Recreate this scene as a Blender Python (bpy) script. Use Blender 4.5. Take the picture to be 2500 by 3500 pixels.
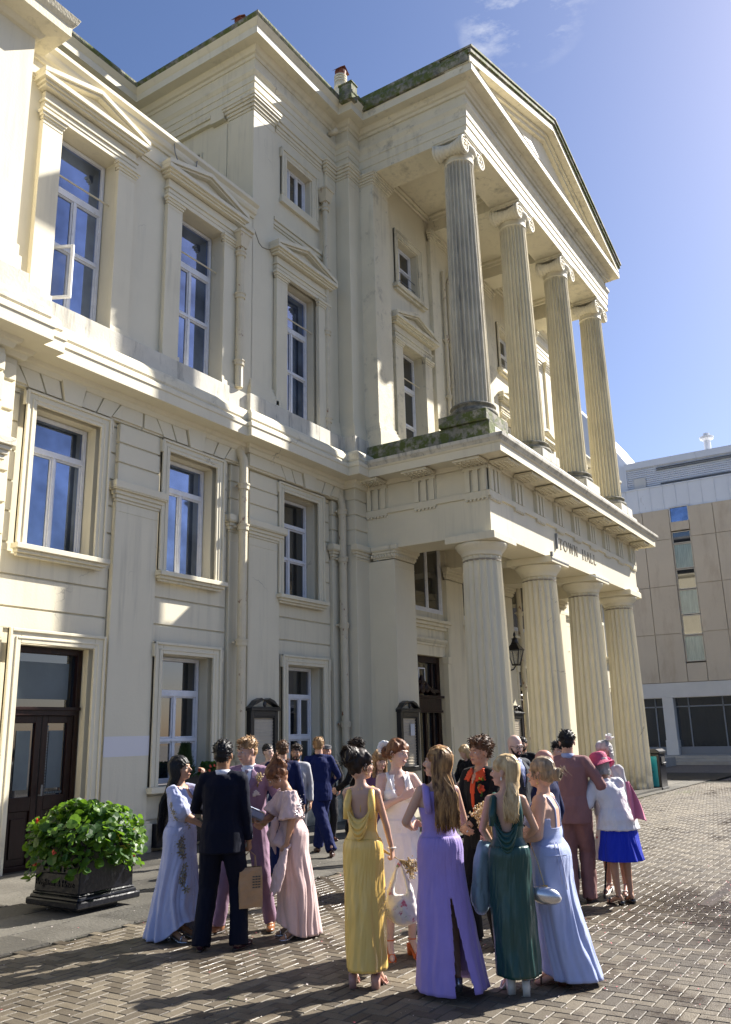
import bpy, bmesh, math, random
from math import sin, cos, pi, radians, sqrt, atan2
from mathutils import Vector, Matrix, noise
from mathutils.bvhtree import BVHTree
random.seed(7)
for o in list(bpy.data.objects): bpy.data.objects.remove(o)
SC = bpy.context.scene
COL = SC.collection
# ---------------------------------------------------------------- camera
YAW, PITCH, ROLL = radians(57.357), radians(14.636), radians(-1.3606)
cf = Vector((cos(PITCH)*sin(YAW), cos(PITCH)*cos(YAW), sin(PITCH)))
r0 = Vector((cos(YAW), -sin(YAW), 0)); u0 = r0.cross(cf)
cr = cos(ROLL)*r0 + sin(ROLL)*u0; cu = -sin(ROLL)*r0 + cos(ROLL)*u0
cam = bpy.data.cameras.new("camera"); camo = bpy.data.objects.new("camera", cam); COL.objects.link(camo)
camo.matrix_world = Matrix(((cr.x, cu.x, -cf.x, 0), (cr.y, cu.y, -cf.y, 0), (cr.z, cu.z, -cf.z, 1.8), (0, 0, 0, 1)))
cam.sensor_fit = 'VERTICAL'; cam.sensor_height = 24; cam.sensor_width = 36
cam.lens = 24*2892.36/3500; cam.clip_end = 3000; cam.clip_start = 0.05
SC.camera = camo
# ---------------------------------------------------------------- light
SA, SE = radians(23.4), radians(37.6)
sdir = Vector((cos(SA)*cos(SE), -sin(SA)*cos(SE), sin(SE)))
W = bpy.data.worlds.new("World"); SC.world = W; W.use_nodes = True
nt = W.node_tree; nt.nodes.clear()
wo = nt.nodes.new('ShaderNodeOutputWorld'); bg = nt.nodes.new('ShaderNodeBackground')
sk = nt.nodes.new('ShaderNodeTexSky'); sk.sky_type = 'NISHITA'; sk.sun_disc = False
sk.sun_elevation = SE; sk.sun_rotation = radians(90)+SA
sk.air_density = 1.0; sk.dust_density = 1.0; sk.ozone_density = 2.6; sk.altitude = 0
bg.inputs['Strength'].default_value = 0.056
# thin wisps of cloud high over the portico
tc = nt.nodes.new('ShaderNodeTexCoord'); mp = nt.nodes.new('ShaderNodeMapping'); ns = nt.nodes.new('ShaderNodeTexNoise')
mp.inputs['Scale'].default_value = (3.0, 3.0, 9.0)
ns.inputs['Scale'].default_value = 2.1; ns.inputs['Detail'].default_value = 9; ns.inputs['Roughness'].default_value = 0.62
nt.links.new(tc.outputs['Generated'], mp.inputs[0]); nt.links.new(mp.outputs[0], ns.inputs['Vector'])
def wdot(px, py, r_in, r_out):
    d = (cf + cr*(px-1250)/2892.36 - cu*(py-1750)/2892.36).normalized()
    dp = nt.nodes.new('ShaderNodeVectorMath'); dp.operation = 'DOT_PRODUCT'; dp.inputs[1].default_value = d
    nt.links.new(tc.outputs['Generated'], dp.inputs[0])
    mr = nt.nodes.new('ShaderNodeMapRange'); mr.inputs['From Min'].default_value = cos(r_out); mr.inputs['From Max'].default_value = cos(r_in)
    nt.links.new(dp.outputs['Value'], mr.inputs['Value']); return mr.outputs[0]
def wmath(op, a, b):
    m = nt.nodes.new('ShaderNodeMath'); m.operation = op
    for i, v in enumerate((a, b)):
        if isinstance(v, (int, float)): m.inputs[i].default_value = v
        else: nt.links.new(v, m.inputs[i])
    return m.outputs[0]
mk = wmath('MAXIMUM', wdot(1790, -30, 0.0, 0.075), wmath('MULTIPLY', wdot(1675, 105, 0.0, 0.034), 0.9))
rmp = nt.nodes.new('ShaderNodeMapRange'); rmp.inputs['From Min'].default_value = 0.46; rmp.inputs['From Max'].default_value = 0.66
nt.links.new(ns.outputs['Fac'], rmp.inputs['Value'])
cl = wmath('MULTIPLY', rmp.outputs[0], mk)
mxw = nt.nodes.new('ShaderNodeMixRGB'); mxw.inputs[2].default_value = (8.5, 8.6, 8.8, 1)
hs = nt.nodes.new('ShaderNodeHueSaturation'); hs.inputs['Saturation'].default_value = 1.06; nt.links.new(sk.outputs[0], hs.inputs['Color'])
tn = nt.nodes.new('ShaderNodeMixRGB'); tn.blend_type = 'MULTIPLY'; tn.inputs[0].default_value = 1; tn.inputs[2].default_value = (1.06, 1.03, 1.16, 1); nt.links.new(hs.outputs[0], tn.inputs[1])
nt.links.new(cl, mxw.inputs[0]); nt.links.new(tn.outputs[0], mxw.inputs[1])
nt.links.new(mxw.outputs[0], bg.inputs['Color']); nt.links.new(bg.outputs[0], wo.inputs['Surface'])
sun = bpy.data.lights.new("sun", 'SUN'); sun.energy = 5.0; sun.angle = radians(0.53); sun.color = (1.0, 0.95, 0.87)
suno = bpy.data.objects.new("sun", sun); COL.objects.link(suno)
suno.rotation_euler = sdir.to_track_quat('Z', 'Y').to_euler(); suno.location = (30, -20, 40)
SC.view_settings.view_transform = 'Standard'; SC.view_settings.look = 'None'; SC.view_settings.gamma = 1
SC.view_settings.use_curve_mapping = False; SC.view_settings.exposure = 1.24
try:
    SC.cycles.max_bounces = 6; SC.cycles.diffuse_bounces = 2; SC.cycles.glossy_bounces = 3
except Exception: pass

# ---------------------------------------------------------------- materials
def mat(name, col, rough=0.6, var=0.0, vscale=3.0, bump=0.0, bscale=40.0, metal=0.0, spec=0.5, col2=None, streak=False,
        sheen=0.0, coat=0.0, grime=None, stretch=(1, 1, 1), sub=0.0, subcol=None, trans=0.0):
    m = bpy.data.materials.new(name); m.use_nodes = True; t = m.node_tree; b = t.nodes['Principled BSDF']
    b.inputs['Base Color'].default_value = (*col, 1); b.inputs['Roughness'].default_value = rough
    b.inputs['Metallic'].default_value = metal; b.inputs['Specular IOR Level'].default_value = spec
    if sheen: b.inputs['Sheen Weight'].default_value = sheen; b.inputs['Sheen Roughness'].default_value = 0.4
    if coat: b.inputs['Coat Weight'].default_value = coat; b.inputs['Coat Roughness'].default_value = 0.08
    if sub:
        b.inputs['Subsurface Weight'].default_value = sub; b.inputs['Subsurface Radius'].default_value = (0.012, 0.005, 0.003); b.inputs['Subsurface Scale'].default_value = 1.0
    c = None
    tcx = t.nodes.new('ShaderNodeTexCoord'); mpx = t.nodes.new('ShaderNodeMapping'); mpx.inputs['Scale'].default_value = stretch
    t.links.new(tcx.outputs['Object'], mpx.inputs[0])
    def mix(f, a, b2, mode='MIX'):
        x = t.nodes.new('ShaderNodeMixRGB'); x.blend_type = mode
        for i, v in enumerate((f, a, b2)):
            if isinstance(v, (int, float)): x.inputs[i].default_value = v
            elif isinstance(v, tuple): x.inputs[i].default_value = (*v, 1)
            else: t.links.new(v, x.inputs[i])
        return x.outputs[0]
    def nz(s, det=5, lo=0.35, hi=0.65, vec=None, ro=0.6):
        n = t.nodes.new('ShaderNodeTexNoise'); n.inputs['Scale'].default_value = s; n.inputs['Detail'].default_value = det; n.inputs['Roughness'].default_value = ro
        t.links.new(vec or mpx.outputs[0], n.inputs['Vector'])
        r = t.nodes.new('ShaderNodeMapRange'); r.inputs['From Min'].default_value = lo; r.inputs['From Max'].default_value = hi
        t.links.new(n.outputs['Fac'], r.inputs['Value']); return r.outputs[0]
    if var or col2:
        c2 = col2 or tuple(x*(1-var) for x in col)
        c = mix(nz(vscale), col, c2)
    if streak:
        m2 = t.nodes.new('ShaderNodeMapping'); m2.inputs['Scale'].default_value = (5, 5, 0.35); t.links.new(tcx.outputs['Object'], m2.inputs[0])
        s1 = nz(1.3, 6, 0.50, 0.78, m2.outputs[0]); s2 = nz(0.35, 3, 0.45, 0.7)
        f = t.nodes.new('ShaderNodeMath'); f.operation = 'MULTIPLY'; t.links.new(s1, f.inputs[0]); t.links.new(s2, f.inputs[1])
        f2 = t.nodes.new('ShaderNodeMath'); f2.operation = 'MULTIPLY'; t.links.new(f.outputs[0], f2.inputs[0]); f2.inputs[1].default_value = 0.65 if streak is True else streak
        c = mix(f2.outputs[0], c if c is not None else col, tuple(x*0.45 for x in col))
        # splash grime near the ground and hairline cracks
        sz = t.nodes.new('ShaderNodeSeparateXYZ'); t.links.new(tcx.outputs['Object'], sz.inputs[0])
        zr = t.nodes.new('ShaderNodeMapRange'); zr.inputs['From Min'].default_value = 0.75; zr.inputs['From Max'].default_value = -0.1; t.links.new(sz.outputs['Z'], zr.inputs['Value'])
        gq = t.nodes.new('ShaderNodeMath'); gq.operation = 'MULTIPLY'; t.links.new(zr.outputs[0], gq.inputs[0]); t.links.new(nz(3.5, 7, 0.40, 0.66), gq.inputs[1])
        c = mix(gq.outputs[0], c, (0.20, 0.175, 0.13))
        vo = t.nodes.new('ShaderNodeTexVoronoi'); vo.feature = 'DISTANCE_TO_EDGE'; vo.inputs['Scale'].default_value = 0.55
        nd = t.nodes.new('ShaderNodeTexNoise'); nd.inputs['Scale'].default_value = 2.2; nd.inputs['Detail'].default_value = 6; t.links.new(tcx.outputs['Object'], nd.inputs['Vector'])
        ad = t.nodes.new('ShaderNodeMixRGB'); ad.blend_type = 'ADD'; ad.inputs[0].default_value = 0.7; t.links.new(tcx.outputs['Object'], ad.inputs[1]); t.links.new(nd.outputs['Color'], ad.inputs[2]); t.links.new(ad.outputs[0], vo.inputs['Vector'])
        vr = t.nodes.new('ShaderNodeMapRange'); vr.inputs['From Min'].default_value = 0.006; vr.inputs['From Max'].default_value = 0.001; t.links.new(vo.outputs['Distance'], vr.inputs['Value'])
        ck = t.nodes.new('ShaderNodeMath'); ck.operation = 'MULTIPLY'; t.links.new(vr.outputs[0], ck.inputs[0]); t.links.new(nz(0.5, 3, 0.60, 0.68), ck.inputs[1])
        c = mix(ck.outputs[0], c, (0.30, 0.26, 0.19))
    if grime:   # (colour, scale, lo, hi)
        for g in (grime if isinstance(grime, list) else [grime]):
            gc, gs, lo, hi = g[:4]; vec = None
            if len(g) > 4:
                m3 = t.nodes.new('ShaderNodeMapping'); m3.inputs['Scale'].default_value = g[4]; t.links.new(tcx.outputs['Object'], m3.inputs[0]); vec = m3.outputs[0]
            c = mix(nz(gs, 8, lo, hi, vec, 0.7), c if c is not None else col, gc)
    if c is not None: t.links.new(c, b.inputs['Base Color'])
    if bump:
        n = t.nodes.new('ShaderNodeTexNoise'); n.inputs['Scale'].default_value = bscale; n.inputs['Detail'].default_value = 6
        t.links.new(mpx.outputs[0], n.inputs['Vector'])
        bp = t.nodes.new('ShaderNodeBump'); bp.inputs['Strength'].default_value = bump; bp.inputs['Distance'].default_value = 0.02
        t.links.new(n.outputs['Fac'], bp.inputs['Height']); t.links.new(bp.outputs[0], b.inputs['Normal'])
    return m
CR = (0.80, 0.73, 0.545)
M = {}
M['stucco'] = mat('cream_stucco', CR, 0.62, var=0.05, vscale=1.2, bump=0.12, bscale=30, streak=True, spec=0.35)
M['stucco_dirty'] = mat('weathered_stucco', CR, 0.75, var=0.08, vscale=1.4, bump=0.45, bscale=26, streak=0.7, spec=0.3,
    grime=[((0.33, 0.30, 0.23), 1.6, 0.55, 0.76), ((0.12, 0.11, 0.09), 5.0, 0.63, 0.76)])
M['stucco_moss'] = mat('mossy_stucco', (0.42, 0.39, 0.30), 0.85, var=0.4, vscale=2.5, bump=0.9, bscale=22,
    grime=[((0.12, 0.12, 0.10), 3.2, 0.42, 0.62), ((0.105, 0.130, 0.030), 4.2, 0.43, 0.55)])
M['ledge'] = mat('stained_ledge', (0.70, 0.66, 0.55), 0.8, var=0.15, vscale=2.0, bump=0.25, bscale=24,
    grime=[((0.25, 0.24, 0.21), 2.2, 0.50, 0.72, (2.5, 2.5, 0.3)), ((0.06, 0.06, 0.05), 6.0, 0.60, 0.72, (2.5, 2.5, 0.3))])
M['col_up'] = mat('weathered_column_paint', (0.78, 0.70, 0.49), 0.75, var=0.12, vscale=1.5, bump=0.4, bscale=30,
    grime=[((0.30, 0.27, 0.19), 1.0, 0.54, 0.75, (3.0, 3.0, 0.25)), ((0.10, 0.095, 0.08), 2.6, 0.62, 0.76, (4.0, 4.0, 0.35))])
M['col_dark'] = mat('blackened_column_paint', (0.76, 0.69, 0.52), 0.8, var=0.2, vscale=1.5, bump=0.5, bscale=30,
    grime=[((0.36, 0.34, 0.28), 0.9, 0.48, 0.72, (3.0, 3.0, 0.22)), ((0.12, 0.12, 0.11), 2.0, 0.56, 0.74, (4.0, 4.0, 0.3))])
M['stone_base'] = mat('mossy_base', (0.36, 0.33, 0.25), 0.85, var=0.3, vscale=3, bump=0.8, bscale=22,
    grime=[((0.10, 0.10, 0.085), 3.5, 0.45, 0.62), ((0.055, 0.075, 0.02), 5.0, 0.55, 0.68)])
M['white'] = mat('white_window_paint', (0.84, 0.85, 0.88), 0.45, var=0.10, vscale=8, bump=0.2, bscale=60, grime=((0.42, 0.38, 0.30), 9, 0.62, 0.72))
M['glass'] = mat('window_glass', (0.012, 0.016, 0.022), 0.03, spec=0.9)
M['glass_sky'] = mat('upper_window_glass', (0.20, 0.28, 0.47), 0.04, spec=1.0, metal=0.75, col2=(0.04, 0.07, 0.14), vscale=0.9)  # blue of the reflected sky is put into the glass colour
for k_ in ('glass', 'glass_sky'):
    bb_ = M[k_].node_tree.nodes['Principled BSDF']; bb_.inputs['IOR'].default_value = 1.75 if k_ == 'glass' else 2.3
M['curtain'] = mat('net_curtain', (0.36, 0.40, 0.46), 0.8, var=0.35, vscale=6, stretch=(6, 6, 0.4))
M['wood_dark'] = mat('dark_varnished_wood', (0.022, 0.006, 0.004), 0.35, spec=0.3, var=0.5, vscale=6, bump=0.2, bscale=20, stretch=(6, 6, 0.5))
M['black'] = mat('black_paint', (0.012, 0.012, 0.014), 0.35, bump=0.15, bscale=30, coat=0.2)
M['iron'] = mat('black_iron', (0.006, 0.007, 0.012), 0.30, bump=0.3, bscale=15, spec=0.35, grime=((0.02, 0.02, 0.025), 7, 0.60, 0.78))
M['pipe'] = mat('rusty_painted_pipe', (0.72, 0.64, 0.46), 0.6, var=0.1, vscale=3, bump=0.4, bscale=40, grime=((0.22, 0.075, 0.02), 6.0, 0.60, 0.66, (1, 1, 0.6)))
M['terracotta'] = mat('terracotta', (0.26, 0.09, 0.05), 0.7, var=0.4, vscale=10)
M['frost'] = mat('frosted_pane', (0.09, 0.125, 0.145), 0.35, var=0.25, vscale=1.2)
M['louvre'] = mat('cream_slats', (0.62, 0.56, 0.46), 0.55, var=0.1, vscale=8)
M['lead'] = mat('roof_lead', (0.22, 0.23, 0.24), 0.6, var=0.3, vscale=2, bump=0.3, bscale=10)
M['dark'] = mat('dark_interior', (0.010, 0.010, 0.012), 0.9)
M['letter'] = mat('letter_paint', (0.30, 0.26, 0.19), 0.6)

# ---------------------------------------------------------------- mesh helpers
class MB:
    def __init__(s): s.v = []; s.f = []; s.mi = []
    def add(s, vs, fs, mi=0):
        n = len(s.v); s.v += [tuple(p) for p in vs]; s.f += [tuple(i+n for i in f) for f in fs]; s.mi += [mi]*len(fs); return s
    def box(s, x0, x1, y0, y1, z0, z1, mi=0):
        return s.add([(x0,y0,z0),(x1,y0,z0),(x1,y1,z0),(x0,y1,z0),(x0,y0,z1),(x1,y0,z1),(x1,y1,z1),(x0,y1,z1)],
            [(0,3,2,1),(4,5,6,7),(0,1,5,4),(1,2,6,5),(2,3,7,6),(3,0,4,7)], mi)
    def prism(s, poly, y0, y1, mi=0):          # polygon in xz, extruded in y
        n = len(poly)
        a = sum(poly[i][0]*poly[(i+1)%n][1]-poly[(i+1)%n][0]*poly[i][1] for i in range(n))
        if a < 0: poly = poly[::-1]
        vs = [(x, y0, z) for x, z in poly]+[(x, y1, z) for x, z in poly]
        fs = [tuple(range(n)), tuple(range(2*n-1, n-1, -1))]+[(i, i+n, (i+1)%n+n, (i+1)%n) for i in range(n)]
        return s.add(vs, fs, mi)
    def prismx(s, poly, x0, x1, mi=0):         # polygon in yz, extruded in x
        n = len(poly); vs = [(x0, y, z) for y, z in poly]+[(x1, y, z) for y, z in poly]
        fs = [tuple(range(n)), tuple(range(2*n-1, n-1, -1))]+[(i, i+n, (i+1)%n+n, (i+1)%n) for i in range(n)]
        return s.add(vs, fs, mi)
    def poly(s, pts, h0, h1, mi=0):            # polygon in xy, extruded in z
        n = len(pts); vs = [(x, y, h0) for x, y in pts]+[(x, y, h1) for x, y in pts]
        fs = [tuple(range(n-1, -1, -1)), tuple(range(n, 2*n))]+[(i, (i+1)%n, (i+1)%n+n, i+n) for i in range(n)]
        return s.add(vs, fs, mi)
    def sweep(s, path, prof, mi=0, closed=False):
        """path: xy points, exterior on the right of travel; prof: closed list of (out, z)"""
        n = len(path); offs = []
        for i in range(n):
            a = Vector(path[i]) - Vector(path[i-1]) if (i > 0 or closed) else None
            b = Vector(path[(i+1) % n]) - Vector(path[i]) if (i < n-1 or closed) else None
            if a is None: a = b
            if b is None: b = a
            na = Vector((a.y, -a.x)).normalized(); nb = Vector((b.y, -b.x)).normalized()
            m = (na+nb); m = m/(m.dot(m)/2) if m.length > 1e-6 else na
            m = m*(1.0)
            offs.append(m*1.0)
        k = len(prof); vs = []
        for (x, y), m in zip(path, offs):
            for o, z in prof: vs.append((x+m.x*o, y+m.y*o, z))
        fs = []
        rng = range(n if closed else n-1)
        for i in rng:
            j = (i+1) % n
            for q in range(k): fs.append((i*k+q, i*k+(q+1) % k, j*k+(q+1) % k, j*k+q))
        if not closed: fs += [tuple(range(k-1, -1, -1)), tuple(range((n-1)*k, n*k))]
        return s.add(vs, fs, mi)
    def lathe(s, prof, cx, cy, seg=32, mi=0, rfun=None, a0=0.0):
        n = len(prof); vs = []; fs = []
        for r, z in prof:
            for k in range(seg):
                a = a0+2*pi*k/seg; rr = r if rfun is None else rfun(a, r, z)
                vs.append((cx+rr*cos(a), cy+rr*sin(a), z))
        for i in range(n-1):
            for k in range(seg):
                fs.append((i*seg+k, i*seg+(k+1) % seg, (i+1)*seg+(k+1) % seg, (i+1)*seg+k))
        fs.append(tuple(range(seg-1, -1, -1))); fs.append(tuple((n-1)*seg+k for k in range(seg)))
        return s.add(vs, fs, mi)
    def tube(s, pts, r, seg=8, mi=0, caps=True):
        pts = [Vector(p) for p in pts]; n = len(pts); rs = r if isinstance(r, (list, tuple)) else [r]*n
        vs = []; fs = []; up = Vector((0, 0, 1)); pu = None
        for i, p in enumerate(pts):
            d = (pts[min(i+1, n-1)]-pts[max(i-1, 0)])
            d = d.normalized() if d.length > 1e-9 else up
            if pu is None:
                pu = d.orthogonal().normalized()
            u = (pu - d*pu.dot(d)); u = u.normalized() if u.length > 1e-6 else d.orthogonal().normalized()
            w = d.cross(u); pu = u
            for k in range(seg):
                a = 2*pi*k/seg; vs.append(p+(u*cos(a)+w*sin(a))*rs[i])
        for i in range(n-1):
            for k in range(seg): fs.append((i*seg+k, i*seg+(k+1) % seg, (i+1)*seg+(k+1) % seg, (i+1)*seg+k))
        if caps: fs.append(tuple(range(seg-1, -1, -1))); fs.append(tuple((n-1)*seg+k for k in range(seg)))
        return s.add(vs, fs, mi)
    def ell(s, c, r, rot=None, seg=12, rings=8, mi=0):
        vs = []; fs = []; c = Vector(c); r = Vector(r) if not isinstance(r, (int, float)) else Vector((r, r, r))
        for i in range(rings+1):
            th = pi*i/rings
            for k in range(seg):
                a = 2*pi*k/seg; p = Vector((sin(th)*cos(a)*r.x, sin(th)*sin(a)*r.y, cos(th)*r.z))
                if rot is not None: p = rot @ p
                vs.append(c+p)
        for i in range(rings):
            for k in range(seg): fs.append((i*seg+k, (i+1)*seg+k, (i+1)*seg+(k+1) % seg, i*seg+(k+1) % seg))
        return s.add(vs, fs, mi)
    def cap(s, a, b, ra, rb, seg=12, mi=0):   # tapered capsule
        a = Vector(a); b = Vector(b); d = b-a; L = d.length
        if L < 1e-6: return s.ell(a, ra, None, seg, 8, mi)
        d.normalize(); pts = []; rs = []
        for t in (1.0, 0.92, 0.7, 0.38): pts.append(a-d*ra*t); rs.append(ra*sqrt(max(0.0, 1-t*t))+1e-5)
        pts.append(a); rs.append(ra); pts.append(b); rs.append(rb)
        for t in (0.38, 0.7, 0.92, 1.0): pts.append(b+d*rb*t); rs.append(rb*sqrt(max(0.0, 1-t*t))+1e-5)
        return s.tube(pts, rs, seg, mi)
    def build(s, name, mats, parent=None, smooth=False, bevel=0.0, recalc=False):
        me = bpy.data.meshes.new(name); me.from_pydata(s.v, [], s.f)
        if not isinstance(mats, (list, tuple)): mats = [mats]
        for m in mats: me.materials.append(m)
        if len(mats) > 1: me.polygons.foreach_set('material_index', s.mi)
        if recalc:
            bm = bmesh.new(); bm.from_mesh(me); bmesh.ops.recalc_face_normals(bm, faces=bm.faces); bm.to_mesh(me); bm.free()
        if smooth: me.polygons.foreach_set('use_smooth', [True]*len(me.polygons))
        me.update()
        o = bpy.data.objects.new(name, me); COL.objects.link(o)
        if parent is not None:
            o.parent = parent; o.matrix_parent_inverse = parent.matrix_basis.inverted()
        if bevel:
            b = o.modifiers.new('bevel', 'BEVEL'); b.width = bevel; b.segments = 1; b.limit_method = 'ANGLE'; b.angle_limit = radians(50)
        return o
def empty(name, loc, label, cat, group=None, rz=0.0):
    o = bpy.data.objects.new(name, None); COL.objects.link(o); o.location = loc; o.rotation_euler = (0, 0, rz)
    o.empty_display_size = 0.2; o['label'] = label; o['category'] = cat
    if group: o['group'] = group
    return o
def tag(o, label, cat, group=None, kind=None):
    if label: o['label'] = label
    if cat: o['category'] = cat
    if group: o['group'] = group
    if kind: o['kind'] = kind
    return o
def struct(o, kind='structure'):
    o['kind'] = kind; return o
def gz(x): return -0.0054*(x-7.0)
def text_obj(txt, size, loc, rot, material, name, parent, ext=0.004, align='LEFT', squash=1.0):
    cu_ = bpy.data.curves.new(name, 'FONT'); cu_.body = txt; cu_.size = size; cu_.extrude = ext; cu_.align_x = align
    tmp = bpy.data.objects.new(name, cu_); COL.objects.link(tmp)
    dg = bpy.context.evaluated_depsgraph_get(); me = bpy.data.meshes.new_from_object(tmp.evaluated_get(dg))
    bpy.data.objects.remove(tmp)
    o = bpy.data.objects.new(name, me); COL.objects.link(o); me.materials.clear(); me.materials.append(material)
    Mx = Matrix.Translation(loc) @ rot.to_4x4() @ Matrix.Diagonal((squash, 1, 1, 1))
    me.transform(Mx)
    if parent is not None: o.parent = parent; o.matrix_parent_inverse = parent.matrix_basis.inverted()
    return o
# ================================================================ TOWN HALL
TH = empty('town_hall', (16.85, 11.15, 0), 'cream stucco classical town hall with two-storey columned portico and pediment', 'building')
MIR = 22.58*2-0.01     # mirror axis of the facade (x' = MIR - x)
def P_(mb, name, m='stucco', par=None, bev=0.0, smooth=False, rec=False):
    return mb.build(name, M[m] if isinstance(m, str) else m, par or TH, smooth=smooth, bevel=bev, recalc=rec)
def sheet(mb, x0, x1, z0, z1, Y, holes, depth):
    """front sheet with rectangular openings and their reveals"""
    xs = sorted({x0, x1} | {h[0] for h in holes} | {h[1] for h in holes}); zs = sorted({z0, z1} | {h[2] for h in holes} | {h[3] for h in holes})
    for i in range(len(xs)-1):
        for j in range(len(zs)-1):
            cx, cz = (xs[i]+xs[i+1])/2, (zs[j]+zs[j+1])/2
            if any(h[0] < cx < h[1] and h[2] < cz < h[3] for h in holes): continue
            mb.add([(xs[i], Y, zs[j]), (xs[i+1], Y, zs[j]), (xs[i+1], Y, zs[j+1]), (xs[i], Y, zs[j+1])], [(0, 1, 2, 3)])
    for h in holes:
        a, b, c, d = h[:4]
        mb.add([(a, Y, c), (a, Y, d), (a, Y+depth, d), (a, Y+depth, c)], [(3, 2, 1, 0)])
        mb.add([(b, Y, c), (b, Y, d), (b, Y+depth, d), (b, Y+depth, c)], [(0, 1, 2, 3)])
        mb.add([(a, Y, d), (b, Y, d), (b, Y+depth, d), (a, Y+depth, d)], [(0, 3, 2, 1)][::-1])
        mb.add([(a, Y, c), (b, Y, c), (b, Y+depth, c), (a, Y+depth, c)], [(0, 1, 2, 3)])
def bands(mb, x0, x1, z0, z1, Y, th, holes, pitch=0.48, gap=0.03, zoff=0.0):
    """raised flat rustication blocks in front of a sheet, skipping openings"""
    k = math.floor((z0-zoff)/pitch)
    while True:
        a = zoff+k*pitch+gap/2; b = a+pitch-gap; k += 1
        if a >= z1: break
        a = max(a, z0); b = min(b, z1)
        if b-a < 0.02: continue
        cuts = sorted({a, b} | {h[2] for h in holes if a < h[2] < b} | {h[3] for h in holes if a < h[3] < b})
        for c, d in zip(cuts, cuts[1:]):
            m = (c+d)/2; hs = sorted([(h[0], h[1]) for h in holes if h[2] <= m <= h[3]]); x = x0
            for p, q in hs+[(x1, x1)]:
                if p-x > 0.02: mb.box(x, p, Y-th, Y+0.001, c, d)
                x = max(x, q)
def rect_ring(mb, x0, x1, z0, z1, w, y0, y1, mi=0, bottom=True, wb=None):
    wb = wb or w
    mb.box(x0, x0+w, y0, y1, z0, z1, mi); mb.box(x1-w, x1, y0, y1, z0, z1, mi)
    mb.box(x0+w, x1-w, y0, y1, z1-w, z1, mi)
    if bottom: mb.box(x0+w, x1-w, y0, y1, z0, z0+wb, mi)
def window(x0, x1, z0, z1, Y, bars=(), mull=(), gm='glass', par=None, fw=0.06, name='window', curtain=True, sash2=None, mulr=None):
    """white painted window: frame + pane; bars = [(z, thickness)], mull = [x], mulr=(zlo,zhi) span of mullions"""
    f = MB(); rect_ring(f, x0, x1, z0, z1, fw, Y, Y+0.09)
    zs = [z0+fw]+[b[0] for b in bars]+[z1-fw]
    for z, t in bars: f.box(x0+fw, x1-fw, Y-0.005, Y+0.085, z-t/2, z+t/2)
    ml, mh = mulr or (z0+fw, z1-fw)
    segs = []; cur = ml
    for z, t in bars:
        if ml < z < mh: segs.append((cur, z-t/2)); cur = z+t/2
    segs.append((cur, mh))
    for x in mull:
        for a, b in segs: f.box(x-0.028, x+0.028, Y+0.004, Y+0.08, a, b)
    for a, b in segs:      # inner sash stiles
        xs = [x0+fw]+list(mull)+[x1-fw]
        for p, q in zip(xs, xs[1:]):
            p2 = p+(0.028 if p in mull else 0); q2 = q-(0.028 if q in mull else 0)
            if b-a > 0.2: rect_ring(f, p2+0.002, q2-0.002, a+0.002, b-0.002, 0.028, Y+0.022, Y+0.07)
    fo = P_(f, name, 'white', par, bev=0.004)
    g = MB(); g.add([(x0+fw-.01, Y+0.05, z0+fw-.01), (x1-fw+.01, Y+0.05, z0+fw-.01), (x1-fw+.01, Y+0.05, z1-fw+.01), (x0+fw-.01, Y+0.05, z1-fw+.01)], [(0, 1, 2, 3)])
    go = g.build('pane', M[gm], fo)
    return fo
def profile_frame(mb, x0, x1, z0, z1, Y, w=0.20, ears=0.0, eh=0.26):
    """moulded architrave around an opening (outer size given), with ears at the top"""
    for k, (a, b, c) in enumerate(((0.0, w, 0.045), (0.0, 0.045, 0.075), (w*0.55, w*0.7, 0.058))):
        X0, X1, Z1 = x0+a, x1-a, z1-a
        t = b-a
        mb.box(X0, X0+t, Y-c, Y+.001, z0, Z1); mb.box(X1-t, X1, Y-c, Y+.001, z0, Z1); mb.box(X0+t, X1-t, Y-c, Y+.001, Z1-t, Z1)
    if ears:
        for s_, X in ((-1, x0), (1, x1)):
            a, b = (X-ears, X) if s_ < 0 else (X, X+ears)
            mb.box(a, b, Y-0.045, Y+.001, z1-eh, z1); 
            mb.box(*( (a, a+.03) if s_ < 0 else (b-.03, b)), Y-0.075, Y-0.045, z1-eh, z1)
            mb.box(a, b, Y-0.075, Y-0.045, z1-0.04, z1)
def capital(mb, x0, x1, y0, z0, z1, side=0.12, steps=((0.02, 0.0, 0.22), (0.05, 0.22, 0.42), (0.08, 0.42, 0.62), (0.12, 0.62, 1.0)), left=True, right=True):
    for o, a, b in steps:
        mb.box(x0-(o if left else 0), x1+(o if right else 0), y0-o, y0+0.06, z0+(z1-z0)*a, z0+(z1-z0)*b)
def pediment(mb, x0, x1, zb, rise, y0, y1, t=0.10):
    """small triangular pediment: cornice, raking cornices, recessed tympanum"""
    c = (x0+x1)/2
    mb.box(x0, x1, y0, y1, zb-t, zb); mb.box(x0+.05, x1-.05, y0+.05, y1, zb-t-.05, zb-t); mb.box(x0+.09, x1-.09, y0+.09, y1, zb-t-.10, zb-t-.05)
    for s_ in (-1, 1):
        e = x0 if s_ < 0 else x1
        L = sqrt((c-e)**2+rise**2); tt = t*L/abs(c-e)
        mb.prism([(e, zb+.001), (c, zb+rise), (c, zb+rise+tt), (e, zb+tt+.001)], y0+.001, y1)
        k = 0.10
        mb.prism([(e+(-s_)*0.14, zb+.002), (c, zb+rise-0.045), (c, zb+rise-.001), (e+(-s_)*0.01, zb+.002)], y0+.05, y1)
    mb.prism([(x0+.12, zb+.002), (x1-.12, zb+.002), (c, zb+rise-.05)], y1-.14, y1)
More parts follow.
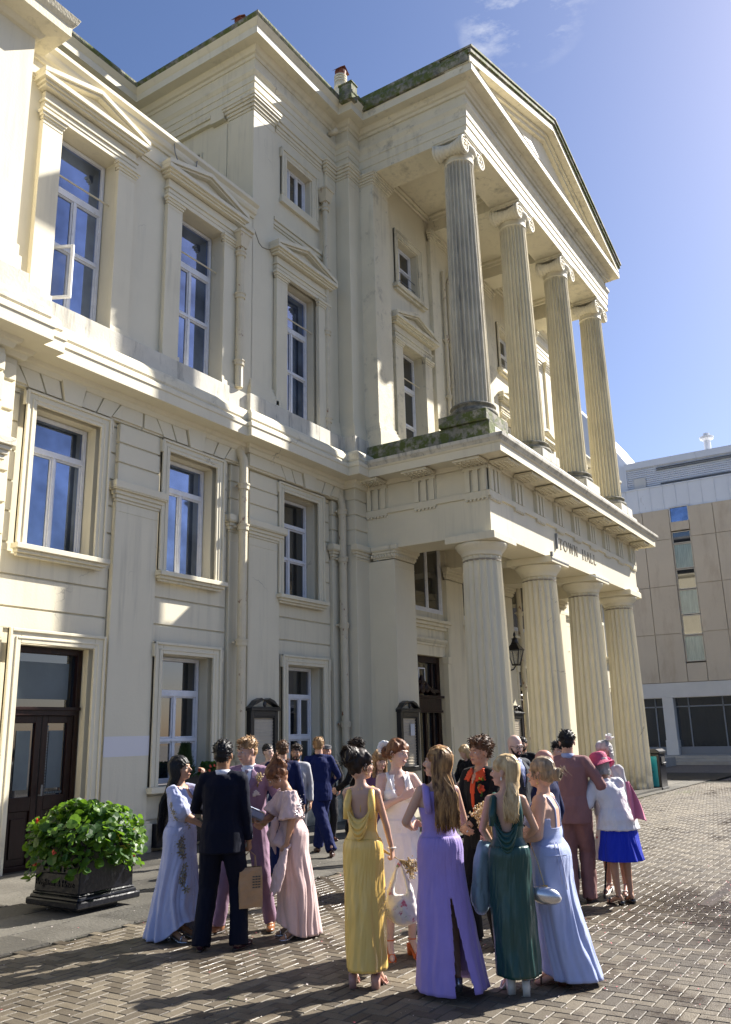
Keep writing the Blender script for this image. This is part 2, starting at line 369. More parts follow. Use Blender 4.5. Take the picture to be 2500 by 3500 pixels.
def big_window(cx, Y, zl=8.76, hw=0.62, gm='glass_sky', flip=False, ped=True, open_leaf=False, ptop=12.20, dirt='stucco'):
    """tall first-floor window with pilasters, entablature and pediment"""
    s = MB(); pw = 0.40
    for sx in (-1, 1):
        a, b = (cx-hw-pw, cx-hw) if sx < 0 else (cx+hw, cx+hw+pw)
        s.box(a, b, Y-0.10, Y+.001, zl, ptop-.16); s.box(a, b, Y-0.108, Y-.10, ptop-.24, ptop-.225)
        capital(s, a, b, Y-0.10, ptop-.16, ptop, steps=((0.02, 0, .3), (.045, .3, .65), (.07, .65, 1)))
        s.box(a-.02, b+.02, Y-0.13, Y+.001, zl, zl+.10)
    A, B = cx-hw-pw, cx+hw+pw
    s.box(A, B, Y-.10, Y+.001, ptop, ptop+.09); s.box(A-.008, B+.008, Y-.115, Y+.001, ptop+.09, ptop+.18); s.box(A-.04, B+.04, Y-.145, Y+.001, ptop+.18, ptop+.225)
    s.box(A, B, Y-.10, Y+.001, ptop+.225, ptop+.40)
    if ped: pediment(s, A-.17, B+.17, ptop+.60, .34, Y-.30, Y+.001, .09)
    # inner reveal mouldings under the lintel
    o = P_(s, 'window_surround', dirt, bev=.006)
    yy = Y+.26
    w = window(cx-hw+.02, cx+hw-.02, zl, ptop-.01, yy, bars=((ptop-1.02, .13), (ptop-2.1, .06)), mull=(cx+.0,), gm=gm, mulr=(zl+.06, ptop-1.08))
    g = MB(); g.tube([(cx-hw-.0, Y+.12, ptop-.86), (cx+hw, Y+.12, ptop-.86)], .018, 6); P_(g, 'guard_bar', 'pipe')
    if open_leaf:
        l = MB(); L_ = MB(); a = radians(62); x0 = cx-.02; 
        f2 = MB(); rect_ring(f2, 0, .52, 0, 1.0, .05, 0, .045)
        T = Matrix.Translation((cx-hw+.05, yy-.02, zl+.18)) @ Matrix.Rotation(-a, 4, 'Z')
        f2.v = [tuple(T @ Vector(p)) for p in f2.v]; lo = P_(f2, 'open_casement', 'white', bev=.004)
        g2 = MB(); g2.add([(.05, .02, .05), (.47, .02, .05), (.47, .02, .95), (.05, .02, .95)], [(0, 1, 2, 3)]); g2.v = [tuple(T @ Vector(p)) for p in g2.v]
        g2.build('pane', M['clear'], lo)
    return (cx-hw, cx+hw, zl, ptop)
M['clear'] = mat('clear_pane', (0.05, 0.07, 0.10), 0.03); M['clear'].node_tree.nodes['Principled BSDF'].inputs['Alpha'].default_value = 0.25

YP, YW = 11.15, 11.27
c1, c2, c3, c3l = 8.42, 11.31, 14.72, 14.87
# ---- lower walls ------------------------------------------------
def lower_bay(cx, mir=False, door=False, low=True):
    fx = (lambda x: MIR-x) if mir else (lambda x: x)
    hw = .64
    def rg(a, b): a, b = fx(a), fx(b); return (min(a, b), max(a, b))
    a, b = rg(cx-hw, cx+hw); holes = [(a, b, 4.70, 6.96)]
    s = MB(); profile_frame(s, a-.20, b+.20, 4.70, 7.17, YP+.015, .20, ears=.035)
    s.box(a-.24, b+.24, YP-.15, YP+.02, 4.60, 4.68); s.box(a-.20, b+.20, YP-.10, YP+.02, 4.545, 4.60); s.box(a-.17, b+.17, YP-.05, YP+.02, 4.50, 4.545)
    P_(s, 'window_surround', 'stucco', bev=.006)
    dark = 'glass' if (mir or cx > 13) else 'glass_sky'
    if cx > 13: window(a+.02, b-.02, 4.72, 6.95, YW+.20, bars=((6.35, .09), (5.58, .05)), mull=((a+b)/2-.03,), gm=dark, mulr=(4.78, 6.30))
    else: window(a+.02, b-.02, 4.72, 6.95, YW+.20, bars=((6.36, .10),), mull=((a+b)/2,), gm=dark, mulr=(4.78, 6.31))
    if door:
        a, b = 7.82, 9.18; holes.append((a, b, -.3, 3.21))
        s = MB(); profile_frame(s, a-.21, b+.21, -.1, 3.42, YP+.015, .21, ears=0); P_(s, 'door_surround', 'stucco', bev=.006)
    elif low:
        a, b = rg((c3l if cx == c3 else cx)-hw, (c3l if cx == c3 else cx)+hw); holes.append((a, b, 1.0, 3.22))
        s = MB(); profile_frame(s, a-.20, b+.20, 1.0, 3.43, YP+.015, .20, ears=.035)
        s.box(a-.24, b+.24, YP-.13, YP+.02, .90, 1.0)
        P_(s, 'window_surround', 'stucco', bev=.006)
        if cx > 13: window(a+.02, b-.02, 1.02, 3.21, YW+.20, bars=((2.60, .09), (1.74, .08)), mull=(a+.48, a+.86), mulr=(1.08, 2.56))
        else: window(a+.02, b-.02, 1.02, 3.21, YW+.20, bars=((2.58, .11), (1.76, .06)), mull=((a+b)/2+.02,), mulr=(1.08, 2.53))
    return holes
def voussoirs(mb, cx, xl, xr, Y):
    """flat gauged arch in a band between xl and xr centred on cx"""
    z0, z1 = 7.235, 7.56
    mb.box(xl, xr, Y, Y+.13, 7.20, 7.67)
    mb.prism([(cx-.17, z0-.06), (cx+.17, z0-.06), (cx+.27, z1+.11), (cx-.27, z1+.11)], Y-.075, Y+.01)
    for s_ in (-1, 1):
        e0, e1 = .19, .29
        for k in range(2):
            w0, w1 = .30, .36
            mb.prism([(cx+s_*e0, z0-.03), (cx+s_*(e0+w0), z0-.03), (cx+s_*(e1+w1), z1), (cx+s_*e1, z1)], Y-.035, Y+.01); e0 += w0+.03; e1 += w1+.03
        X = xr if s_ > 0 else xl
        if abs(X-(cx+s_*e0)) > .15:
            mb.prism([(cx+s_*e0, z0), (X-s_*.015, z0), (X-s_*.015, z1), (cx+s_*e1, z1)], Y-.035, Y+.01)
holesL = lower_bay(c1, door=True)+lower_bay(c2); holesT = lower_bay(c3)
wl = MB(); sheet(wl, 6.9, 12.9, -.4, 7.7, YW, holesL, .28); sheet(wl, 12.9, 16.35, -.4, 7.7, YW, holesT, .28); P_(wl, 'wall')
def outer(h): return (h[0]-.24, h[1]+.24, h[2]-(.12 if h[2] > 0 else 0), h[3]+.215)
bb = MB(); bands(bb, 7.3, 9.46, .48, 7.2, YW, .035, [outer(h) for h in holesL], zoff=-.095); P_(bb, 'rusticated_banding', bev=.008); bb = MB()
bands(bb, 10.47, 12.36, .48, 7.2, YW, .035, [outer(h) for h in holesL], zoff=-.095); P_(bb, 'rusticated_banding', bev=.008); bb = MB(); bands(bb, 13.96, 15.92, .48, 7.2, YW, .035, [outer(h) for h in holesT], zoff=-.095)
P_(bb, 'rusticated_banding', bev=.008)
vz = MB(); voussoirs(vz, c1, 7.32, 9.97, YP); voussoirs(vz, c2, 9.985, 12.62, YP); voussoirs(vz, c3l, 12.8, 16.28, YP-.08); P_(vz, 'flat_arch', bev=.006)
def pilaster(x0, x1, Y=YP, wing=True, rust=True, name='pilaster', m='stucco'):
    p = MB(); p.box(x0, x1, Y, YW+.02, .42, 5.76); p.box(x0-.006, x1+.006, Y-.008, Y+.01, 5.585, 5.60)
    capital(p, x0, x1, Y, 5.76, 6.10, steps=((.02, 0, .15), (.045, .15, .35), (.075, .35, .55), (.12, .55, .62), (.13, .62, 1.0)))
    p.box(x0-.08, x1+.08, Y-.07, YW+.02, -.4, .43); p.box(x0-.05, x1+.05, Y-.04, YW+.02, .43, .47)
    if rust:
        for k in range(3): p.box(x0+.005, x1-.005, Y-.0, YW+.02, 6.12+k*.36, 6.12+k*.36+.33)
        p.box(x0+.03, x1-.03, Y+.03, YW+.02, 6.10, 7.2)
    return P_(p, name, m, bev=.008)
def both(fn, x0, x1, **k):
    fn(x0, x1, **k); fn(MIR-x1, MIR-x0, **k)
both(pilaster, 9.48, 10.45); both(pilaster, 12.40, 12.80, Y=YP+.03); both(pilaster, 12.94, 13.94, Y=YP-.01); both(pilaster, 15.93, 16.29, Y=YP)
# stepped block between tower and portico
def stepblock(m=False):
    s = MB(); a, b = (16.31, 17.2); Yb = 10.74
    if m: a, b = MIR-b, MIR-a
    s.box(a, b, Yb, 11.3, -.39, 6.11); capital(s, a, b, Yb, 5.76, 6.10, steps=((.02, 0, .15), (.045, .15, .35), (.075, .35, .55), (.12, .55, .62), (.13, .62, 1.0)), left=not m, right=m)
    s.box(a-.05, b+.05, Yb-.06, 11.29, -.4, .43)
    s.box(a+.02, b-.02, Yb+.03, 11.29, 6.1, 7.67)
    for k in range(4): s.box(a+(-.0), b, Yb, 11.3, 6.12+k*.37, 6.12+k*.37+.34)
    P_(s, 'stepped_pier', bev=.008)
stepblock(); stepblock(True)
# ---- mid cornice on the wings -----------------------------------
profM = [(.0, 7.50), (.05, 7.50), (.09, 7.58), (.13, 7.60), (.16, 7.66), (.40, 7.67), (.45, 7.67), (.45, 7.86), (.47, 7.88), (.47, 7.95), (.40, 8.02), (.42, 8.06),
         (.40, 8.20), (.33, 8.29), (.22, 8.34), (.16, 8.35), (.15, 8.35), (.15, 8.76), (.10, 8.78), (-.05, 8.78), (-.05, 7.5)]
profM1 = [p for p in profM if p[1] < 8.355][:-0 or None]
profA = [(0, 7.50), (.05, 7.50), (.09, 7.58), (.13, 7.60), (.16, 7.66), (.40, 7.67), (.45, 7.67), (.45, 7.86), (.47, 7.88), (.47, 7.95), (.40, 8.02), (-.05, 8.02), (-.05, 7.5)]
profB = [(-.05, 8.02), (.40, 8.022), (.42, 8.06), (.40, 8.20), (.33, 8.29), (.22, 8.34), (.16, 8.35), (-.05, 8.351)]
profC = [(-.05, 8.352), (.15, 8.352), (.15, 8.76), (.10, 8.78), (-.05, 8.78)]
pathL = [(2, 10.72), (6.92, 10.72), (6.92, 10.95), (7.30, 10.95), (7.30, 11.15), (12.80, 11.15), (12.80, 11.05), (16.29, 11.05), (16.29, 10.74), (16.86, 10.74)]
pathR = [(MIR-x, y) for x, y in pathL[::-1][:-4]]+[(MIR-7.3, 11.15), (MIR-4.8, 11.15), (MIR-4.8, 20)]
for pth in (pathL, pathR):
    for pr, nm, mm in ((profA, 'string_cornice', 'stucco'), (profB, 'cornice_roll', 'stucco_dirty'), (profC, 'window_ledge', 'ledge')):
        s = MB(); s.sweep(pth, pr); P_(s, nm, mm, bev=.004)
# ---- upper wing wall (left) -------------------------------------
hu = []
hu.append(big_window(c1, YP, open_leaf=True)); hu.append(big_window(c2, YP))
hu_t = [big_window(c3, YP, ptop=12.18)]
s = MB(); sheet(s, 6.9, 12.96, 8.6, 13.32, YP, hu, .36)
s.box(7.0, 9.42-2.1, YP-.03, YP+.001, 12.76, 12.86); s.box(9.62, 10.12, YP-.06, YP+.001, 12.76, 12.86); s.box(9.62, 10.12, YP-.03, YP+.001, 12.68, 12.76); s.box(12.50, 12.96, YP-.06, YP+.001, 12.76, 12.86)
P_(s, 'upper_wall')
s = MB(); s.sweep([(6.8, YP), (12.96, YP)], [(0, 13.16), (.04, 13.16), (.06, 13.22), (.10, 13.24), (.13, 13.30), (.13, 13.36), (.20, 13.42), (.20, 13.50), (-.3, 13.50), (-.3, 13.16)]); P_(s, 'parapet_cornice', 'stucco', bev=.004)
s = MB(); s.box(6.8, 12.9, YP-.12, YP+.25, 13.502, 13.56); s.box(6.8, 12.9, YP+.2, 15.2, 13.40, 13.48); P_(s, 'wing_roof_edge', 'stucco_moss', bev=.01)
s = MB(); s.tube([(10.32, YP-.16, 13.5), (10.35, YP-.17, 13.2), (10.5, YP-.16, 12.98), (10.7, YP-.15, 12.95), (10.95, YP-.16, 13.15), (11.0, YP-.16, 13.52)], .012, 6); P_(s, 'hanging_cable', 'lead')
# ---- tower block ------------------------------------------------
sm = (14.28, 15.26, 14.48, 15.56)
s = MB(); sheet(s, 12.94, 16.35, 8.6, 17.8, YW-.04, [hu_t[0], sm], .30)
# left side wall of the tower (faces -x) with a window further back
def sheetx(mb, X, y0, y1, z0, z1, holes, depth):
    t = MB(); sheet(t, y0, y1, z0, z1, 0, holes, depth)
    mb.add([(X+q, p, z) for p, q, z in t.v], [f[::-1] for f in t.f])
sheetx(s, 12.98, 11.2, 15.2, 13.3, 17.8, [(13.0, 13.9, 14.3, 15.5)], .25)
P_(s, 'tower_wall', 'stucco')
s = MB(); rect_ring(s, 12.98-.0, 12.99, 0, 0, 0, 0, 0) if False else None
for a, b, c, d in ((12.85, 13.0, 14.2, 15.62), (13.9, 14.05, 14.2, 15.62), (12.80, 14.10, 15.5, 15.66), (12.80, 14.10, 14.15, 14.3)): s.box(12.93, 12.985, a, b, c, d)
s.box(13.10, 13.2, 12.9, 14.0, 14.2, 15.6)
P_(s, 'side_window_surround', 'stucco', bev=.006)
s = MB(); profile_frame(s, sm[0]-.24, sm[1]+.26, sm[2]-.0, sm[3]+.22, YW-.04, .22, ears=.04)
s.box(sm[0]-.28, sm[1]+.30, YW-.13, YW-.03, sm[2]-.24, sm[2]-.14); s.box(sm[0]-.24, sm[1]+.26, YW-.10, YW-.03, sm[2]-.14, sm[2])
s.box(13.72, 15.9, YW-.14, YW-.03, 13.58, 13.67); s.box(13.72, 15.9, YW-.10, YW-.03, 13.48, 13.58); s.box(13.72, 15.9, YW-.07, YW-.03, 13.42, 13.48)
P_(s, 'small_window_surround', 'stucco', bev=.006)
window(sm[0]+.0, sm[1]-.0, sm[2], sm[3], YW+.12, mull=(sm[0]+.32, sm[0]+.64), gm='glass')
def tpier(x0, x1, Y, y2, side=True, m='stucco', zt=16.12, lbase=True):
    p = MB(); p.box(x0, x1, Y, y2, 9.24, zt)
    p.box(x0-.006, x1+.006, Y-.008, Y+.01, 15.93, 15.945)
    capital(p, x0, x1, Y, zt, 16.50, steps=((.02, 0, .18), (.05, .18, .4), (.085, .4, .62), (.12, .62, .8), (.14, .8, 1.0)))
    if y2-Y > .3:
        for o, a, b in ((.02, 0, .18), (.05, .18, .4), (.085, .4, .62), (.12, .62, .8), (.14, .8, 1.0)): p.box(x0-o, x0+.05, Y+.03, y2+o, zt+(16.5-zt)*a, zt+(16.5-zt)*b)
    for o, a, b in ((.10, 8.75, 8.98), (.085, 8.98, 9.07), (.055, 9.07, 9.15), (.03, 9.15, 9.24)): p.box(x0-o, x1+o, Y-o, y2, a, b)
    return P_(p, 'upper_pilaster', m, bev=.008)
tpier(12.94, 13.70, YP, 11.92)
s = MB(); s.box(12.955, 13.2, 12.0, 12.36, 13.5, 16.12); s.box(12.84, 13.2, 12.02, 12.45, 16.2, 16.5); s.box(12.88, 13.2, 12.46, 15.2, 16.28, 16.499); s.box(12.84, 13.2, 12.46, 15.2, 16.40, 16.498); P_(s, 'side_pilaster', bev=.006)
both(tpier, 15.86, 16.30, Y=YP+.0, y2=11.3); tpier(MIR-13.70, MIR-12.94, YP, 11.9)
for xa, xb in ((13.84, 15.72), (MIR-15.72, MIR-13.84)):
    s = MB()
    for o, a, b in ((.02, 16.12, 16.2), (.04, 16.2, 16.3), (.07, 16.3, 16.42), (.10, 16.42, 16.5)): s.box(xa, xb, YW-.04-o, YW, a, b)
    P_(s, 'wall_band', bev=.006)
both(tpier, 16.31, 16.90, Y=10.74, y2=11.2)
# ---- right hand side of the building ----------------------------
hr = []
for cc in (c3, c2, c1):
    hr += lower_bay(cc, mir=True)
    big_window(MIR-cc, YP)
    hr.append((MIR-cc-.62, MIR-cc+.62, 8.76, 12.19))
s = MB(); sheet(s, MIR-16.35, MIR-4.8, -.5, 13.4, YW-.02, hr, .28); s.box(MIR-4.9, MIR-4.8, YW, 20, -.5, 13.4); P_(s, 'right_wing_wall')
s = MB(); bands(s, MIR-15.92, MIR-13.96, .48, 7.2, YW-.02, .035, [outer(h) for h in hr if h[3] < 7.1], zoff=-.095)
bands(s, MIR-12.36, MIR-10.47, .48, 7.2, YW-.02, .035, [outer(h) for h in hr if h[3] < 7.1], zoff=-.095)
P_(s, 'right_banding', bev=.008)
s = MB(); sheet(s, MIR-16.35, MIR-12.94, 13.3, 17.8, YW-.04, [], .1); s.box(MIR-13.0, MIR-12.95, 11.2, 15.2, 13.3, 17.8); P_(s, 'right_tower_wall')
s = MB(); s.sweep([(MIR-12.96, YP), (MIR-4.8, YP), (MIR-4.8, 20)], [(0, 13.16), (.13, 13.30), (.20, 13.42), (.20, 13.50), (-.3, 13.50), (-.3, 13.16)]); P_(s, 'right_parapet')
# ---- great top entablature (whole block incl. portico) ----------
ptop = [(-4.5, 15.20), (12.95, 15.20), (12.95, YP), (16.30, YP), (16.30, 10.74), (16.85, 10.74), (16.85, 7.50), (28.31, 7.50), (28.31, 10.74), (28.86, 10.74), (28.86, YP), (32.21, YP), (32.21, 15.2)]
arch = [(0, 16.50), (0, 16.72), (.02, 16.722), (.02, 16.90), (.04, 16.902), (.04, 17.06), (.06, 17.08), (.09, 17.14), (.10, 17.15), (.10, 17.22), (.02, 17.24), (.02, 17.55), (-.08, 17.56), (-.08, 16.5)]
for pp_ in (ptop[:6], ptop[-6:]): s = MB(); s.sweep(pp_, arch); P_(s, 'entablature', 'stucco', bev=.004)
arch2 = [(0, 16.38), (0, 16.62), (.02, 16.622), (.02, 16.86), (.04, 16.862), (.04, 17.04), (.06, 17.08), (.09, 17.14), (.10, 17.15), (.10, 17.22), (.0, 17.24), (.0, 17.56), (-.88, 17.56), (-.88, 16.38)]
s = MB(); s.sweep([(16.85, 10.9), (16.85, 7.5), (28.31, 7.5), (28.31, 10.9)], arch2); P_(s, 'portico_entablature', 'stucco_dirty', bev=.004)
corn = [(0, 17.54), (.05, 17.55), (.07, 17.62), (.12, 17.64), (.16, 17.70), (.19, 17.76), (.40, 17.765), (.43, 17.76), (.43, 17.96), (.45, 17.98), (.49, 18.04), (.53, 18.10), (-.4, 18.10), (-.4, 17.54)]
for pp_ in (ptop[:6], ptop[-6:]): s = MB(); s.sweep(pp_, corn); P_(s, 'top_cornice', 'stucco', bev=.004)
s = MB(); s.sweep(ptop[:6], [(-.4, 18.101), (.53, 18.101), (.56, 18.16), (.56, 18.22), (.45, 18.30), (-.4, 18.34)]); P_(s, 'gutter_edge', 'stucco_moss', bev=.008)
cornp = [p for p in corn[:-4]]+[(.36, 17.97), (-.4, 18.0), (-.4, 17.54)]
s = MB(); s.sweep([(16.85, 11.0), (16.85, 7.5), (28.31, 7.5), (28.31, 11.0)], cornp); P_(s, 'portico_cornice', 'stucco_dirty', bev=.004)
# side gutters of portico, mossy
for m_ in (0, 1):
    s = MB(); X0, X1 = (16.34, 16.85)
    a = [(X0, 18.0), (X0-.02, 18.2), (X0+.02, 18.28), (X1+.2, 18.30), (X1+.2, 18.0)]
    b = [(X0+.22, 18.302), (X0+.22, 18.66), (X1+.3, 18.68), (X1+.3, 18.302)]
    if m_: a = [(MIR-x, z) for x, z in a]; b = [(MIR-x, z) for x, z in b]
    s.prism(a, 7.12, 11.0); s.prism(b, 7.44, 11.2)
    P_(s, 'portico_gutter', 'stucco_moss', bev=.012)
# pediment
cxp, hb = 22.58, 6.18
def rake(mb, o0, o1, t0, t1, y0, y1, ext=0.0):
    """piece of raking cornice between heights t0..t1 (measured vertically above the base line)"""
    for s_ in (-1, 1):
        e = cxp+s_*(hb+ext)
        mb.prism([(e, 17.98+t0), (cxp, 20.02+t0+ext*.33), (cxp, 20.02+t1+ext*.33), (e, 17.98+t1)], y0, y1)
s = MB(); s.prism([(cxp-5.75, 17.99), (cxp+5.75, 17.99), (cxp, 19.90)], 7.50, 7.8); P_(s, 'tympanum', 'stucco')
s = MB(); rake(s, 0, 0, -.22, -.10, 7.38, 7.8); rake(s, 0, 0, -.099, .0, 7.30, 7.8); rake(s, 0, 0, .001, .22, 7.08, 7.8, .02); s_ = s
P_(s, 'raking_cornice', 'stucco_dirty')
s = MB(); rake(s, 0, 0, .221, .34, 7.02, 7.85, .07); rake(s, 0, 0, .341, .40, 6.98, 7.9, .10); P_(s, 'raking_gutter', 'stucco_moss')
s = MB()
for s_ in (-1, 1): s.add([(cxp+s_*5.9, 7.85, 18.2), (cxp, 7.85, 20.3), (cxp, 16, 20.3), (cxp+s_*5.9, 16, 18.2)], [(0, 1, 2, 3)])
s.box(12.6, 16.6, 11.3, 15.6, 18.0, 18.2); s.box(28.6, 32.4, 11.3, 15.6, 18.0, 18.2); s.box(-4.5, 12.9, 15.3, 22, 18.0, 18.2); s.box(12.6, 32.6, 15.3, 22, 18.0, 18.21); P_(s, 'roof', 'lead')
s = MB(); s.add([(-4.5, 15.22, 13.2), (12.98, 15.22, 13.2), (12.98, 15.22, 17.8), (-4.5, 15.22, 17.8)], [(0, 1, 2, 3)]); P_(s, 'setback_wall')
# little gutter box at the tower / portico corner
s = MB(); s.box(15.72, 16.0, 10.20, 10.6, 17.98, 18.45); s.box(15.70, 16.02, 10.18, 10.62, 18.45, 18.5); P_(s, 'gutter_box', 'stucco_moss', bev=.01)
s = MB(); s.tube([(15.95, 11.1, 17.35), (15.95, 10.82, 17.38)], .07, 12); P_(s, 'overflow_spout', 'pipe', smooth=True)
# ---- portico ground storey --------------------------------------
COLX = [17.22, 20.64, 24.07, 27.49]
def flute(n, depth):
    def f(a, r, z):
        t = (a*n/(2*pi)) % 1.0; return r*(1-depth*sin(pi*t)**0.8)
    return f
def lower_column(cx, cy=7.94):
    root = MB(); nf = 20; zb = gz(cx)-.05
    pr = []
    for k in range(9):
        t = k/8; z = zb+(5.46-zb)*t; r = .513-(.513-.437)*t+.012*sin(pi*t)
        pr.append((r, z))
    root.lathe(pr, cx, cy, nf*8, rfun=flute(nf, .115))
    so = P_(root, 'column', 'stucco', smooth=False)
    ech = MB(); ech.lathe([(.437, 5.485), (.442, 5.57)], cx, cy, nf*8, rfun=flute(nf, .09))
    ech.lathe([(.445, 5.57), (.455, 5.60), (.452, 5.612), (.466, 5.63), (.464, 5.645), (.50, 5.68), (.555, 5.75), (.59, 5.81), (.595, 5.835), (.575, 5.85)], cx, cy, 48)
    e = ech.build('echinus', M['stucco'], so, smooth=True)
    ab = MB(); ab.box(cx-.61, cx+.61, cy-.61, cy+.61, 5.85, 6.025); ab.build('abacus', M['stucco'], so, bevel=.012)
    ne = MB(); ne.lathe([(.428, 5.455), (.43, 5.486)], cx, cy, 48); ne.build('necking_groove', M['letter'], so)
for x in COLX: lower_column(x)
a2 = [(16.85, 10.9), (16.85, 7.5), (28.31, 7.5), (28.31, 10.9)]
s = MB(); s.sweep(a2, [(0, 6.02), (0, 6.88), (.05, 6.882), (.05, 7.01), (-.02, 7.012), (-.02, 7.60), (-.9, 7.6), (-.9, 6.02)]); P_(s, 'lower_entablature', 'stucco', bev=.005)
tg = MB(); gt = MB(); mu = MB()
def trig(u, side=0):
    """triglyph centred at distance u; side 0 front, 1 left side, 2 right side"""
    def put(mb, a, b, o0, o1, z0, z1):
        if side == 0: mb.box(u+a, u+b, 7.52-o1, 7.52-o0, z0, z1)
        elif side == 1: mb.box(16.87-o1, 16.87-o0, u+a, u+b, z0, z1)
        else: mb.box(28.29+o0, 28.29+o1, u+a, u+b, z0, z1)
    w = .29
    for q in (-1, 0, 1): put(tg, q*.205-.058, q*.205+.058, 0, .085, 7.012, 7.52)
    put(tg, -w, w, 0, .02, 7.013, 7.53); put(tg, -w-.01, w+.01, 0, .095, 7.52, 7.60)
    put(gt, -w, w, .02, .075, 6.84, 6.881)
    for q in range(6): put(gt, -w+.02+q*.098, -w+.07+q*.098, .025, .07, 6.80, 6.84)
    put(mu, -.33, .33, .09, .56, 7.615, 7.674)
    for i in range(4):
        for j in range(6): 
            if side < 2: put(mu, -.29+j*.105, -.245+j*.105, .13+i*.11, .18+i*.11, 7.585, 7.616)
for k in range(9): trig(17.14+k*1.36)
for k in range(3): trig(7.79+k*1.33, 1)
trig(7.79, 2); trig(9.12, 2)
P_(tg, 'triglyphs', bev=.0)['kind'] = 'stuff'; P_(gt, 'guttae')['kind'] = 'stuff'; P_(mu, 'mutules')['kind'] = 'stuff'
s = MB(); s.sweep(a2, [(0, 7.601), (.04, 7.602), (.06, 7.68), (.08, 7.70), (.57, 7.701), (.60, 7.66), (.60, 7.86), (.62, 7.865), (.64, 7.90), (-.4, 7.90), (-.4, 7.601)]); P_(s, 'lower_cornice', 'stucco', bev=.004)
s = MB(); s.sweep(a2, [(-.4, 7.901), (.64, 7.901), (.66, 7.94), (.70, 7.98), (.71, 8.05), (.66, 8.07), (-.4, 8.09)]); P_(s, 'cornice_roll', 'ledge', bev=.004)
bk_ = [(-.9, 8.091), (.20, 8.091), (.20, 8.50), (.17, 8.60), (-.9, 8.605)]
for pp_, mm_ in (([(16.85, 10.9), (16.85, 7.305)], 'stucco_moss'), ([(16.95, 7.5), (28.25, 7.5)], 'ledge'), ([(28.31, 7.305), (28.31, 10.9)], 'ledge')): s = MB(); s.sweep(pp_, bk_); P_(s, 'blocking_course', mm_, bev=.012)
s = MB(); s.box(16.9, 28.3, 7.6, 10.6, 6.55, 6.7); s.box(16.9, 28.3, 8.2, 10.6, 8.3, 8.55); P_(s, 'portico_ceiling')
for x in COLX[1:3]:
    s = MB(); s.box(x-.42, x+.42, 8.38, 10.5, 6.04, 6.56); P_(s, 'ceiling_beam', bev=.01)
def anta(m=False):
    x0, x1 = 16.85, 17.79
    if m: x0, x1 = MIR-x1, MIR-x0
    s = MB(); s.box(x0, x1, 10.02, 10.9, -.4, 5.76); s.box(x0-.006, x1+.006, 10.012, 10.6, 5.585, 5.60)
    capital(s, x0, x1, 10.02, 5.78, 6.09, steps=((.02, 0, .12), (.045, .12, .40), (.075, .40, .6), (.10, .6, .66), (.11, .66, 1.0)))
    for o, a, b in ((.02, 0, .12), (.045, .12, .40), (.075, .40, .6), (.10, .6, .66), (.11, .66, 1.0)):
        for xx in ((x0-o, x0+.05), (x1-.05, x1+o)): s.box(*xx, 10.05, 10.6, 5.78+.31*a, 5.78+.31*b)
    s.box(x0-.06, x1+.06, 9.96, 10.9, -.4, .43)
    o = P_(s, 'anta', bev=.008)
    e = MB()
    for k in range(12): e.ell((x0-.0+.04+k*.08, 10.02-.055, 5.865), (.03, .02, .045), None, 6, 4)
    for k in range(8): e.ell((x0-.055 if not m else x1+.055, 10.05+k*.08, 5.865), (.02, .03, .045), None, 6, 4)
    e.build('egg_and_dart', M['stucco'], o, smooth=True)
anta(); anta(True)
YB = 10.5
bc = [18.93, 22.36, 25.78]
hl = []
for c in bc: hl += [(c-1.1, c+1.1, -.4, 3.68), (c-1.2, c+1.2, 4.80, 6.9)]
hup = [(c-.62, c+.62, 8.6, 12.05) for c in bc]+[(c-.55, c+.55, 13.75, 15.25) for c in bc]
s = MB(); sheet(s, 16.9, 28.26, -.4, 8.4, YB, hl, .25); sheet(s, 16.9, 28.26, 8.4, 17.6, YB, hup, .3); P_(s, 'portico_back_wall', 'stucco')
def back_pil(x0, x1):
    s = MB(); s.box(x0, x1, YB-.12, YB+.01, -.4, 5.76)
    capital(s, x0, x1, YB-.12, 5.78, 6.09, steps=((.02, 0, .12), (.045, .12, .40), (.075, .40, .6), (.10, .6, .66), (.11, .66, 1.0)))
    s.box(x0, x1, YB-.12, YB+.01, 6.09, 6.55); s.box(x0-.04, x1+.04, YB-.16, YB+.01, -.4, 1.9)
    P_(s, 'back_pilaster', bev=.008)
    s = MB(); s.box(x0, x1, YB-.12, YB+.01, 8.6, 16.1); capital(s, x0, x1, YB-.12, 16.08, 16.40); s.box(x0-.08, x1+.08, YB-.2, YB+.01, 8.6, 9.1)
    P_(s, 'back_pilaster', 'stucco_dirty', bev=.008)
for x in COLX[1:3]: back_pil(x-.49, x+.49)
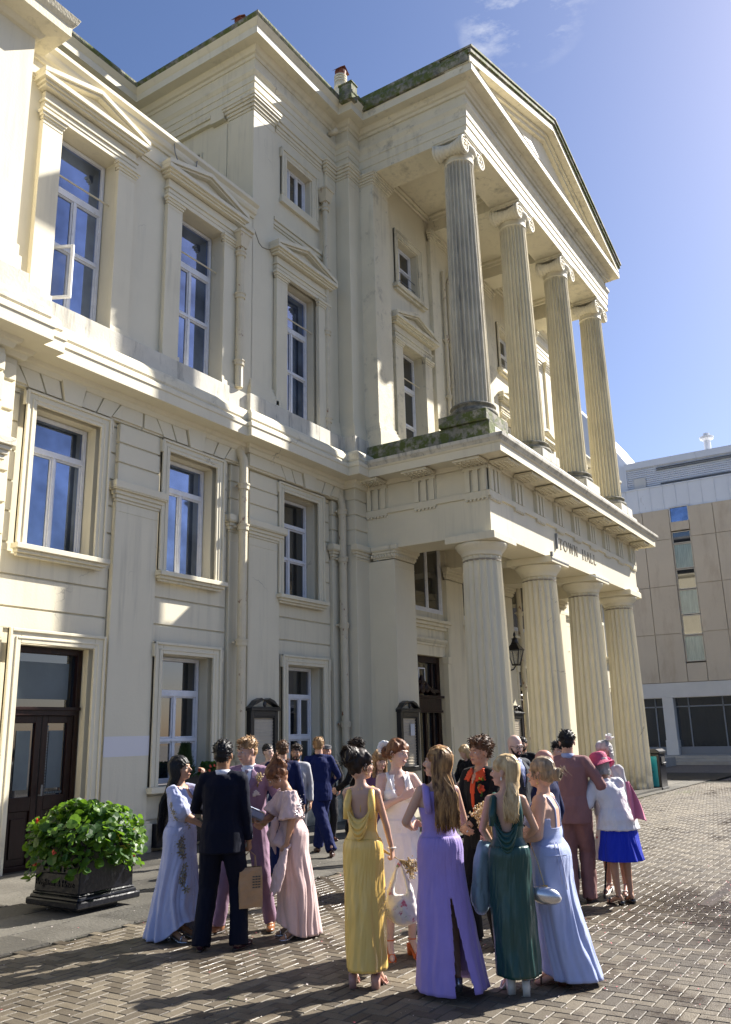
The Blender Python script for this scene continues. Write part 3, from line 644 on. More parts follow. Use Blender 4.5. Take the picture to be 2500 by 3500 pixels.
for i, c in enumerate(bc):
    # window over door, ledge, dentils
    window(c-1.18, c+1.18, 4.80, 6.9, YB-.0, mull=(c-.39, c+.39), gm='glass', fw=.09)
    s = MB(); s.box(c-1.30, c+1.30, YB-.22, YB+.01, 4.52, 4.60); s.box(c-1.26, c+1.26, YB-.15, YB+.01, 4.44, 4.52); s.box(c-1.22, c+1.22, YB-.08, YB+.01, 4.36, 4.44)
    s.box(c-1.2, c+1.2, YB-.09, YB+.01, 4.06, 4.12); s.box(c-1.2, c+1.2, YB-.04, YB+.01, 3.94, 4.0)
    for k in range(40): s.box(c-1.19+k*.06, c-1.155+k*.06, YB-.08, YB+.01, 4.0, 4.06)
    for sx in (-1, 1):
        a, b = (c-1.22, c-1.08) if sx < 0 else (c+1.08, c+1.22)
        s.box(a, b, YB-.14, YB+.02, -.4, 3.5); s.box(a-.03, b+.03, YB-.17, YB+.02, 3.5, 3.68)
    P_(s, 'door_surround', bev=.006)
    # dark timber doorcase
    d = MB(); rect_ring(d, c-1.08, c+1.08, -.4, 3.67, .16, YB+.12, YB+.24)
    d.box(c-.92, c+.92, YB+.02, YB+.24, 2.32, 2.62); d.box(c-1.0, c+1.0, YB-.03, YB+.24, 2.62, 2.68); d.box(c-.96, c+.96, YB+.0, YB+.24, 2.26, 2.32)
    d.box(c-.72, c-.64, YB+.13, YB+.22, -.4, 3.5); d.box(c+.64, c+.72, YB+.13, YB+.22, -.4, 3.5)
    # carved scrolled crest
    for s_ in (-1, 1):
        pts = [(c+s_*(.92-.86*t), YB+.08, 2.70+.05+.26*(t**1.6)+.04*sin(t*9)) for t in [k/10 for k in range(11)]]
        d.tube(pts, [.035+.03*sin(pi*k/10) for k in range(11)], 6)
        d.ell((c+s_*.25, YB+.08, 2.86), (.13, .06, .13)); d.ell((c+s_*.62, YB+.08, 2.77), (.12, .05, .08))
    d.ell((c, YB+.07, 3.03), (.09, .07, .16)); d.ell((c, YB+.07, 2.85), (.14, .06, .14))
    for x in (-.3, .3): d.box(c+x-.045, c+x+.045, YB+.14, YB+.2, -.4, 2.26)
    d.box(c-.92, c+.92, YB+.15, YB+.20, -.4, .35); d.box(c-.92, c+.92, YB+.15, YB+.20, .95, 1.05)
    do = P_(d, 'entrance_door', 'wood_dark', bev=.006)
    g = MB(); g.add([(c-.93, YB+.19, .3), (c+.93, YB+.19, .3), (c+.93, YB+.19, 3.52), (c-.93, YB+.19, 3.52)], [(0, 1, 2, 3)]); g.build('pane', M['glass'], do)
    if i == 0:
        g = MB(); rect_ring(g, c+.02, c+.36, 3.0, 3.38, .03, YB+.16, YB+.18); g.build('framed_notice', M['white'], do)
    # upper windows
    big_window(c, YB, zl=8.62, ptop=12.02, gm='glass', dirt='stucco_dirty')
    s = MB(); profile_frame(s, c-.78, c+.78, 13.75, 15.48, YB, .2); s.box(c-.88, c+.88, YB-.16, YB+.01, 13.62, 13.74); s.box(c-.82, c+.82, YB-.1, YB+.01, 13.55, 13.62); P_(s, 'upper_window_surround', 'stucco_dirty', bev=.006)
    window(c-.53, c+.53, 13.76, 15.24, YB+.2, bars=((14.6, .05),), mull=(c-.12,), gm='glass')
    g = MB()
    for z in (14.1, 14.35): g.tube([(c-.55, YB+.1, z), (c+.55, YB+.1, z)], .01, 6)
    P_(g, 'guard_bar', 'lead')
# ---- portico upper storey ---------------------------------------
s = MB(); s.box(17.0, 28.2, 7.7, 10.6, 16.95, 17.1); P_(s, 'upper_ceiling')
for x in COLX[1:3]:
    s = MB(); s.box(x-.40, x+.40, 8.385, 10.5, 16.385, 16.96); P_(s, 'upper_ceiling_beam', bev=.01)
s = MB()
for a, b in zip(COLX, COLX[1:]):
    for o, z in ((.06, 16.90), (.12, 16.80), (.18, 16.70)): pass
    pts = [(a+.401, 8.402), (b-.401, 8.402), (b-.401, 10.49), (a+.401, 10.49)]
    s.sweep(pts[::-1], [(0, 16.74), (.05, 16.76), (.05, 16.84), (.10, 16.87), (.10, 16.949), (0, 16.949)], closed=True)
P_(s, 'coffer_moulding')
def upper_column(cx, k, cy=7.94):
    mm = M['col_dark'] if k == 0 else M['col_up']
    nf = 24; pr = []
    pl = MB(); pl.box(cx-.62, cx+.62, cy-.60, cy+.62, 8.606, 8.87); 
    po = P_(pl, 'column_plinth', 'stucco_moss' if k == 0 else 'ledge', bev=.012)
    sh = MB(); z0, z1 = 9.17, 15.72
    for i in range(13):
        t = i/12; r = .448-(.448-.372)*(t**1.25); pr.append((r, z0+(z1-z0)*t))
    def ff(a, r, z):
        t = (a*nf/(2*pi)) % 1.0; e = min(1, (z-z0)/.06, (z1-z)/.06); e = max(e, 0)**.5
        return r*(1-(.17*e*max(0, sin(pi*(t-.1)/.8))**.75 if .1 < t < .9 else 0))
    pr = [(pr[0][0], z0), (pr[0][0], z0+.03), (pr[0][0], z0+.06)]+pr[1:-1]+[(pr[-1][0], z1-.06), (pr[-1][0], z1-.03), (pr[-1][0], z1)]
    sh.lathe(pr, cx, cy, nf*10, rfun=ff)
    so = P_(sh, 'upper_column', mm)
    b = MB(); bp = [(.52, 8.87), (.575, 8.90), (.59, 8.95), (.575, 9.0), (.52, 9.03), (.50, 9.04), (.485, 9.07), (.50, 9.10), (.535, 9.11), (.545, 9.135), (.53, 9.16), (.47, 9.172), (.455, 9.19)]
    b.lathe(bp, cx, cy, 48); b.build('column_base', M['stone_base'], so, smooth=True)
    # neck + echinus + Ionic volutes
    c = MB(); c.lathe([(.372, 15.72), (.39, 15.735), (.39, 15.75), (.372, 15.765), (.375, 15.93), (.40, 15.95), (.40, 15.97), (.385, 15.985), (.40, 16.0), (.455, 16.05), (.475, 16.10), (.46, 16.15)], cx, cy, 48)
    co = c.build('ionic_capital', M['stucco'] if k else M['stucco'], so, smooth=True)
    v = MB()
    for sx in (-1, 1):       # volutes: scroll discs front/back and the ribbed bolster between them
        vx = cx+sx*.44; vz = 16.02
        for sy in (-1, 1):
            yy = cy+sy*.40
            pts = []
            for q in range(40):
                a = pi/2 + (-sx)*0 + sx*(-1)*q*2*pi*2.2/40*(-1); r = .225*(1-.80*q/40)
                pts.append((vx+sx*(-1)*r*sin(q*2*pi*2.2/40)*(-1)*1.0, yy, vz+r*cos(q*2*pi*2.2/40)))
            v.tube(pts, [.024*(1-.6*q/40)+.005 for q in range(40)], 6)
            v.tube([(vx, yy-.035, vz), (vx, yy+.035, vz)], .035, 10)
            v.tube([(vx, cy+sy*.36, vz), (vx, cy+sy*.40, vz)], .215, 28)
        prf = []
        nR = 9
        for q in range(nR*4+1):
            t = q/(nR*4); y = cy-.36+.72*t; waist = .205-.075*sin(pi*t)
            prf.append(((vx, y, vz), waist*(1+.17*abs(sin(q*pi/4*1.0)) )))
        v.tube([p for p, r in prf], [r for p, r in prf], 20)
    for sy in (-1, 1):       # cushion joining the volutes, sagging slightly
        pts = [(cx+x, cy+sy*.395, 16.215-.035*cos(x/.44*pi/2)) for x in [-.44+.088*q for q in range(11)]]
        v.tube(pts, .032, 6); v.box(cx-.42, cx+.42, cy+sy*.37-.02, cy+sy*.37+.02, 16.10, 16.24)
        for q in range(7): v.ell((cx-.24+q*.08, cy+sy*.43*sqrt(1-((-.24+q*.08)/.6)**2), 16.08), (.03, .025, .045), None, 6, 4)
    v.build('volutes', M['stucco'], co, smooth=True)
    ab = MB(); ab.poly([(cx-.50, cy-.44), (cx+.50, cy-.44), (cx+.50, cy+.44), (cx-.50, cy+.44)], 16.25, 16.30); ab.poly([(cx-.52, cy-.46), (cx+.52, cy-.46), (cx+.52, cy+.46), (cx-.52, cy+.46)], 16.30, 16.378)
    ab.build('capital_abacus', M['stucco_dirty'], co, bevel=.01)
for k, x in enumerate(COLX): upper_column(x, k)
def uanta(m=False):
    x0, x1 = 16.85, 17.64
    if m: x0, x1 = MIR-x1, MIR-x0
    s = MB(); s.box(x0, x1, 10.33, 10.8, 9.24, 16.1); s.box(x0-.006, x1+.006, 10.322, 10.6, 15.93, 15.945)
    for o, a, b in ((.02, 0, .18), (.05, .18, .4), (.085, .4, .62), (.12, .62, .8), (.14, .8, 1.0)): s.box(x0-o, x1+o, 10.33-o, 10.74+o, 16.08+.30*a, 16.08+.30*b)
    for o, a, b in ((.10, 8.6, 8.98), (.085, 8.98, 9.07), (.055, 9.07, 9.15), (.03, 9.15, 9.24)): s.box(x0-o, x1+o, 10.33-o, 10.75, a, b)
    P_(s, 'upper_anta', 'stucco_dirty', bev=.008)
uanta(); uanta(True)
# ---- TOWN HALL lettering and fixtures on the architrave ---------
lt = MB()
def stroke(x0, z0, x1, z1, w):
    dx, dz = x1-x0, z1-z0; L = sqrt(dx*dx+dz*dz); nx, nz_ = -dz/L*w/2, dx/L*w/2
    lt.prism([(x0-nx, z0-nz_), (x1-nx, z1-nz_), (x1+nx, z1+nz_), (x0+nx, z0+nz_)], 7.485, 7.502)
def serif(x, z, w=.055): lt.box(x-w/2, x+w/2, 7.485, 7.502, z-.006, z+.006)
def glyph(ch, x, z, h):
    T, t = .030, .013
    if ch == 'T': stroke(x+.12, z, x+.12, z+h, T); stroke(x, z+h-.006, x+.24, z+h-.006, t); serif(x+.12, z, .09); stroke(x+.006, z+h, x+.006, z+h-.05, t); stroke(x+.234, z+h, x+.234, z+h-.05, t); return .25
    if ch == 'O':
        n = 28
        for k in range(n):
            a, b = 2*pi*k/n, 2*pi*(k+1)/n; w = t+(T-t)*abs(cos((a+b)/2))
            stroke(x+.15+.135*cos(a), z+h/2+h*.5*sin(a), x+.15+.135*cos(b), z+h/2+h*.5*sin(b), w)
        return .31
    if ch == 'W': stroke(x+.02, z+h, x+.11, z, T); stroke(x+.11, z, x+.19, z+h, t); stroke(x+.19, z+h, x+.28, z, T); stroke(x+.28, z, x+.37, z+h, t); serif(x+.02, z+h); serif(x+.37, z+h); serif(x+.19, z+h); return .40
    if ch == 'N': stroke(x+.03, z, x+.03, z+h, t); stroke(x+.03, z+h, x+.23, z, T); stroke(x+.23, z, x+.23, z+h, t); serif(x+.03, z); serif(x+.03, z+h); serif(x+.23, z+h); return .27
    if ch == 'H': stroke(x+.04, z, x+.04, z+h, T); stroke(x+.24, z, x+.24, z+h, T); stroke(x+.04, z+h/2, x+.24, z+h/2, t); [serif(x+a, z+b, .08) for a in (.04, .24) for b in (0, h)]; return .29
    if ch == 'A': stroke(x+.02, z, x+.13, z+h, t); stroke(x+.13, z+h, x+.25, z, T); stroke(x+.07, z+h*.36, x+.20, z+h*.36, t); serif(x+.02, z); serif(x+.25, z, .07); return .28
    if ch == 'L': stroke(x+.04, z, x+.04, z+h, T); stroke(x+.04, z+.008, x+.19, z+.008, t); stroke(x+.186, z, x+.186, z+.05, t); serif(x+.04, z+h, .08); return .21
    return .32
cx_ = 21.12
for ch, adv in zip('TOWN HALL', (.33, .39, .45, .30, .36, .36, .33, .29, .2)):
    glyph(ch, cx_, 6.385, .275); cx_ += adv
lo = P_(lt, 'lettering', 'letter'); lo['label'] = 'incised TOWN HALL lettering on the architrave'
s = MB(); s.box(20.86, 20.90, 7.44, 7.5, 6.33, 6.74); s.box(20.02, 20.10, 7.30, 7.36, 5.99, 6.10); s.box(20.02, 21.24, 7.315, 7.335, 5.925, 5.955); s.box(23.0, 24.68, 7.32, 7.335, 5.925, 5.95); P_(s, 'light_fitting', 'lead')
# ---- downpipes ---------------------------------------------------
def downpipe(x, Y, z0, z1, r=.075, hopper=False, joints=(), square=False, name='downpipe'):
    s = MB(); s.tube([(x, Y, z0), (x, Y, z1)], r, 12)
    for z in joints: s.tube([(x, Y, z-.06), (x, Y, z+.06)], r+.025, 12); s.tube([(x, Y, z+.03), (x, Y, z+.06)], r+.04, 12); s.box(x-r-.06, x+r+.06, Y+r-.02, Y+r+.03, z-.01, z+.03)
    if hopper:
        s.add([(x-.10, Y-.10, z1), (x+.10, Y-.10, z1), (x+.10, Y+.10, z1), (x-.10, Y+.10, z1), (x-.17, Y-.15, z1+.30), (x+.17, Y-.15, z1+.30), (x+.17, Y+.12, z1+.30), (x-.17, Y+.12, z1+.30)], [(0, 3, 2, 1), (4, 5, 6, 7), (0, 1, 5, 4), (1, 2, 6, 5), (2, 3, 7, 6), (3, 0, 4, 7)])
        s.box(x-.19, x+.19, Y-.17, Y+.13, z1+.30, z1+.36)
    return P_(s, name, 'pipe', bev=0, rec=True)
downpipe(12.57, 10.98, .2, 7.2, .09, joints=(1.4, 3.55, 5.85, 6.7)); s = MB(); s.tube([(12.57, 10.98, 7.18), (12.57, 11.0, 7.3), (12.55, 11.14, 7.55)], .09, 12); P_(s, 'pipe_elbow', 'pipe')
downpipe(12.37, 10.98, 8.8, 12.05, .085, True, (9.35, 10.9, 11.9))
downpipe(16.14, 11.0, .1, 7.1, .09, joints=(2.0, 4.2, 5.75, 6.9)); s = MB(); s.tube([(16.14, 11.0, 7.08), (16.14, 11.05, 7.25), (16.10, 11.14, 7.5)], .09, 12); P_(s, 'pipe_elbow', 'pipe')
downpipe(15.68, 11.06, 8.8, 15.1, .075, True, (9.1, 11.4, 13.1, 14.9))
downpipe(20.98, 10.26, 8.6, 15.0, .075, False, (9.8, 11.6, 12.9)); downpipe(20.75, 10.3, 8.6, 15.3, .05, False, (10.2, 11.2, 13.0))
s = MB(); s.tube([(20.98, 10.26, 15.0), (20.98, 10.1, 15.3), (21.4, 10.1, 15.5), (22.0, 10.12, 15.9)], .075, 10); s.tube([(20.98, 10.26, 12.6), (21.3, 10.2, 12.4), (21.4, 10.2, 9.0)], .08, 10); P_(s, 'branch_pipe', 'pipe', smooth=True)
downpipe(24.85, 10.28, .1, 6.1, .08, joints=(1.2, 3.0, 3.75, 5.3))
# ---- left door ---------------------------------------------------
d = MB(); yd = YW+.14; rect_ring(d, 7.83, 9.17, -.2, 3.20, .09, yd-.02, yd+.1)
d.box(7.92, 9.08, yd-.06, yd+.1, 2.17, 2.29); d.box(7.86, 9.14, yd-.09, yd-.02, 2.25, 2.30)
for a, b in ((7.93, 8.49), (8.51, 9.07)):
    d.box(a, a+.10, yd, yd+.06, -.2, 2.17); d.box(b-.10, b, yd, yd+.06, -.2, 2.17)
    d.box(a+.10, b-.10, yd, yd+.06, 2.06, 2.17); d.box(a+.10, b-.10, yd, yd+.06, .80, 1.0); d.box(a+.10, b-.10, yd, yd+.06, -.2, .05); d.box(a+.10, b-.10, yd+.03, yd+.05, .05, .80)
    d.box(a+.16, b-.16, yd+.01, yd+.04, .15, .70)
do = P_(d, 'door', 'wood_dark', bev=.006); do['label'] = 'dark varnished double door with glazed upper panels'
g = MB()
for a, b, c, e in ((8.03, 8.39, 1.0, 2.06), (8.61, 8.97, 1.0, 2.06)): g.add([(a, yd+.04, c), (b, yd+.04, c), (b, yd+.04, e), (a, yd+.04, e)], [(0, 1, 2, 3)])
g.add([(7.92, yd+.05, 2.29), (9.08, yd+.05, 2.29), (9.08, yd+.05, 3.11), (7.92, yd+.05, 3.11)], [(0, 1, 2, 3)]); g.build('pane', M['glass'], do)
g = MB(); g.box(8.66, 8.92, yd+.028, yd+.036, 1.10, 1.95); g.box(8.09, 8.33, yd+.028, yd+.036, 1.10, 1.95); g.box(7.96, 8.96, yd+.038, yd+.046, 2.42, 2.98); g.build('frosted_film', M['frost'], do)
# greek key border around the right pane
gk = MB(); kx = .036
for k in range(24):
    z = 1.03+k*.042; gk.box(8.628, 8.648, yd+.028, yd+.034, z, z+.030); 
    if k < 8: gk.box(8.63+k*.042, 8.66+k*.042, yd+.028, yd+.034, 1.02, 1.05)
gk.build('etched_border', M['frost'], do); gk = MB()
s = MB(); s.tube([(8.53, yd-.06, 1.0), (8.53, yd-.06, 1.16)], .015, 8); s.box(8.515, 8.545, yd-.05, yd, 1.0, 1.02); s.build('door_handle', M['lead'], do)
# ---- chimney pots ------------------------------------------------
def pot(x, y, z, s_=1.0):
    s = MB(); s.lathe([(.17*s_, z-.6), (.17*s_, z+.25*s_), (.20*s_, z+.27*s_), (.20*s_, z+.35*s_), (.18*s_, z+.36*s_)], x, y, 20)
    o = P_(s, 'chimney_pot', 'stucco_dirty', smooth=False)
    l = MB()
    for k in range(4): l.lathe([(.14*s_, z+(.36+.09*k)*s_), (.19*s_, z+(.37+.09*k)*s_), (.19*s_, z+(.41+.09*k)*s_), (.14*s_, z+(.42+.09*k)*s_)], x, y, 20)
    l.lathe([(.13*s_, z+.3*s_), (.13*s_, z+.75*s_)], x, y, 16); l.build('pot_louvres', M['stucco_dirty'], o)
    h = MB(); h.lathe([(.14*s_, z+.72*s_), (.16*s_, z+.80*s_), (.17*s_, z+.86*s_)], x, y, 16)
    h.add([(x-.24*s_, y-.16*s_, z+.80*s_), (x-.24*s_, y+.16*s_, z+.80*s_), (x, y+.16*s_, z+1.03*s_), (x, y-.16*s_, z+1.03*s_), (x+.24*s_, y-.16*s_, z+.86*s_), (x+.24*s_, y+.16*s_, z+.86*s_)], [(0, 1, 2, 3), (3, 2, 5, 4)]); h.build('pot_cowl', M['terracotta'], o)
s = MB(); s.box(18.4, 20.2, 12.6, 13.4, 18.0, 21.3); P_(s, 'chimney_stack', 'stucco_dirty')
pot(19.40, 13.0, 21.95, 1.12)
s = MB(); s.box(11.0, 11.9, 15.6, 16.2, 18.0, 18.9) if False else s.box(14.2, 15.2, 12.9, 13.5, 18.0, 20.2); P_(s, 'chimney_stack', 'stucco_dirty'); pot(14.7, 13.2, 20.35, 1.0)
# ---- left pavilion ----------------------------------------------
s = MB(); s.box(1.5, 6.92, 10.74, 15, 8.6, 13.4); s.box(1.5, 7.26, 10.97, 11.3, -.4, 7.6); s.box(1.5, 6.90, 10.76, 11.3, -.4, 7.6); P_(s, 'pavilion_wall', 'stucco')
s = MB(); bands(s, 1.5, 6.90, .48, 7.4, 10.76, .05, [], zoff=-.095, gap=.045); bands(s, 6.90, 7.24, .48, 7.4, 10.97, .04, [], zoff=-.095, gap=.045); P_(s, 'pavilion_banding', bev=.012)
s = MB(); capital(s, 1.5, 7.0, 10.72, 5.76, 6.10); P_(s, 'pavilion_impost', bev=.01); s = MB(); s.box(1.5, 6.98, 10.66, 10.8, 8.78, 9.05); s.box(1.5, 6.95, 10.70, 10.8, 9.05, 9.25); P_(s, 'pavilion_base_moulding', bev=.01); s = MB(); s.box(1.5, 7.1, 10.62, 11, -.4, .5); P_(s, 'pavilion_plinth', bev=.01)
s = MB(); s.sweep([(1.5, 10.74), (6.92, 10.74), (6.92, 11.2)], [(0, 13.1), (.06, 13.12), (.12, 13.2), (.38, 13.24), (.40, 13.24), (.40, 13.42), (.46, 13.50), (.50, 13.60), (-.3, 13.62), (-.3, 13.1)]); P_(s, 'pavilion_cornice', 'stucco_dirty', bev=.006)
s = MB()   # crack in the tower wall
s.tube([(13.0+.0, YP-.006, 12.92), (13.08, YP-.006, 12.80), (13.17, YP-.006, 12.66), (13.28, YP-.006, 12.61), (13.42, YP-.006, 12.64), (13.6, YP-.006, 12.70)], .010, 5); P_(s, 'wall_crack', 'letter')
s = MB(); s.box(9.484, 10.446, YP-.003, YP+.01, 1.52, 1.84); P_(s, 'fresh_paint_patch', mat('fresh_lilac_white_paint', (0.76, 0.74, 0.74), .55))
# ================================================================ GROUND
def node_brick(m, scale, c1_, c2_, mortar, rough=0.8):
    t = m.node_tree; b = t.nodes['Principled BSDF']; tcx = t.nodes.new('ShaderNodeTexCoord'); br = t.nodes.new('ShaderNodeTexBrick')
    br.inputs['Scale'].default_value = scale; br.inputs['Color1'].default_value = (*c1_, 1); br.inputs['Color2'].default_value = (*c2_, 1); br.inputs['Mortar'].default_value = (*mortar, 1)
    br.inputs['Mortar Size'].default_value = 0.012; br.inputs['Brick Width'].default_value = 1.0; br.inputs['Row Height'].default_value = 0.5
    t.links.new(tcx.outputs['Object'], br.inputs['Vector']); t.links.new(br.outputs['Color'], b.inputs['Base Color']); b.inputs['Roughness'].default_value = rough
    bp = t.nodes.new('ShaderNodeBump'); bp.inputs['Strength'].default_value = 0.5; bp.inputs['Distance'].default_value = .01; bp.invert = True
    t.links.new(br.outputs['Fac'], bp.inputs['Height']); t.links.new(bp.outputs[0], b.inputs['Normal']); return m
m = bpy.data.materials.new('distant_paving'); m.use_nodes = True; M['far_pave'] = node_brick(m, 5.0, (0.17, 0.145, 0.12), (0.12, 0.105, 0.09), (0.05, 0.045, 0.04))
g = MB()
def gsheet(mb, x0, x1, y0, y1, dz, nx=1):
    mb.add([(x0, y0, gz(x0)+dz), (x1, y0, gz(x1)+dz), (x1, y1, gz(x1)+dz), (x0, y1, gz(x0)+dz)], [(0, 1, 2, 3)])
gsheet(g, -60, 400, -300, 300, -.075)
go = g.build('ground', M['far_pave']); struct(go)
# herringbone block paving as real blocks
mp_ = bpy.data.materials.new('paving_blocks'); mp_.use_nodes = True
t = mp_.node_tree; b = t.nodes['Principled BSDF']
at = t.nodes.new('ShaderNodeAttribute'); at.attribute_name = 'tone'
rp = t.nodes.new('ShaderNodeValToRGB'); rp.color_ramp.elements[0].color = (0.060, 0.048, 0.033, 1); rp.color_ramp.elements[1].color = (0.170, 0.144, 0.102, 1)
e_ = rp.color_ramp.elements.new(0.5); e_.color = (0.112, 0.093, 0.065, 1)
t.links.new(at.outputs['Fac'], rp.inputs[0])
tcx = t.nodes.new('ShaderNodeTexCoord')
def nzn(scale, lo, hi, det=8, ro=.65):
    n = t.nodes.new('ShaderNodeTexNoise'); n.inputs['Scale'].default_value = scale; n.inputs['Detail'].default_value = det; n.inputs['Roughness'].default_value = ro
    t.links.new(tcx.outputs['Object'], n.inputs['Vector']); r = t.nodes.new('ShaderNodeMapRange'); r.inputs['From Min'].default_value = lo; r.inputs['From Max'].default_value = hi
    t.links.new(n.outputs['Fac'], r.inputs['Value']); return r.outputs[0]
mx1 = t.nodes.new('ShaderNodeMixRGB'); mx1.blend_type = 'MULTIPLY'; mx1.inputs[0].default_value = .8
t.links.new(rp.outputs[0], mx1.inputs[1]); sp = t.nodes.new('ShaderNodeMixRGB'); sp.inputs[1].default_value = (.55, .55, .55, 1); sp.inputs[2].default_value = (1.5, 1.45, 1.4, 1)
t.links.new(nzn(260, .35, .65, 2), sp.inputs[0]); t.links.new(sp.outputs[0], mx1.inputs[2])
# wet patches: darker and shiny, in two spots
sx = t.nodes.new('ShaderNodeSeparateXYZ'); t.links.new(tcx.outputs['Object'], sx.inputs[0])
wn = nzn(.50, .47, .58, 6, .7); wn2 = nzn(2.6, .40, .62, 6, .7)
wm0 = t.nodes.new('ShaderNodeMath'); wm0.operation = 'MULTIPLY'; t.links.new(wn, wm0.inputs[0]); t.links.new(wn2, wm0.inputs[1])
acc = wm0.outputs[0]; pn = nzn(1.6, .36, .52, 7, .7)
for c_, r_ in (((9.9, 1.5, 0), 2.4), ((9.0, 5.4, 0), 1.9)):      # spilt water lying on the blocks
    ds = t.nodes.new('ShaderNodeVectorMath'); ds.operation = 'DISTANCE'; ds.inputs[1].default_value = c_; t.links.new(tcx.outputs['Object'], ds.inputs[0])
    mr_ = t.nodes.new('ShaderNodeMapRange'); mr_.inputs['From Min'].default_value = r_; mr_.inputs['From Max'].default_value = r_*.45; t.links.new(ds.outputs['Value'], mr_.inputs['Value'])
    ml_ = t.nodes.new('ShaderNodeMath'); ml_.operation = 'MULTIPLY'; t.links.new(mr_.outputs[0], ml_.inputs[0]); t.links.new(pn, ml_.inputs[1])
    mx_ = t.nodes.new('ShaderNodeMath'); mx_.operation = 'MAXIMUM'; t.links.new(acc, mx_.inputs[0]); t.links.new(ml_.outputs[0], mx_.inputs[1]); acc = mx_.outputs[0]
wm = t.nodes.new('ShaderNodeMath'); wm.operation = 'MULTIPLY'; wm.inputs[1].default_value = 1.0; t.links.new(acc, wm.inputs[0])
mx2 = t.nodes.new('ShaderNodeMixRGB'); mx2.inputs[2].default_value = (.045, .030, .018, 1); wf = t.nodes.new('ShaderNodeMath'); wf.operation = 'MULTIPLY'; wf.inputs[1].default_value = .8
t.links.new(wm.outputs[0], wf.inputs[0]); t.links.new(wf.outputs[0], mx2.inputs[0]); t.links.new(mx1.outputs[0], mx2.inputs[1]); t.links.new(mx2.outputs[0], b.inputs['Base Color'])
rr = t.nodes.new('ShaderNodeMapRange'); rr.inputs['To Min'].default_value = .62; rr.inputs['To Max'].default_value = .22; t.links.new(wm.outputs[0], rr.inputs['Value']); t.links.new(rr.outputs[0], b.inputs['Roughness'])
nb = t.nodes.new('ShaderNodeTexNoise'); nb.inputs['Scale'].default_value = 90; nb.inputs['Detail'].default_value = 5; t.links.new(tcx.outputs['Object'], nb.inputs['Vector'])
bp = t.nodes.new('ShaderNodeBump'); bp.inputs['Strength'].default_value = .7; bp.inputs['Distance'].default_value = .006; t.links.new(nb.outputs['Fac'], bp.inputs['Height']); t.links.new(bp.outputs[0], b.inputs['Normal'])
M['blocks'] = mp_
M['joint'] = mat('joint_sand', (0.045, 0.04, 0.028), .95, var=.5, vscale=4, grime=((.03, .045, .01), 3, .58, .68))
g = MB(); gsheet(g, -2, 34, -10, 7.06, -.012); struct(g.build('joint_bed', M['joint']))
def herringbone():
    L, Wd, gp = .205, .1025, .0035
    vs = []; fs = []; tone = []
    rnd = random.Random(3)
    def blk(x0, y0, x1, y1):
        if x1 < 1.5 or x0 > 32 or y1 < -7.5 or y0 > 7.0: return
        cx, cy = (x0+x1)/2, (y0+y1)/2
        az = atan2(cx, cy)
        if cx < 0.5 or not (radians(27) < az < radians(104)) : return
        if cy > 7.0: return
        d = sqrt(cx*cx+cy*cy)
        if d < 3.3: return
        x0 += gp; x1 -= gp; y0 += gp; y1 -= gp; b_ = .0045
        z = gz(cx)+rnd.uniform(-.0015, .0015)+.0012*sin(cx*1.7)*cos(cy*1.3); tx, ty = rnd.uniform(-.006, .006), rnd.uniform(-.006, .006)
        def H(x, y): return z+(x-cx)*tx+(y-cy)*ty
        n = len(vs)
        vs.extend([(x0, y0, H(x0, y0)-.02), (x1, y0, H(x1, y0)-.02), (x1, y1, H(x1, y1)-.02), (x0, y1, H(x0, y1)-.02)])
        vs.extend([(x0, y0, H(x0, y0)-b_), (x1, y0, H(x1, y0)-b_), (x1, y1, H(x1, y1)-b_), (x0, y1, H(x0, y1)-b_)])
        vs.extend([(x0+b_, y0+b_, H(x0, y0)), (x1-b_, y0+b_, H(x1, y0)), (x1-b_, y1-b_, H(x1, y1)), (x0+b_, y1-b_, H(x0, y1))])
        fs.append((n+8, n+9, n+10, n+11))
        for a in (0, 4):
            for k in range(4): fs.append((n+a+k, n+a+(k+1) % 4, n+a+4+(k+1) % 4, n+a+4+k))
        tn = min(1, max(0, rnd.gauss(.5, .26)+.34*noise.noise((cx*.7, cy*.7, 0))+(-.35 if rnd.random() < .03 else 0))); tone.extend([tn]*9)
    w = Wd
    for i in range(-20, 360):
        for j in range(-200, 200):
            # 90 degree herringbone: cell lattice (w,w) and (4w... )
            x = (i*1 + j*2)*w*1.0; y = (i*1 - j*2)*w*1.0
            if x < -1 or x > 34 or y < -9 or y > 8: continue
            blk(x, y, x+2*w, y+w); blk(x+2*w-w*1, y+w, x+2*w, y+3*w) if False else blk(x+2*w, y, x+3*w, y+2*w) if False else None
            blk(x, y+w, x+w, y+3*w)
    return vs, fs, tone
vs, fs, tone = herringbone()
me = bpy.data.meshes.new('block_paving'); me.from_pydata(vs, [], fs); me.materials.append(M['blocks'])
at_ = me.attributes.new('tone', 'FLOAT', 'FACE'); at_.data.foreach_set('value', tone)
o = bpy.data.objects.new('block_paving', me); COL.objects.link(o); struct(o)
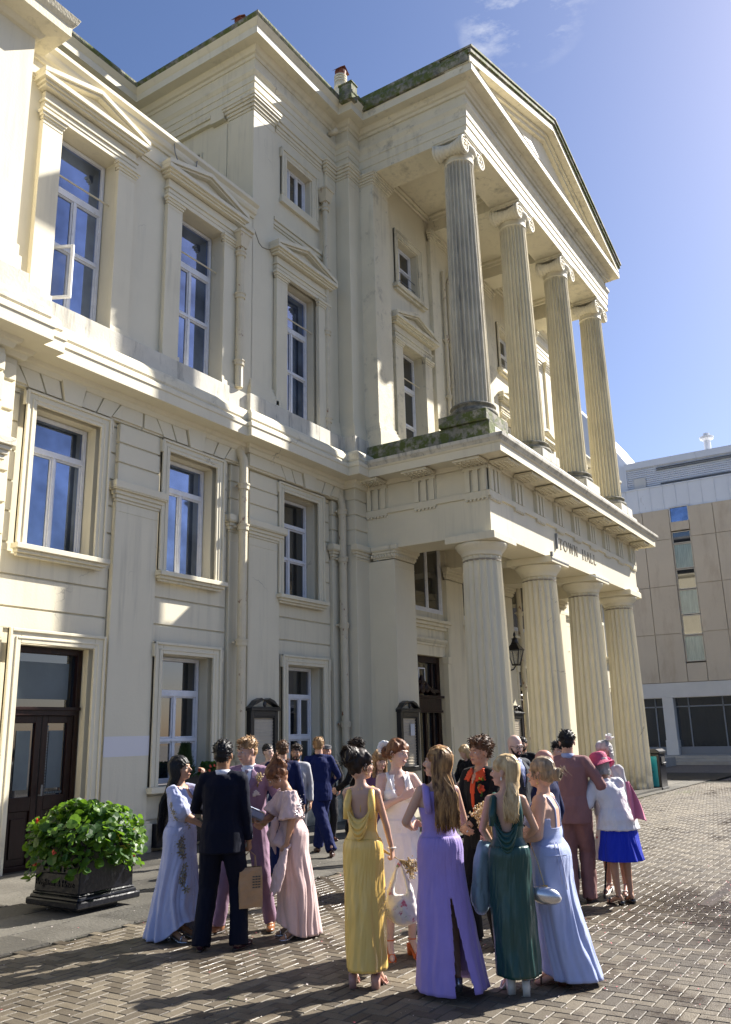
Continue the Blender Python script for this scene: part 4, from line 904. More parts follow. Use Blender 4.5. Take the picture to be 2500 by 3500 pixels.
# flagstones near the building
M['flag'] = mat('york_flagstone', (0.155, 0.150, 0.135), .6, var=.35, vscale=1.3, bump=.5, bscale=30, grime=((.09, .085, .075), 2.2, .52, .7), spec=.4)
g = MB(); rnd = random.Random(5)
y = 7.07
for row, h in enumerate((.62, .75, .6, .8, .68, .6)):
    x = -1.0-rnd.random()
    while x < 33:
        L = rnd.uniform(.7, 1.25); z = gz(x+L/2)+rnd.uniform(-.002, .003)
        if not (15.9 < x+L/2 < 28.9 and y > 6.9 and False):
            g.add([(x+.004, y+.004, z-.03), (x+L-.004, y+.004, z-.03), (x+L-.004, y+h-.004, z-.03), (x+.004, y+h-.004, z-.03), (x+.008, y+.008, z+.006), (x+L-.008, y+.008, z+.006), (x+L-.008, y+h-.008, z+.006), (x+.008, y+h-.008, z+.006)],
                [(4, 5, 6, 7), (0, 1, 5, 4), (1, 2, 6, 5), (2, 3, 7, 6), (3, 0, 4, 7)])
        x += L
    y += h
fo_ = g.build('flagstone_pavement', M['flag']); struct(fo_)
at2 = fo_.data.attributes.new('tone', 'FLOAT', 'FACE'); rn_ = random.Random(6); tv = []
for k in range(len(g.f)//5): tv += [min(1, max(0, rn_.gauss(.5, .24)))]*5
at2.data.foreach_set('value', tv); ft = M['flag'].node_tree; fb = ft.nodes['Principled BSDF']; lk = fb.inputs['Base Color'].links[0].from_socket
an = ft.nodes.new('ShaderNodeAttribute'); an.attribute_name = 'tone'; rm = ft.nodes.new('ShaderNodeValToRGB'); rm.color_ramp.elements[0].color = (.55, .53, .50, 1); rm.color_ramp.elements[1].color = (1.25, 1.2, 1.12, 1)
mm2 = ft.nodes.new('ShaderNodeMixRGB'); mm2.blend_type = 'MULTIPLY'; mm2.inputs[0].default_value = 1; ft.links.new(an.outputs['Fac'], rm.inputs[0]); ft.links.new(lk, mm2.inputs[1]); ft.links.new(rm.outputs[0], mm2.inputs[2]); ft.links.new(mm2.outputs[0], fb.inputs['Base Color'])
g = MB(); gsheet(g, -2, 40, 7.0, 12.5, -.012); struct(g.build('pavement_bed', M['joint']))
# portico floor slab
g = MB(); g.box(16.6, 28.6, 7.30, 10.6, gz(28)-.1, gz(17)+.012); struct(g.build('portico_floor', M['flag']))
M['rustdrain'] = mat('stained_drain_channel', (.05, .03, .018), .5, var=.5, vscale=5)
g = MB()
for k in range(22): x = 9.9+k*.5; g.box(x, x+.48, 2.20, 2.32, gz(x)-.02, gz(x)+.004)
struct(g.build('drain_channel', M['rustdrain']))
# ================================================================ MODERN BUILDING
M['conc'] = mat('buff_concrete', (0.62, 0.525, 0.40), .8, var=.08, vscale=.35, bump=.4, bscale=20, grime=((.42, .32, .22), .8, .52, .80, (1, 1.2, .35)))
M['clad'] = mat('white_cladding', (0.78, 0.80, 0.84), .5, var=.06, vscale=.6, grime=((.40, .40, .41), 2.0, .62, .75, (1, 1, .4)))
M['whitec'] = mat('white_render', (0.68, 0.66, 0.62), .6, var=.1, vscale=.5)
M['greyp'] = mat('grey_louvre', (0.20, 0.22, 0.25), .5)
M['curt'] = mat('pale_curtain_behind_glass', (0.30, 0.40, 0.38), .25, var=.4, vscale=4, stretch=(1, 5, .3), spec=.8)
MO = empty('office_block', (55, 11, 0), 'modern office block clad in buff concrete panels with a white metal top storey', 'building')
X0 = 55.0
def Q(mb, name, m, par=None, bev=0): return mb.build(name, M[m], par or MO, bevel=bev)
s = MB()   # concrete panels with recess joints
yl = [-20, -8, -4.5, -1.2, 2.0, 5.2, 9.08, 10.9]; 
yl = [-30, -24, -19, -14, -9.6, -5.8, -2.2, 1.4, 4.4, 7.2, 9.4, 10.9]
zl_ = [4.38, 7.35, 10.35, 13.35, 15.33]
for a, b in zip(yl, yl[1:]):
    for c, d in zip(zl_, zl_[1:]): s.box(X0, X0+.5, a+.02, b-.02, c+.015, d-.015)
for a, b in ((12.08, 13.76), (13.76, 16.2), (16.2, 19), (19, 24)):
    for c, d in zip(zl_, zl_[1:]): s.box(X0, X0+.5, a+.02, b-.02, c+.015, d-.015)
s.box(X0, X0+.5, 10.92, 12.06, 4.40, 5.5); s.box(X0, X0+.5, 10.92, 12.06, 13.85, 14.42)
s.box(X0+.1, X0+9, -30, 24, 4.38, 5.5); s.box(X0+.1, X0+9, -30, 10.9, 5.5, 15.3); s.box(X0+.1, X0+9, 12.08, 24, 5.5, 15.3)
s.box(X0+.6, X0+9, 10.9, 12.1, 5.5, 15.3)
Q(s, 'concrete_panel_wall', 'conc')
zz = [5.58, 7.19, 8.47, 10.06, 11.38, 13.01, 13.8]
for k, (a, b) in enumerate(zip(zz, zz[1:])):
    f = MB(); w = .05
    def rr_(y0, y1, z0, z1): f.box(X0+.12, X0+.22, y0, y0+w, z0, z1); f.box(X0+.12, X0+.22, y1-w, y1, z0, z1); f.box(X0+.12, X0+.22, y0+w, y1-w, z1-w, z1); f.box(X0+.12, X0+.22, y0+w, y1-w, z0, z0+w)
    rr_(10.92, 12.06, a+.02, b-.02)
    fo = Q(f, 'window', 'louvre'); g = MB(); g.box(X0+.17, X0+.18, 10.95, 12.03, a+.05, b-.05); g.build('pane', M['curt' if k % 2 == 0 else 'glass'], fo)
    if k == 5 or True: pass
f = MB(); f.box(X0+.02, X0+.2, 10.85, 10.92, 14.42, 15.42); f.box(X0+.02, X0+.2, 12.0, 12.06, 14.42, 15.42); f.box(X0+.02, X0+.2, 10.92, 12.0, 15.36, 15.42); fo = Q(f, 'window', 'whitec'); g = MB(); g.box(X0+.12, X0+.14, 10.92, 12.0, 14.42, 15.36); g.build('pane', M['glass_sky'], fo)
s = MB(); s.box(X0-.03, X0+.5, -30, 24, 3.48, 4.36); 
for a, b in ((13.11, 13.76), (8.3, 9.7), (4.6, 5.4), (-.4, .4), (-5.4, -4.6), (-10.4, -9.6), (-15.4, -14.6), (18.4, 19.2)): s.box(X0-.02, X0+.7, a, b, -.4, 3.48); s.box(X0-.06, X0+.75, a-.04, b+.04, -.4, .95)
Q(s, 'ground_floor_frame', 'whitec', bev=.01)
s = MB(); s.box(X0+.62, X0+.66, -30, 24, -.4, 3.48); Q(s, 'shopfront_glass', 'glass')
s = MB()
for y in range(-28, 24, 2): s.box(X0+.54, X0+.6, y+.3, y+.38, -.3, 3.48)
s.box(X0+.54, X0+.6, -30, 24, 2.9, 2.98); s.box(X0+.3, X0+.6, -30, 24, -.3, .55); Q(s, 'shopfront_frame', 'greyp')
s = MB()   # parapet panels
y = -30
while y < 24: s.box(X0+.35, X0+.45, y+.02, y+.78, 15.34, 17.0); s.box(X0+.30, X0+.36, y-.025, y+.025, 15.34, 17.02); y += .8
s.box(X0+.30, X0+.46, -30, 24, 16.98, 17.06); Q(s, 'parapet_panels', 'clad')
s = MB()   # profiled cladding, top storey
z = 15.4
while z < 18.9: s.prism([(0, 0)]*0+[(X0+1.32, z), (X0+1.20, z+.02), (X0+1.24, z+.13), (X0+1.32, z+.135)], -30, 14.86); z += .14
s.box(X0+1.3, X0+9, -30, 24, 15.3, 19.1); s.box(X0+1.12, X0+1.35, -30, 14.9, 18.7, 19.15); s.box(X0+1.14, X0+1.3, 14.80, 14.9, 15.3, 18.7)
Q(s, 'top_storey_cladding', 'clad')
s = MB(); s.box(X0+1.12, X0+1.2, 13.55, 14.35, 16.4, 18.0); Q(s, 'roof_door', 'whitec', bev=.02)
s = MB()
for z0, y0, y1, n in ((16.9, 4, 12.6, 5), (18.35, 4, 12.8, 2)):
    for k in range(n): s.box(X0+1.08, X0+1.22, y0, y1, z0+k*.12, z0+k*.12+.05)
Q(s, 'louvre_vent', 'greyp')
s = MB(); s.lathe([(.22, 19.1), (.22, 20.0), (.42, 20.1), (.46, 20.25), (.2, 20.3), (.2, 20.5)], X0+2, 9.55, 16); Q(s, 'roof_vent_pipe', 'clad')
s = MB(); s.box(X0+2, X0+4, 14.0, 14.7, 19.1, 19.25); Q(s, 'roof_box', 'black')
# sloping white roof behind, seen between the columns
s = MB(); s.prismx([(14.9, 15.3), (14.9, 19.3), (17.5, 23.5), (19, 25.6), (30, 25.6), (30, 15.3)], X0+3, X0+12); Q(s, 'pitched_roof_block', 'clad')
# terrace steps in front of the office block
M['paleslab'] = mat('pale_concrete_slab', (0.42, 0.40, 0.36), .7, var=.2, vscale=1)
st = MB()
for k in range(3): st.box(50.5+k*1.2, 55, 4.0, 15.5, gz(50)-.1, gz(50)+.10+k*.11)
struct(st.build('terrace_steps', M['paleslab']))
st = MB(); st.box(46.0, 49.5, 12.0, 12.6, gz(46)-.1, gz(46)+.38); tag(st.build('concrete_bench', M['paleslab'], bevel=.02), 'low pale concrete bench block in front of the office block', 'bench')
# ================================================================ STREET FURNITURE
# litter bin
BX, BY = 28.4, 7.6; bz = gz(BX)
B = empty('litter_bin', (BX, BY, bz), 'tall black litter bin with turquoise poster beside the last portico column', 'bin')
s = MB(); s.box(28.05, 28.78, 7.30, 7.98, bz, bz+1.08); s.box(28.02, 28.81, 7.27, 8.01, bz, bz+.08); s.build('bin_body', M['iron'], B, bevel=.02)
s = MB(); s.prismx([(7.26, bz+1.08), (8.02, bz+1.08), (7.95, bz+1.20), (7.38, bz+1.22), (7.26, bz+1.14)], 28.0, 28.83); s.build('bin_lid', M['iron'], B, bevel=.02)
M['turq'] = mat('turquoise_poster', (0.02, 0.36, 0.40), .35, var=.15, vscale=2); M['navytxt'] = mat('dark_poster_text', (0.005, 0.03, 0.06), .5)
s = MB(); s.box(28.03, 28.048, 7.38, 7.93, bz+.10, bz+1.0); po = s.build('poster', M['turq'], B)
Rt = Matrix(((0, 0, -1), (-1, 0, 0), (0, 1, 0)))   # text facing -x
for k, w_ in enumerate(('you', 'ping', 'n &', 'dy')): text_obj(w_, .105, Vector((28.028, 7.68, bz+.62-k*.10)), Rt, M['navytxt'], 'poster_text', po, .002)
s = MB(); s.box(28.2, 28.6, 7.27, 7.30, bz+.72, bz+.98); s.build('bin_mouth', M['dark'], B); s = MB(); s.tube([(28.25, 7.24, bz+.80), (28.55, 7.24, bz+.80)], .015, 6); s.build('bin_handle', M['lead'], B)
# lantern
LX, LY = 23.42, 9.9
Lt = empty('wall_lantern', (LX, LY, 4.0), 'black gas style wall lantern under the portico between the columns', 'lantern')
s = MB(); s.lathe([(.13, 3.60), (.13, 3.64), (.12, 3.65)], LX, LY, 4, a0=pi/4)
for k in range(4):
    a = pi/4+k*pi/2; s.tube([(LX+.12*cos(a), LY+.12*sin(a), 3.62), (LX+.25*cos(a), LY+.25*sin(a), 4.05)], .016, 6)
s.lathe([(.27, 4.04), (.29, 4.06), (.27, 4.08), (.12, 4.24), (.13, 4.26), (.10, 4.28)], LX, LY, 4, a0=pi/4); s.lathe([(.10, 4.27), (.08, 4.36), (.11, 4.38), (.03, 4.42), (.02, 4.45), (.04, 4.48), (.035, 4.52), (.003, 4.60)], LX, LY, 12)
s.build('lantern_frame', M['black'], Lt, smooth=False)
M['lglass'] = mat('lantern_glass', (.45, .43, .36), .15); M['lglass'].node_tree.nodes['Principled BSDF'].inputs['Alpha'].default_value = .35
s = MB(); s.lathe([(.115, 3.65), (.245, 4.04)], LX, LY, 4, a0=pi/4); s.build('lantern_glass', M['lglass'], Lt)
s = MB(); s.tube([(LX, LY, 3.62), (LX, LY+.1, 3.5), (LX, LY+.3, 3.45), (LX+.2, 10.36, 3.55)], .02, 8); s.tube([(LX, LY+.3, 3.46), (LX+.2, 10.36, 3.25)], .014, 8); s.build('bracket', M['black'], Lt)
# notice boards
def notice(cx, Yf, z0, z1, label, w=.90, tilt=0):
    e = empty('notice_board', (cx, Yf, (z0+z1)/2), label, 'notice board', 'black framed notice boards on the facade')
    s = MB(); h = w/2-.03; rect_ring(s, cx-h, cx+h, z0, z1-.22, .105, Yf-.10, Yf+.02); s.box(cx-h+.06, cx+h-.06, Yf-.085, Yf+.02, z1-.36, z1-.20)
    s.box(cx-h-.03, cx+h+.03, Yf-.14, Yf+.02, z1-.22, z1-.17); s.box(cx-h, cx+h, Yf-.11, Yf+.02, z1-.20, z1-.14)
    for q in (-1, 1): s.prism([(cx+q*(h+.06), z1-.17), (cx+q*.05, z1-.005), (cx+q*.13, z1+.03), (cx+q*.28, z1-.02), (cx+q*(h-.04), z1-.11)], Yf-.13, Yf+.02)
    s.ell((cx, Yf-.09, z1-.09), (.05, .03, .06)); s.build('board_frame', M['black'], e, bevel=.006)
    s = MB(); z = z0+.1
    while z < z1-.38: s.add([(cx-h+.1, Yf-.03, z), (cx+h-.1, Yf-.03, z), (cx+h-.1, Yf-.055, z+.058), (cx-h+.1, Yf-.055, z+.058)], [(0, 1, 2, 3)]); s.add([(cx-h+.1, Yf-.03, z+.062), (cx+h-.1, Yf-.03, z+.062), (cx+h-.1, Yf-.055, z+.058), (cx-h+.1, Yf-.055, z+.058)], [(0, 1, 2, 3)]); z += .062
    s.build('slats', M['louvre'], e); s = MB(); s.box(cx-h+.08, cx+h-.08, Yf-.015, Yf+.01, z0+.08, z1-.3); s.build('backing', M['dark'], e)
    return e
notice(13.36, 11.13, .95, 2.49, 'black framed notice board with cream slats on the pilaster between the windows')
e = notice(17.14, 10.0, .95, 2.46, 'black framed notice board with slats and a paper on the pier before the entrance')
M['paper'] = mat('white_paper', (.72, .74, .78), .7); s = MB(); s.box(17.18, 17.36, 9.925, 9.93, 1.72, 1.98); s.build('pinned_paper', M['paper'], e)
notice(24.07+.0, 10.34, .95, 2.46, 'small dark notice board beyond the second column of the portico')
# leaf helpers
M['leaf'] = mat('nasturtium_leaf', (0.035, 0.105, 0.014), .5, var=.5, vscale=9, spec=.4); M['leaf2'] = mat('pale_nasturtium_leaf', (0.11, 0.21, 0.022), .45, var=.35, vscale=9)
M['leafd'] = mat('dark_leaf', (0.03, 0.07, 0.02), .5, var=.4, vscale=9)
for k_ in ('leaf', 'leaf2'):
    tt = M[k_].node_tree; bb_ = tt.nodes['Principled BSDF']; bb_.inputs['Transmission Weight'].default_value = 0.0
    tr = tt.nodes.new('ShaderNodeBsdfTranslucent'); tr.inputs[0].default_value = (0.22, 0.42, 0.03, 1); ms = tt.nodes.new('ShaderNodeMixShader'); ms.inputs[0].default_value = .35
    ou = tt.nodes['Material Output']; tt.links.new(bb_.outputs[0], ms.inputs[1]); tt.links.new(tr.outputs[0], ms.inputs[2]); tt.links.new(ms.outputs[0], ou.inputs[0])
M['petal_r'] = mat('red_petal', (.55, .06, .015), .6); M['petal_y'] = mat('yellow_petal', (.65, .40, .02), .6); M['stemg'] = mat('green_stem', (.10, .20, .04), .6)
def round_leaf(mb, c, nrm, r, rnd, n=9):
    nrm = Vector(nrm).normalized(); u = nrm.orthogonal().normalized(); w = nrm.cross(u); a0 = rnd.random()*6
    vs = [Vector(c)-nrm*r*.12]
    for k in range(n):
        a = a0+2*pi*k/n; rr = r*rnd.uniform(.9, 1.08); vs.append(Vector(c)+u*cos(a)*rr+w*sin(a)*rr+nrm*r*.13*sin(2*a+a0))
    mb.add(vs, [(0, 1+k, 1+(k+1) % n) for k in range(n)])
# planter
PLc = Vector((6.98, 8.62)); PW = .62
pr_ = math.radians(0)
# measured ground corners: left (6.81,9.11) front (6.67,7.95) right (7.41,8.03)
pc = Vector((6.84, 8.24)); ang = radians(0)
def PT(x, y, z): 
    return (pc.x+x*cos(ang)-y*sin(ang), pc.y+x*sin(ang)+y*cos(ang), z)
PL = empty('street_planter', (pc.x, pc.y, 0), 'square black iron street planter with raised lettering standing left of the wedding guests', 'planter')
s = MB()
def frustum(mb, h0, w0, h1, w1):
    mb.add([PT(-w0, -w0, h0), PT(w0, -w0, h0), PT(w0, w0, h0), PT(-w0, w0, h0), PT(-w1, -w1, h1), PT(w1, -w1, h1), PT(w1, w1, h1), PT(-w1, w1, h1)], [(0, 3, 2, 1), (4, 5, 6, 7), (0, 1, 5, 4), (1, 2, 6, 5), (2, 3, 7, 6), (3, 0, 4, 7)])
frustum(s, .20, .375, .88, .365); s.build('planter_box', M['iron'], PL, bevel=.012)
s = MB(); frustum(s, .07, .435, .14, .435); frustum(s, .14, .41, .18, .40); frustum(s, .18, .39, .205, .39)
s.build('planter_plinth', M['iron'], PL, bevel=.012); s = MB(); frustum(s, .0, .26, .07, .26); s.build('planter_foot', M['iron'], PL); s = MB(); frustum(s, .80, .370, .86, .380); s.build('planter_rim', M['iron'], PL, bevel=.01)
s = MB(); frustum(s, .80, .34, .89, .34); s.build('planter_soil', M['dark'], PL)
fr = Matrix.Rotation(ang, 3, 'Z')
def face_rot(side):   # text frame on the two visible faces
    if side == 'L': Rm = Matrix(((0, 0, -1), (-1, 0, 0), (0, 1, 0)))
    else: Rm = Matrix(((1, 0, 0), (0, 0, -1), (0, 1, 0)))
    return fr @ Rm
p0 = PT(-.378, .35, .27); text_obj('Brighton & Hove', .094, Vector(p0), face_rot('L'), M['iron'], 'planter_lettering', PL, .006)
s = MB()
for q in (-.17, 0, .17):
    s.tube([PT(-.379, q+.05, .42), PT(-.379, q+.055, .45), PT(-.379, q+.01, .50), PT(-.379, q, .56), PT(-.379, q-.01, .50), PT(-.379, q-.055, .45), PT(-.379, q-.05, .42)], .008, 6)
s.tube([PT(-.379, .26, .40), PT(-.379, -.26, .40)], .009, 6); s.build('planter_emblem', M['iron'], PL)
M['ytape'] = mat('yellow_sticker', (.75, .52, .05), .5); s = MB(); v = [PT(.10, -.379, .52), PT(.33, -.379, .52), PT(.33, -.375, .64), PT(.10, -.375, .64)]; s.add(v, [(0, 1, 2, 3)]); s.build('yellow_sticker', M['ytape'], PL)
rnd = random.Random(11)
NP = empty('nasturtium_plant', (pc.x, pc.y, .86), 'bushy trailing nasturtiums with round leaves and red flowers filling the planter', 'plant')
l1, l2, stm, fr_, fy = MB(), MB(), MB(), MB(), MB()
for k in range(1900):
    th = rnd.uniform(0, 2*pi); ph = rnd.random()
    R = .64*sqrt(rnd.uniform(.05, 1)); x, y = R*cos(th), R*sin(th)
    top = .84+.36*max(0, 1-(R/.78)**2.2)*(.75+.55*noise.noise((x*2.3, y*2.3, 1.0)))+.05*noise.noise((x*6, y*6, 2))
    over = max(0, R-.38); z = top-rnd.random()**1.5*.30*(1 if R > .35 else .6) - over*rnd.random()*1.1
    if R > .38 and rnd.random() < .62: z = .92-rnd.random()**1.1*(.42+.34*noise.noise((th*1.5, 0, 0)))*(1.15 if (sin(th) < .2 or cos(th) < -.3) else .8)
    p = PT(x, y, max(z, .30)); nr = Vector((x*.9+rnd.gauss(0, .45), y*.9+rnd.gauss(0, .45), .75+rnd.gauss(0, .25))); nr = fr @ nr
    round_leaf(l1 if rnd.random() < .72 else l2, p, nr, rnd.uniform(.018, .062), rnd)
    if k % 5 == 0: stm.tube([PT(x*.55, y*.55, .74), PT(x*.85, y*.85, (z+.74)/2+.06), p], .004, 4)
for k in range(9):
    th = rnd.uniform(pi*.7, 2.1*pi); R = rnd.uniform(.42, .64); p = Vector(PT(R*cos(th), R*sin(th), rnd.uniform(.42, .95)))
    for q in range(5): 
        a = q*2*pi/5; round_leaf(fr_, p+Vector((cos(a)*.012, sin(a)*.012, sin(a)*.012)), (cos(a)+cos(th), sin(a)+sin(th), .4), .02, rnd, 6)
for k in range(14):
    p = Vector(PT(.05+rnd.gauss(0, .10), -.47+rnd.gauss(0, .03), .80+rnd.gauss(0, .025)))
    round_leaf(fy, p, (rnd.gauss(0, .4), -1, .3), .018, rnd, 6)
l1.build('leaves', M['leaf'], NP)['kind'] = 'stuff'; l2.build('pale_leaves', M['leaf2'], NP)['kind'] = 'stuff'; stm.build('stems', M['stemg'], NP)['kind'] = 'stuff'; fr_.build('red_flowers', M['petal_r'], NP)['kind'] = 'stuff'; fy.build('yellow_flowers', M['petal_y'], NP)['kind'] = 'stuff'
# window box shrubs
def shrub(x, y, z, r, h, label, seed, flow=0, conif=False):
    e = empty('potted_shrub', (x, y, z), label, 'shrub', 'shrubs in front of the ground floor windows'); rn = random.Random(seed); l = MB(); f = MB()
    for k in range(900):
        th = rn.uniform(0, 2*pi); t = rn.random(); R = r*(1-t*(.85 if conif else .4))*sqrt(rn.uniform(.2, 1)); p = (x+R*cos(th), y+R*sin(th), z+.15+h*t)
        if conif: l.tube([p, (p[0]+.05*cos(th), p[1]+.05*sin(th), p[2]+.05)], [.008, .002], 4)
        else: round_leaf(l, p, (cos(th)+rn.gauss(0, .5), sin(th)+rn.gauss(0, .5), .5), rn.uniform(.018, .035), rn, 6)
        if flow and k % 22 == 0: round_leaf(f, (x+r*cos(th), y-abs(r*sin(th)), z+.15+h*t*.9), (0, -1, .4), .03, rn, 6)
    l.build('foliage', M['leafd' if conif else 'leaf'], e)['kind'] = 'stuff'
    if flow: f.build('flowers', M['petal_r'], e)['kind'] = 'stuff'
    b_ = MB(); b_.box(x-r, x+r, y-.14, y+.14, z-.35, z+.18); b_.build('window_box', M['iron'], e, bevel=.01)
shrub(11.15, 11.0, .98, .20, .55, 'small dark conifer in the window box behind the woman shading her eyes', 1, conif=True)
shrub(11.75, 10.98, .85, .26, .36, 'leafy shrub with red flowers in the window box of the left window', 2, flow=1)
shrub(15.15, 11.0, .95, .24, .50, 'dark leafy shrub in the window box beside the drainpipe', 3, conif=True)
s = MB(); s.box(10.55, 12.2, 10.98, 11.12, .05, .42)
tag(s.build('wall_vent_grille', M['iron'], bevel=.0), 'dark iron ventilation grille low on the wall behind the long blue dress', 'grille')
# confetti
M['conf'] = mat('paper_confetti', (.72, .62, .58), .7, var=.3, vscale=2)
M['conf2'] = mat('pink_confetti', (.55, .10, .14), .7)
cf1, cf2 = MB(), MB(); rnd = random.Random(9)
spots = [(8.5, 5.6, 1.6, 1.1, 420), (9.8, 1.6, 1.5, 1.1, 1700), (11.5, 6.6, 2.0, 1.0, 500), (7.6, 1.5, 1.3, 1.4, 260), (6.5, 5.0, 2.4, 2.2, 260), (12, 3, 4, 2.5, 500), (5.6, 7.6, 1.5, .7, 70)]  # densest spot: extra pale flakes also imitate white glints on the wet blocks
for cx, cy, sx_, sy_, n in spots:
    for k in range(n):
        x, y = rnd.gauss(cx, sx_), rnd.gauss(cy, sy_); r = rnd.uniform(.004, .011); a = rnd.random()*3; z = gz(x)+.006+rnd.random()*.003+(.004 if y > 7.07 else 0)
        mb = cf2 if rnd.random() < .13 else cf1
        tl = rnd.gauss(0, .3)
        mb.add([(x+r*cos(a+q*pi/2), y+r*sin(a+q*pi/2)*.8, z+tl*r*cos(q*pi/2)+abs(tl*r)) for q in range(4)], [(0, 1, 2, 3)])
struct(cf1.build('confetti', M['conf']), 'stuff'); struct(cf2.build('pink_confetti', M['conf2']), 'stuff')
s = MB(); q = onp = (4.95, 4.42, .008); round_leaf(s, q, (0, 0, 1), .035, rnd); s.tube([q, (q[0]+.05, q[1]+.03, .012), (q[0]+.09, q[1]+.05, .02)], .003, 4)
tag(s.build('fallen_leaf', M['leaf']), 'small green leaf lying on the paving', 'leaf')
g = MB(); rnd = random.Random(4)
for k in range(260):
    x, y = (rnd.gauss(27.2, .5), rnd.gauss(6.4, .12)) if k % 2 else (rnd.gauss(22, 2), rnd.gauss(6.95, .05)); a = rnd.random()*6
    g.add([(x-.006, y, gz(x)), (x+.006, y, gz(x)), (x+.03*cos(a), y+.03*sin(a), gz(x)+.03+rnd.random()*.03)], [(0, 1, 2)])
struct(g.build('weeds', M['leaf2']), 'stuff')
# buildings across the square, behind the camera: they close the place and show in the window glass
OB = empty('terrace_across_square', (-12, -36, 0), 'plain terrace across the square behind the viewer', 'building')
s = MB(); s.box(-60, 18, -44, -34, -1, 8); s.build('wall', M['whitec'], OB); s = MB(); s.prismx([(-44, 8), (-34, 8), (-39, 11)], -60, 18); s.build('roof', M['lead'], OB)
# ================================================================ PEOPLE
def loft(mb, rings, seg=24, mi=0):
    vs = []; fs = []
    for (cx, cy, z, rx, ry) in rings:
        for k in range(seg):
            a = 2*pi*k/seg; vs.append((cx+rx*sin(a), cy+ry*cos(a), z))
    n = len(rings)
    for i in range(n-1):
        for k in range(seg): fs.append((i*seg+k, (i+1)*seg+k, (i+1)*seg+(k+1) % seg, i*seg+(k+1) % seg))
    fs.append(tuple(range(seg))); fs.append(tuple((n-1)*seg+k for k in range(seg-1, -1, -1)))
    mb.add(vs, fs, mi)
def unify(mb, vox=.008, smooth=2):
    me = bpy.data.meshes.new('tmp'); me.from_pydata(mb.v, [], mb.f)
    bm = bmesh.new(); bm.from_mesh(me); bmesh.ops.recalc_face_normals(bm, faces=bm.faces); bm.to_mesh(me); bm.free()
    o = bpy.data.objects.new('tmp', me); COL.objects.link(o)
    r = o.modifiers.new('r', 'REMESH'); r.mode = 'VOXEL'; r.voxel_size = vox; r.use_smooth_shade = True
    if smooth: s = o.modifiers.new('s', 'SMOOTH'); s.factor = .5; s.iterations = smooth
    dg = bpy.context.evaluated_depsgraph_get(); out = bpy.data.meshes.new_from_object(o.evaluated_get(dg))
    bpy.data.objects.remove(o); bpy.data.meshes.remove(me); out.polygons.foreach_set('use_smooth', [True]*len(out.polygons)); return out
def bvh_of(me): return BVHTree.FromPolygons([v.co.copy() for v in me.vertices], [tuple(p.vertices) for p in me.polygons])
def part(root, me, name, m, disp=0.0, dsize=.1, seed=0):
    if isinstance(me, MB):
        mb = me; me = bpy.data.meshes.new(name); me.from_pydata(mb.v, [], mb.f); me.polygons.foreach_set('use_smooth', [True]*len(me.polygons))
    me.name = name; me.materials.clear(); me.materials.append(m if not isinstance(m, str) else M[m])
    o = bpy.data.objects.new(name, me); COL.objects.link(o); o.parent = root
    if disp:
        n = len(me.vertices); co = [0.0]*(3*n); no = [v.normal.copy() for v in me.vertices]; me.vertices.foreach_get('co', co)
        for i in range(n):
            x, y, z = co[3*i:3*i+3]
            d = disp*(noise.noise((x/dsize+seed, y/dsize, z/dsize*.55))+.6*noise.noise((x/dsize*2.3, y/dsize*2.3+seed, z/dsize*1.1-(x+y)*6)))
            nn = no[i]; co[3*i] += nn.x*d; co[3*i+1] += nn.y*d; co[3*i+2] += nn.z*d
        me.vertices.foreach_set('co', co); me.update()
    return o
def ik(S, T, a, b, pole):
    S, T = Vector(S), Vector(T); d = T-S; L = d.length
    if L > a+b-.004: d = d*((a+b-.004)/L); L = d.length; T = S+d
    u = d/L; p = Vector(pole); p = p-u*p.dot(u); p = p.normalized() if p.length > 1e-5 else u.orthogonal().normalized()
    c = (a*a-b*b+L*L)/(2*L); h = sqrt(max(a*a-c*c, 0)); return S+u*c+p*h, T
def hand(mb, Wp, d, n, tside, s, curl=.35, slim=1.0, cf_=None):
    d = Vector(d).normalized(); n = Vector(n); n = (n-d*n.dot(d)); n = n.normalized() if n.length > 1e-4 else d.orthogonal().normalized()
    l = d.cross(n).normalized()*tside            # towards the thumb
    r = .0095*s*slim
    for i in range(4):
        off = l*(1.5-i)*.0195*s*slim; m0 = Wp+off*.6; m1 = Wp+off+d*(.088-.004*abs(i-1.2))*s
        mb.cap(m0, m1, r*1.45, r*1.15, 8)
        L = (.070, .079, .073, .056)[i]*s; p = m1; ang = 0; c = cf_[i] if cf_ else curl*(1+.12*i)
        for f, rr in ((.45, 1.0), (.30, .9), (.25, .8)):
            ang += c*radians(70) if f != .25 else c*radians(45)
            q = p+(d*cos(ang)+n*sin(ang))*L*f+off*.10*f; mb.cap(p, q, r*rr, r*rr*.88, 8); p = q
    t0 = Wp+d*.018*s+l*.016*s; t1 = t0+(d*.7+l*.62+n*.25).normalized()*.042*s; t2 = t1+(d*.9+l*.25+n*.35).normalized()*.032*s; t3 = t2+(d+n*.3).normalized()*.022*s
    mb.cap(t0, t1, r*1.5, r*1.2, 8); mb.cap(t1, t2, r*1.2, r*1.02, 8); mb.cap(t2, t3, r*1.0, r*.85, 8)
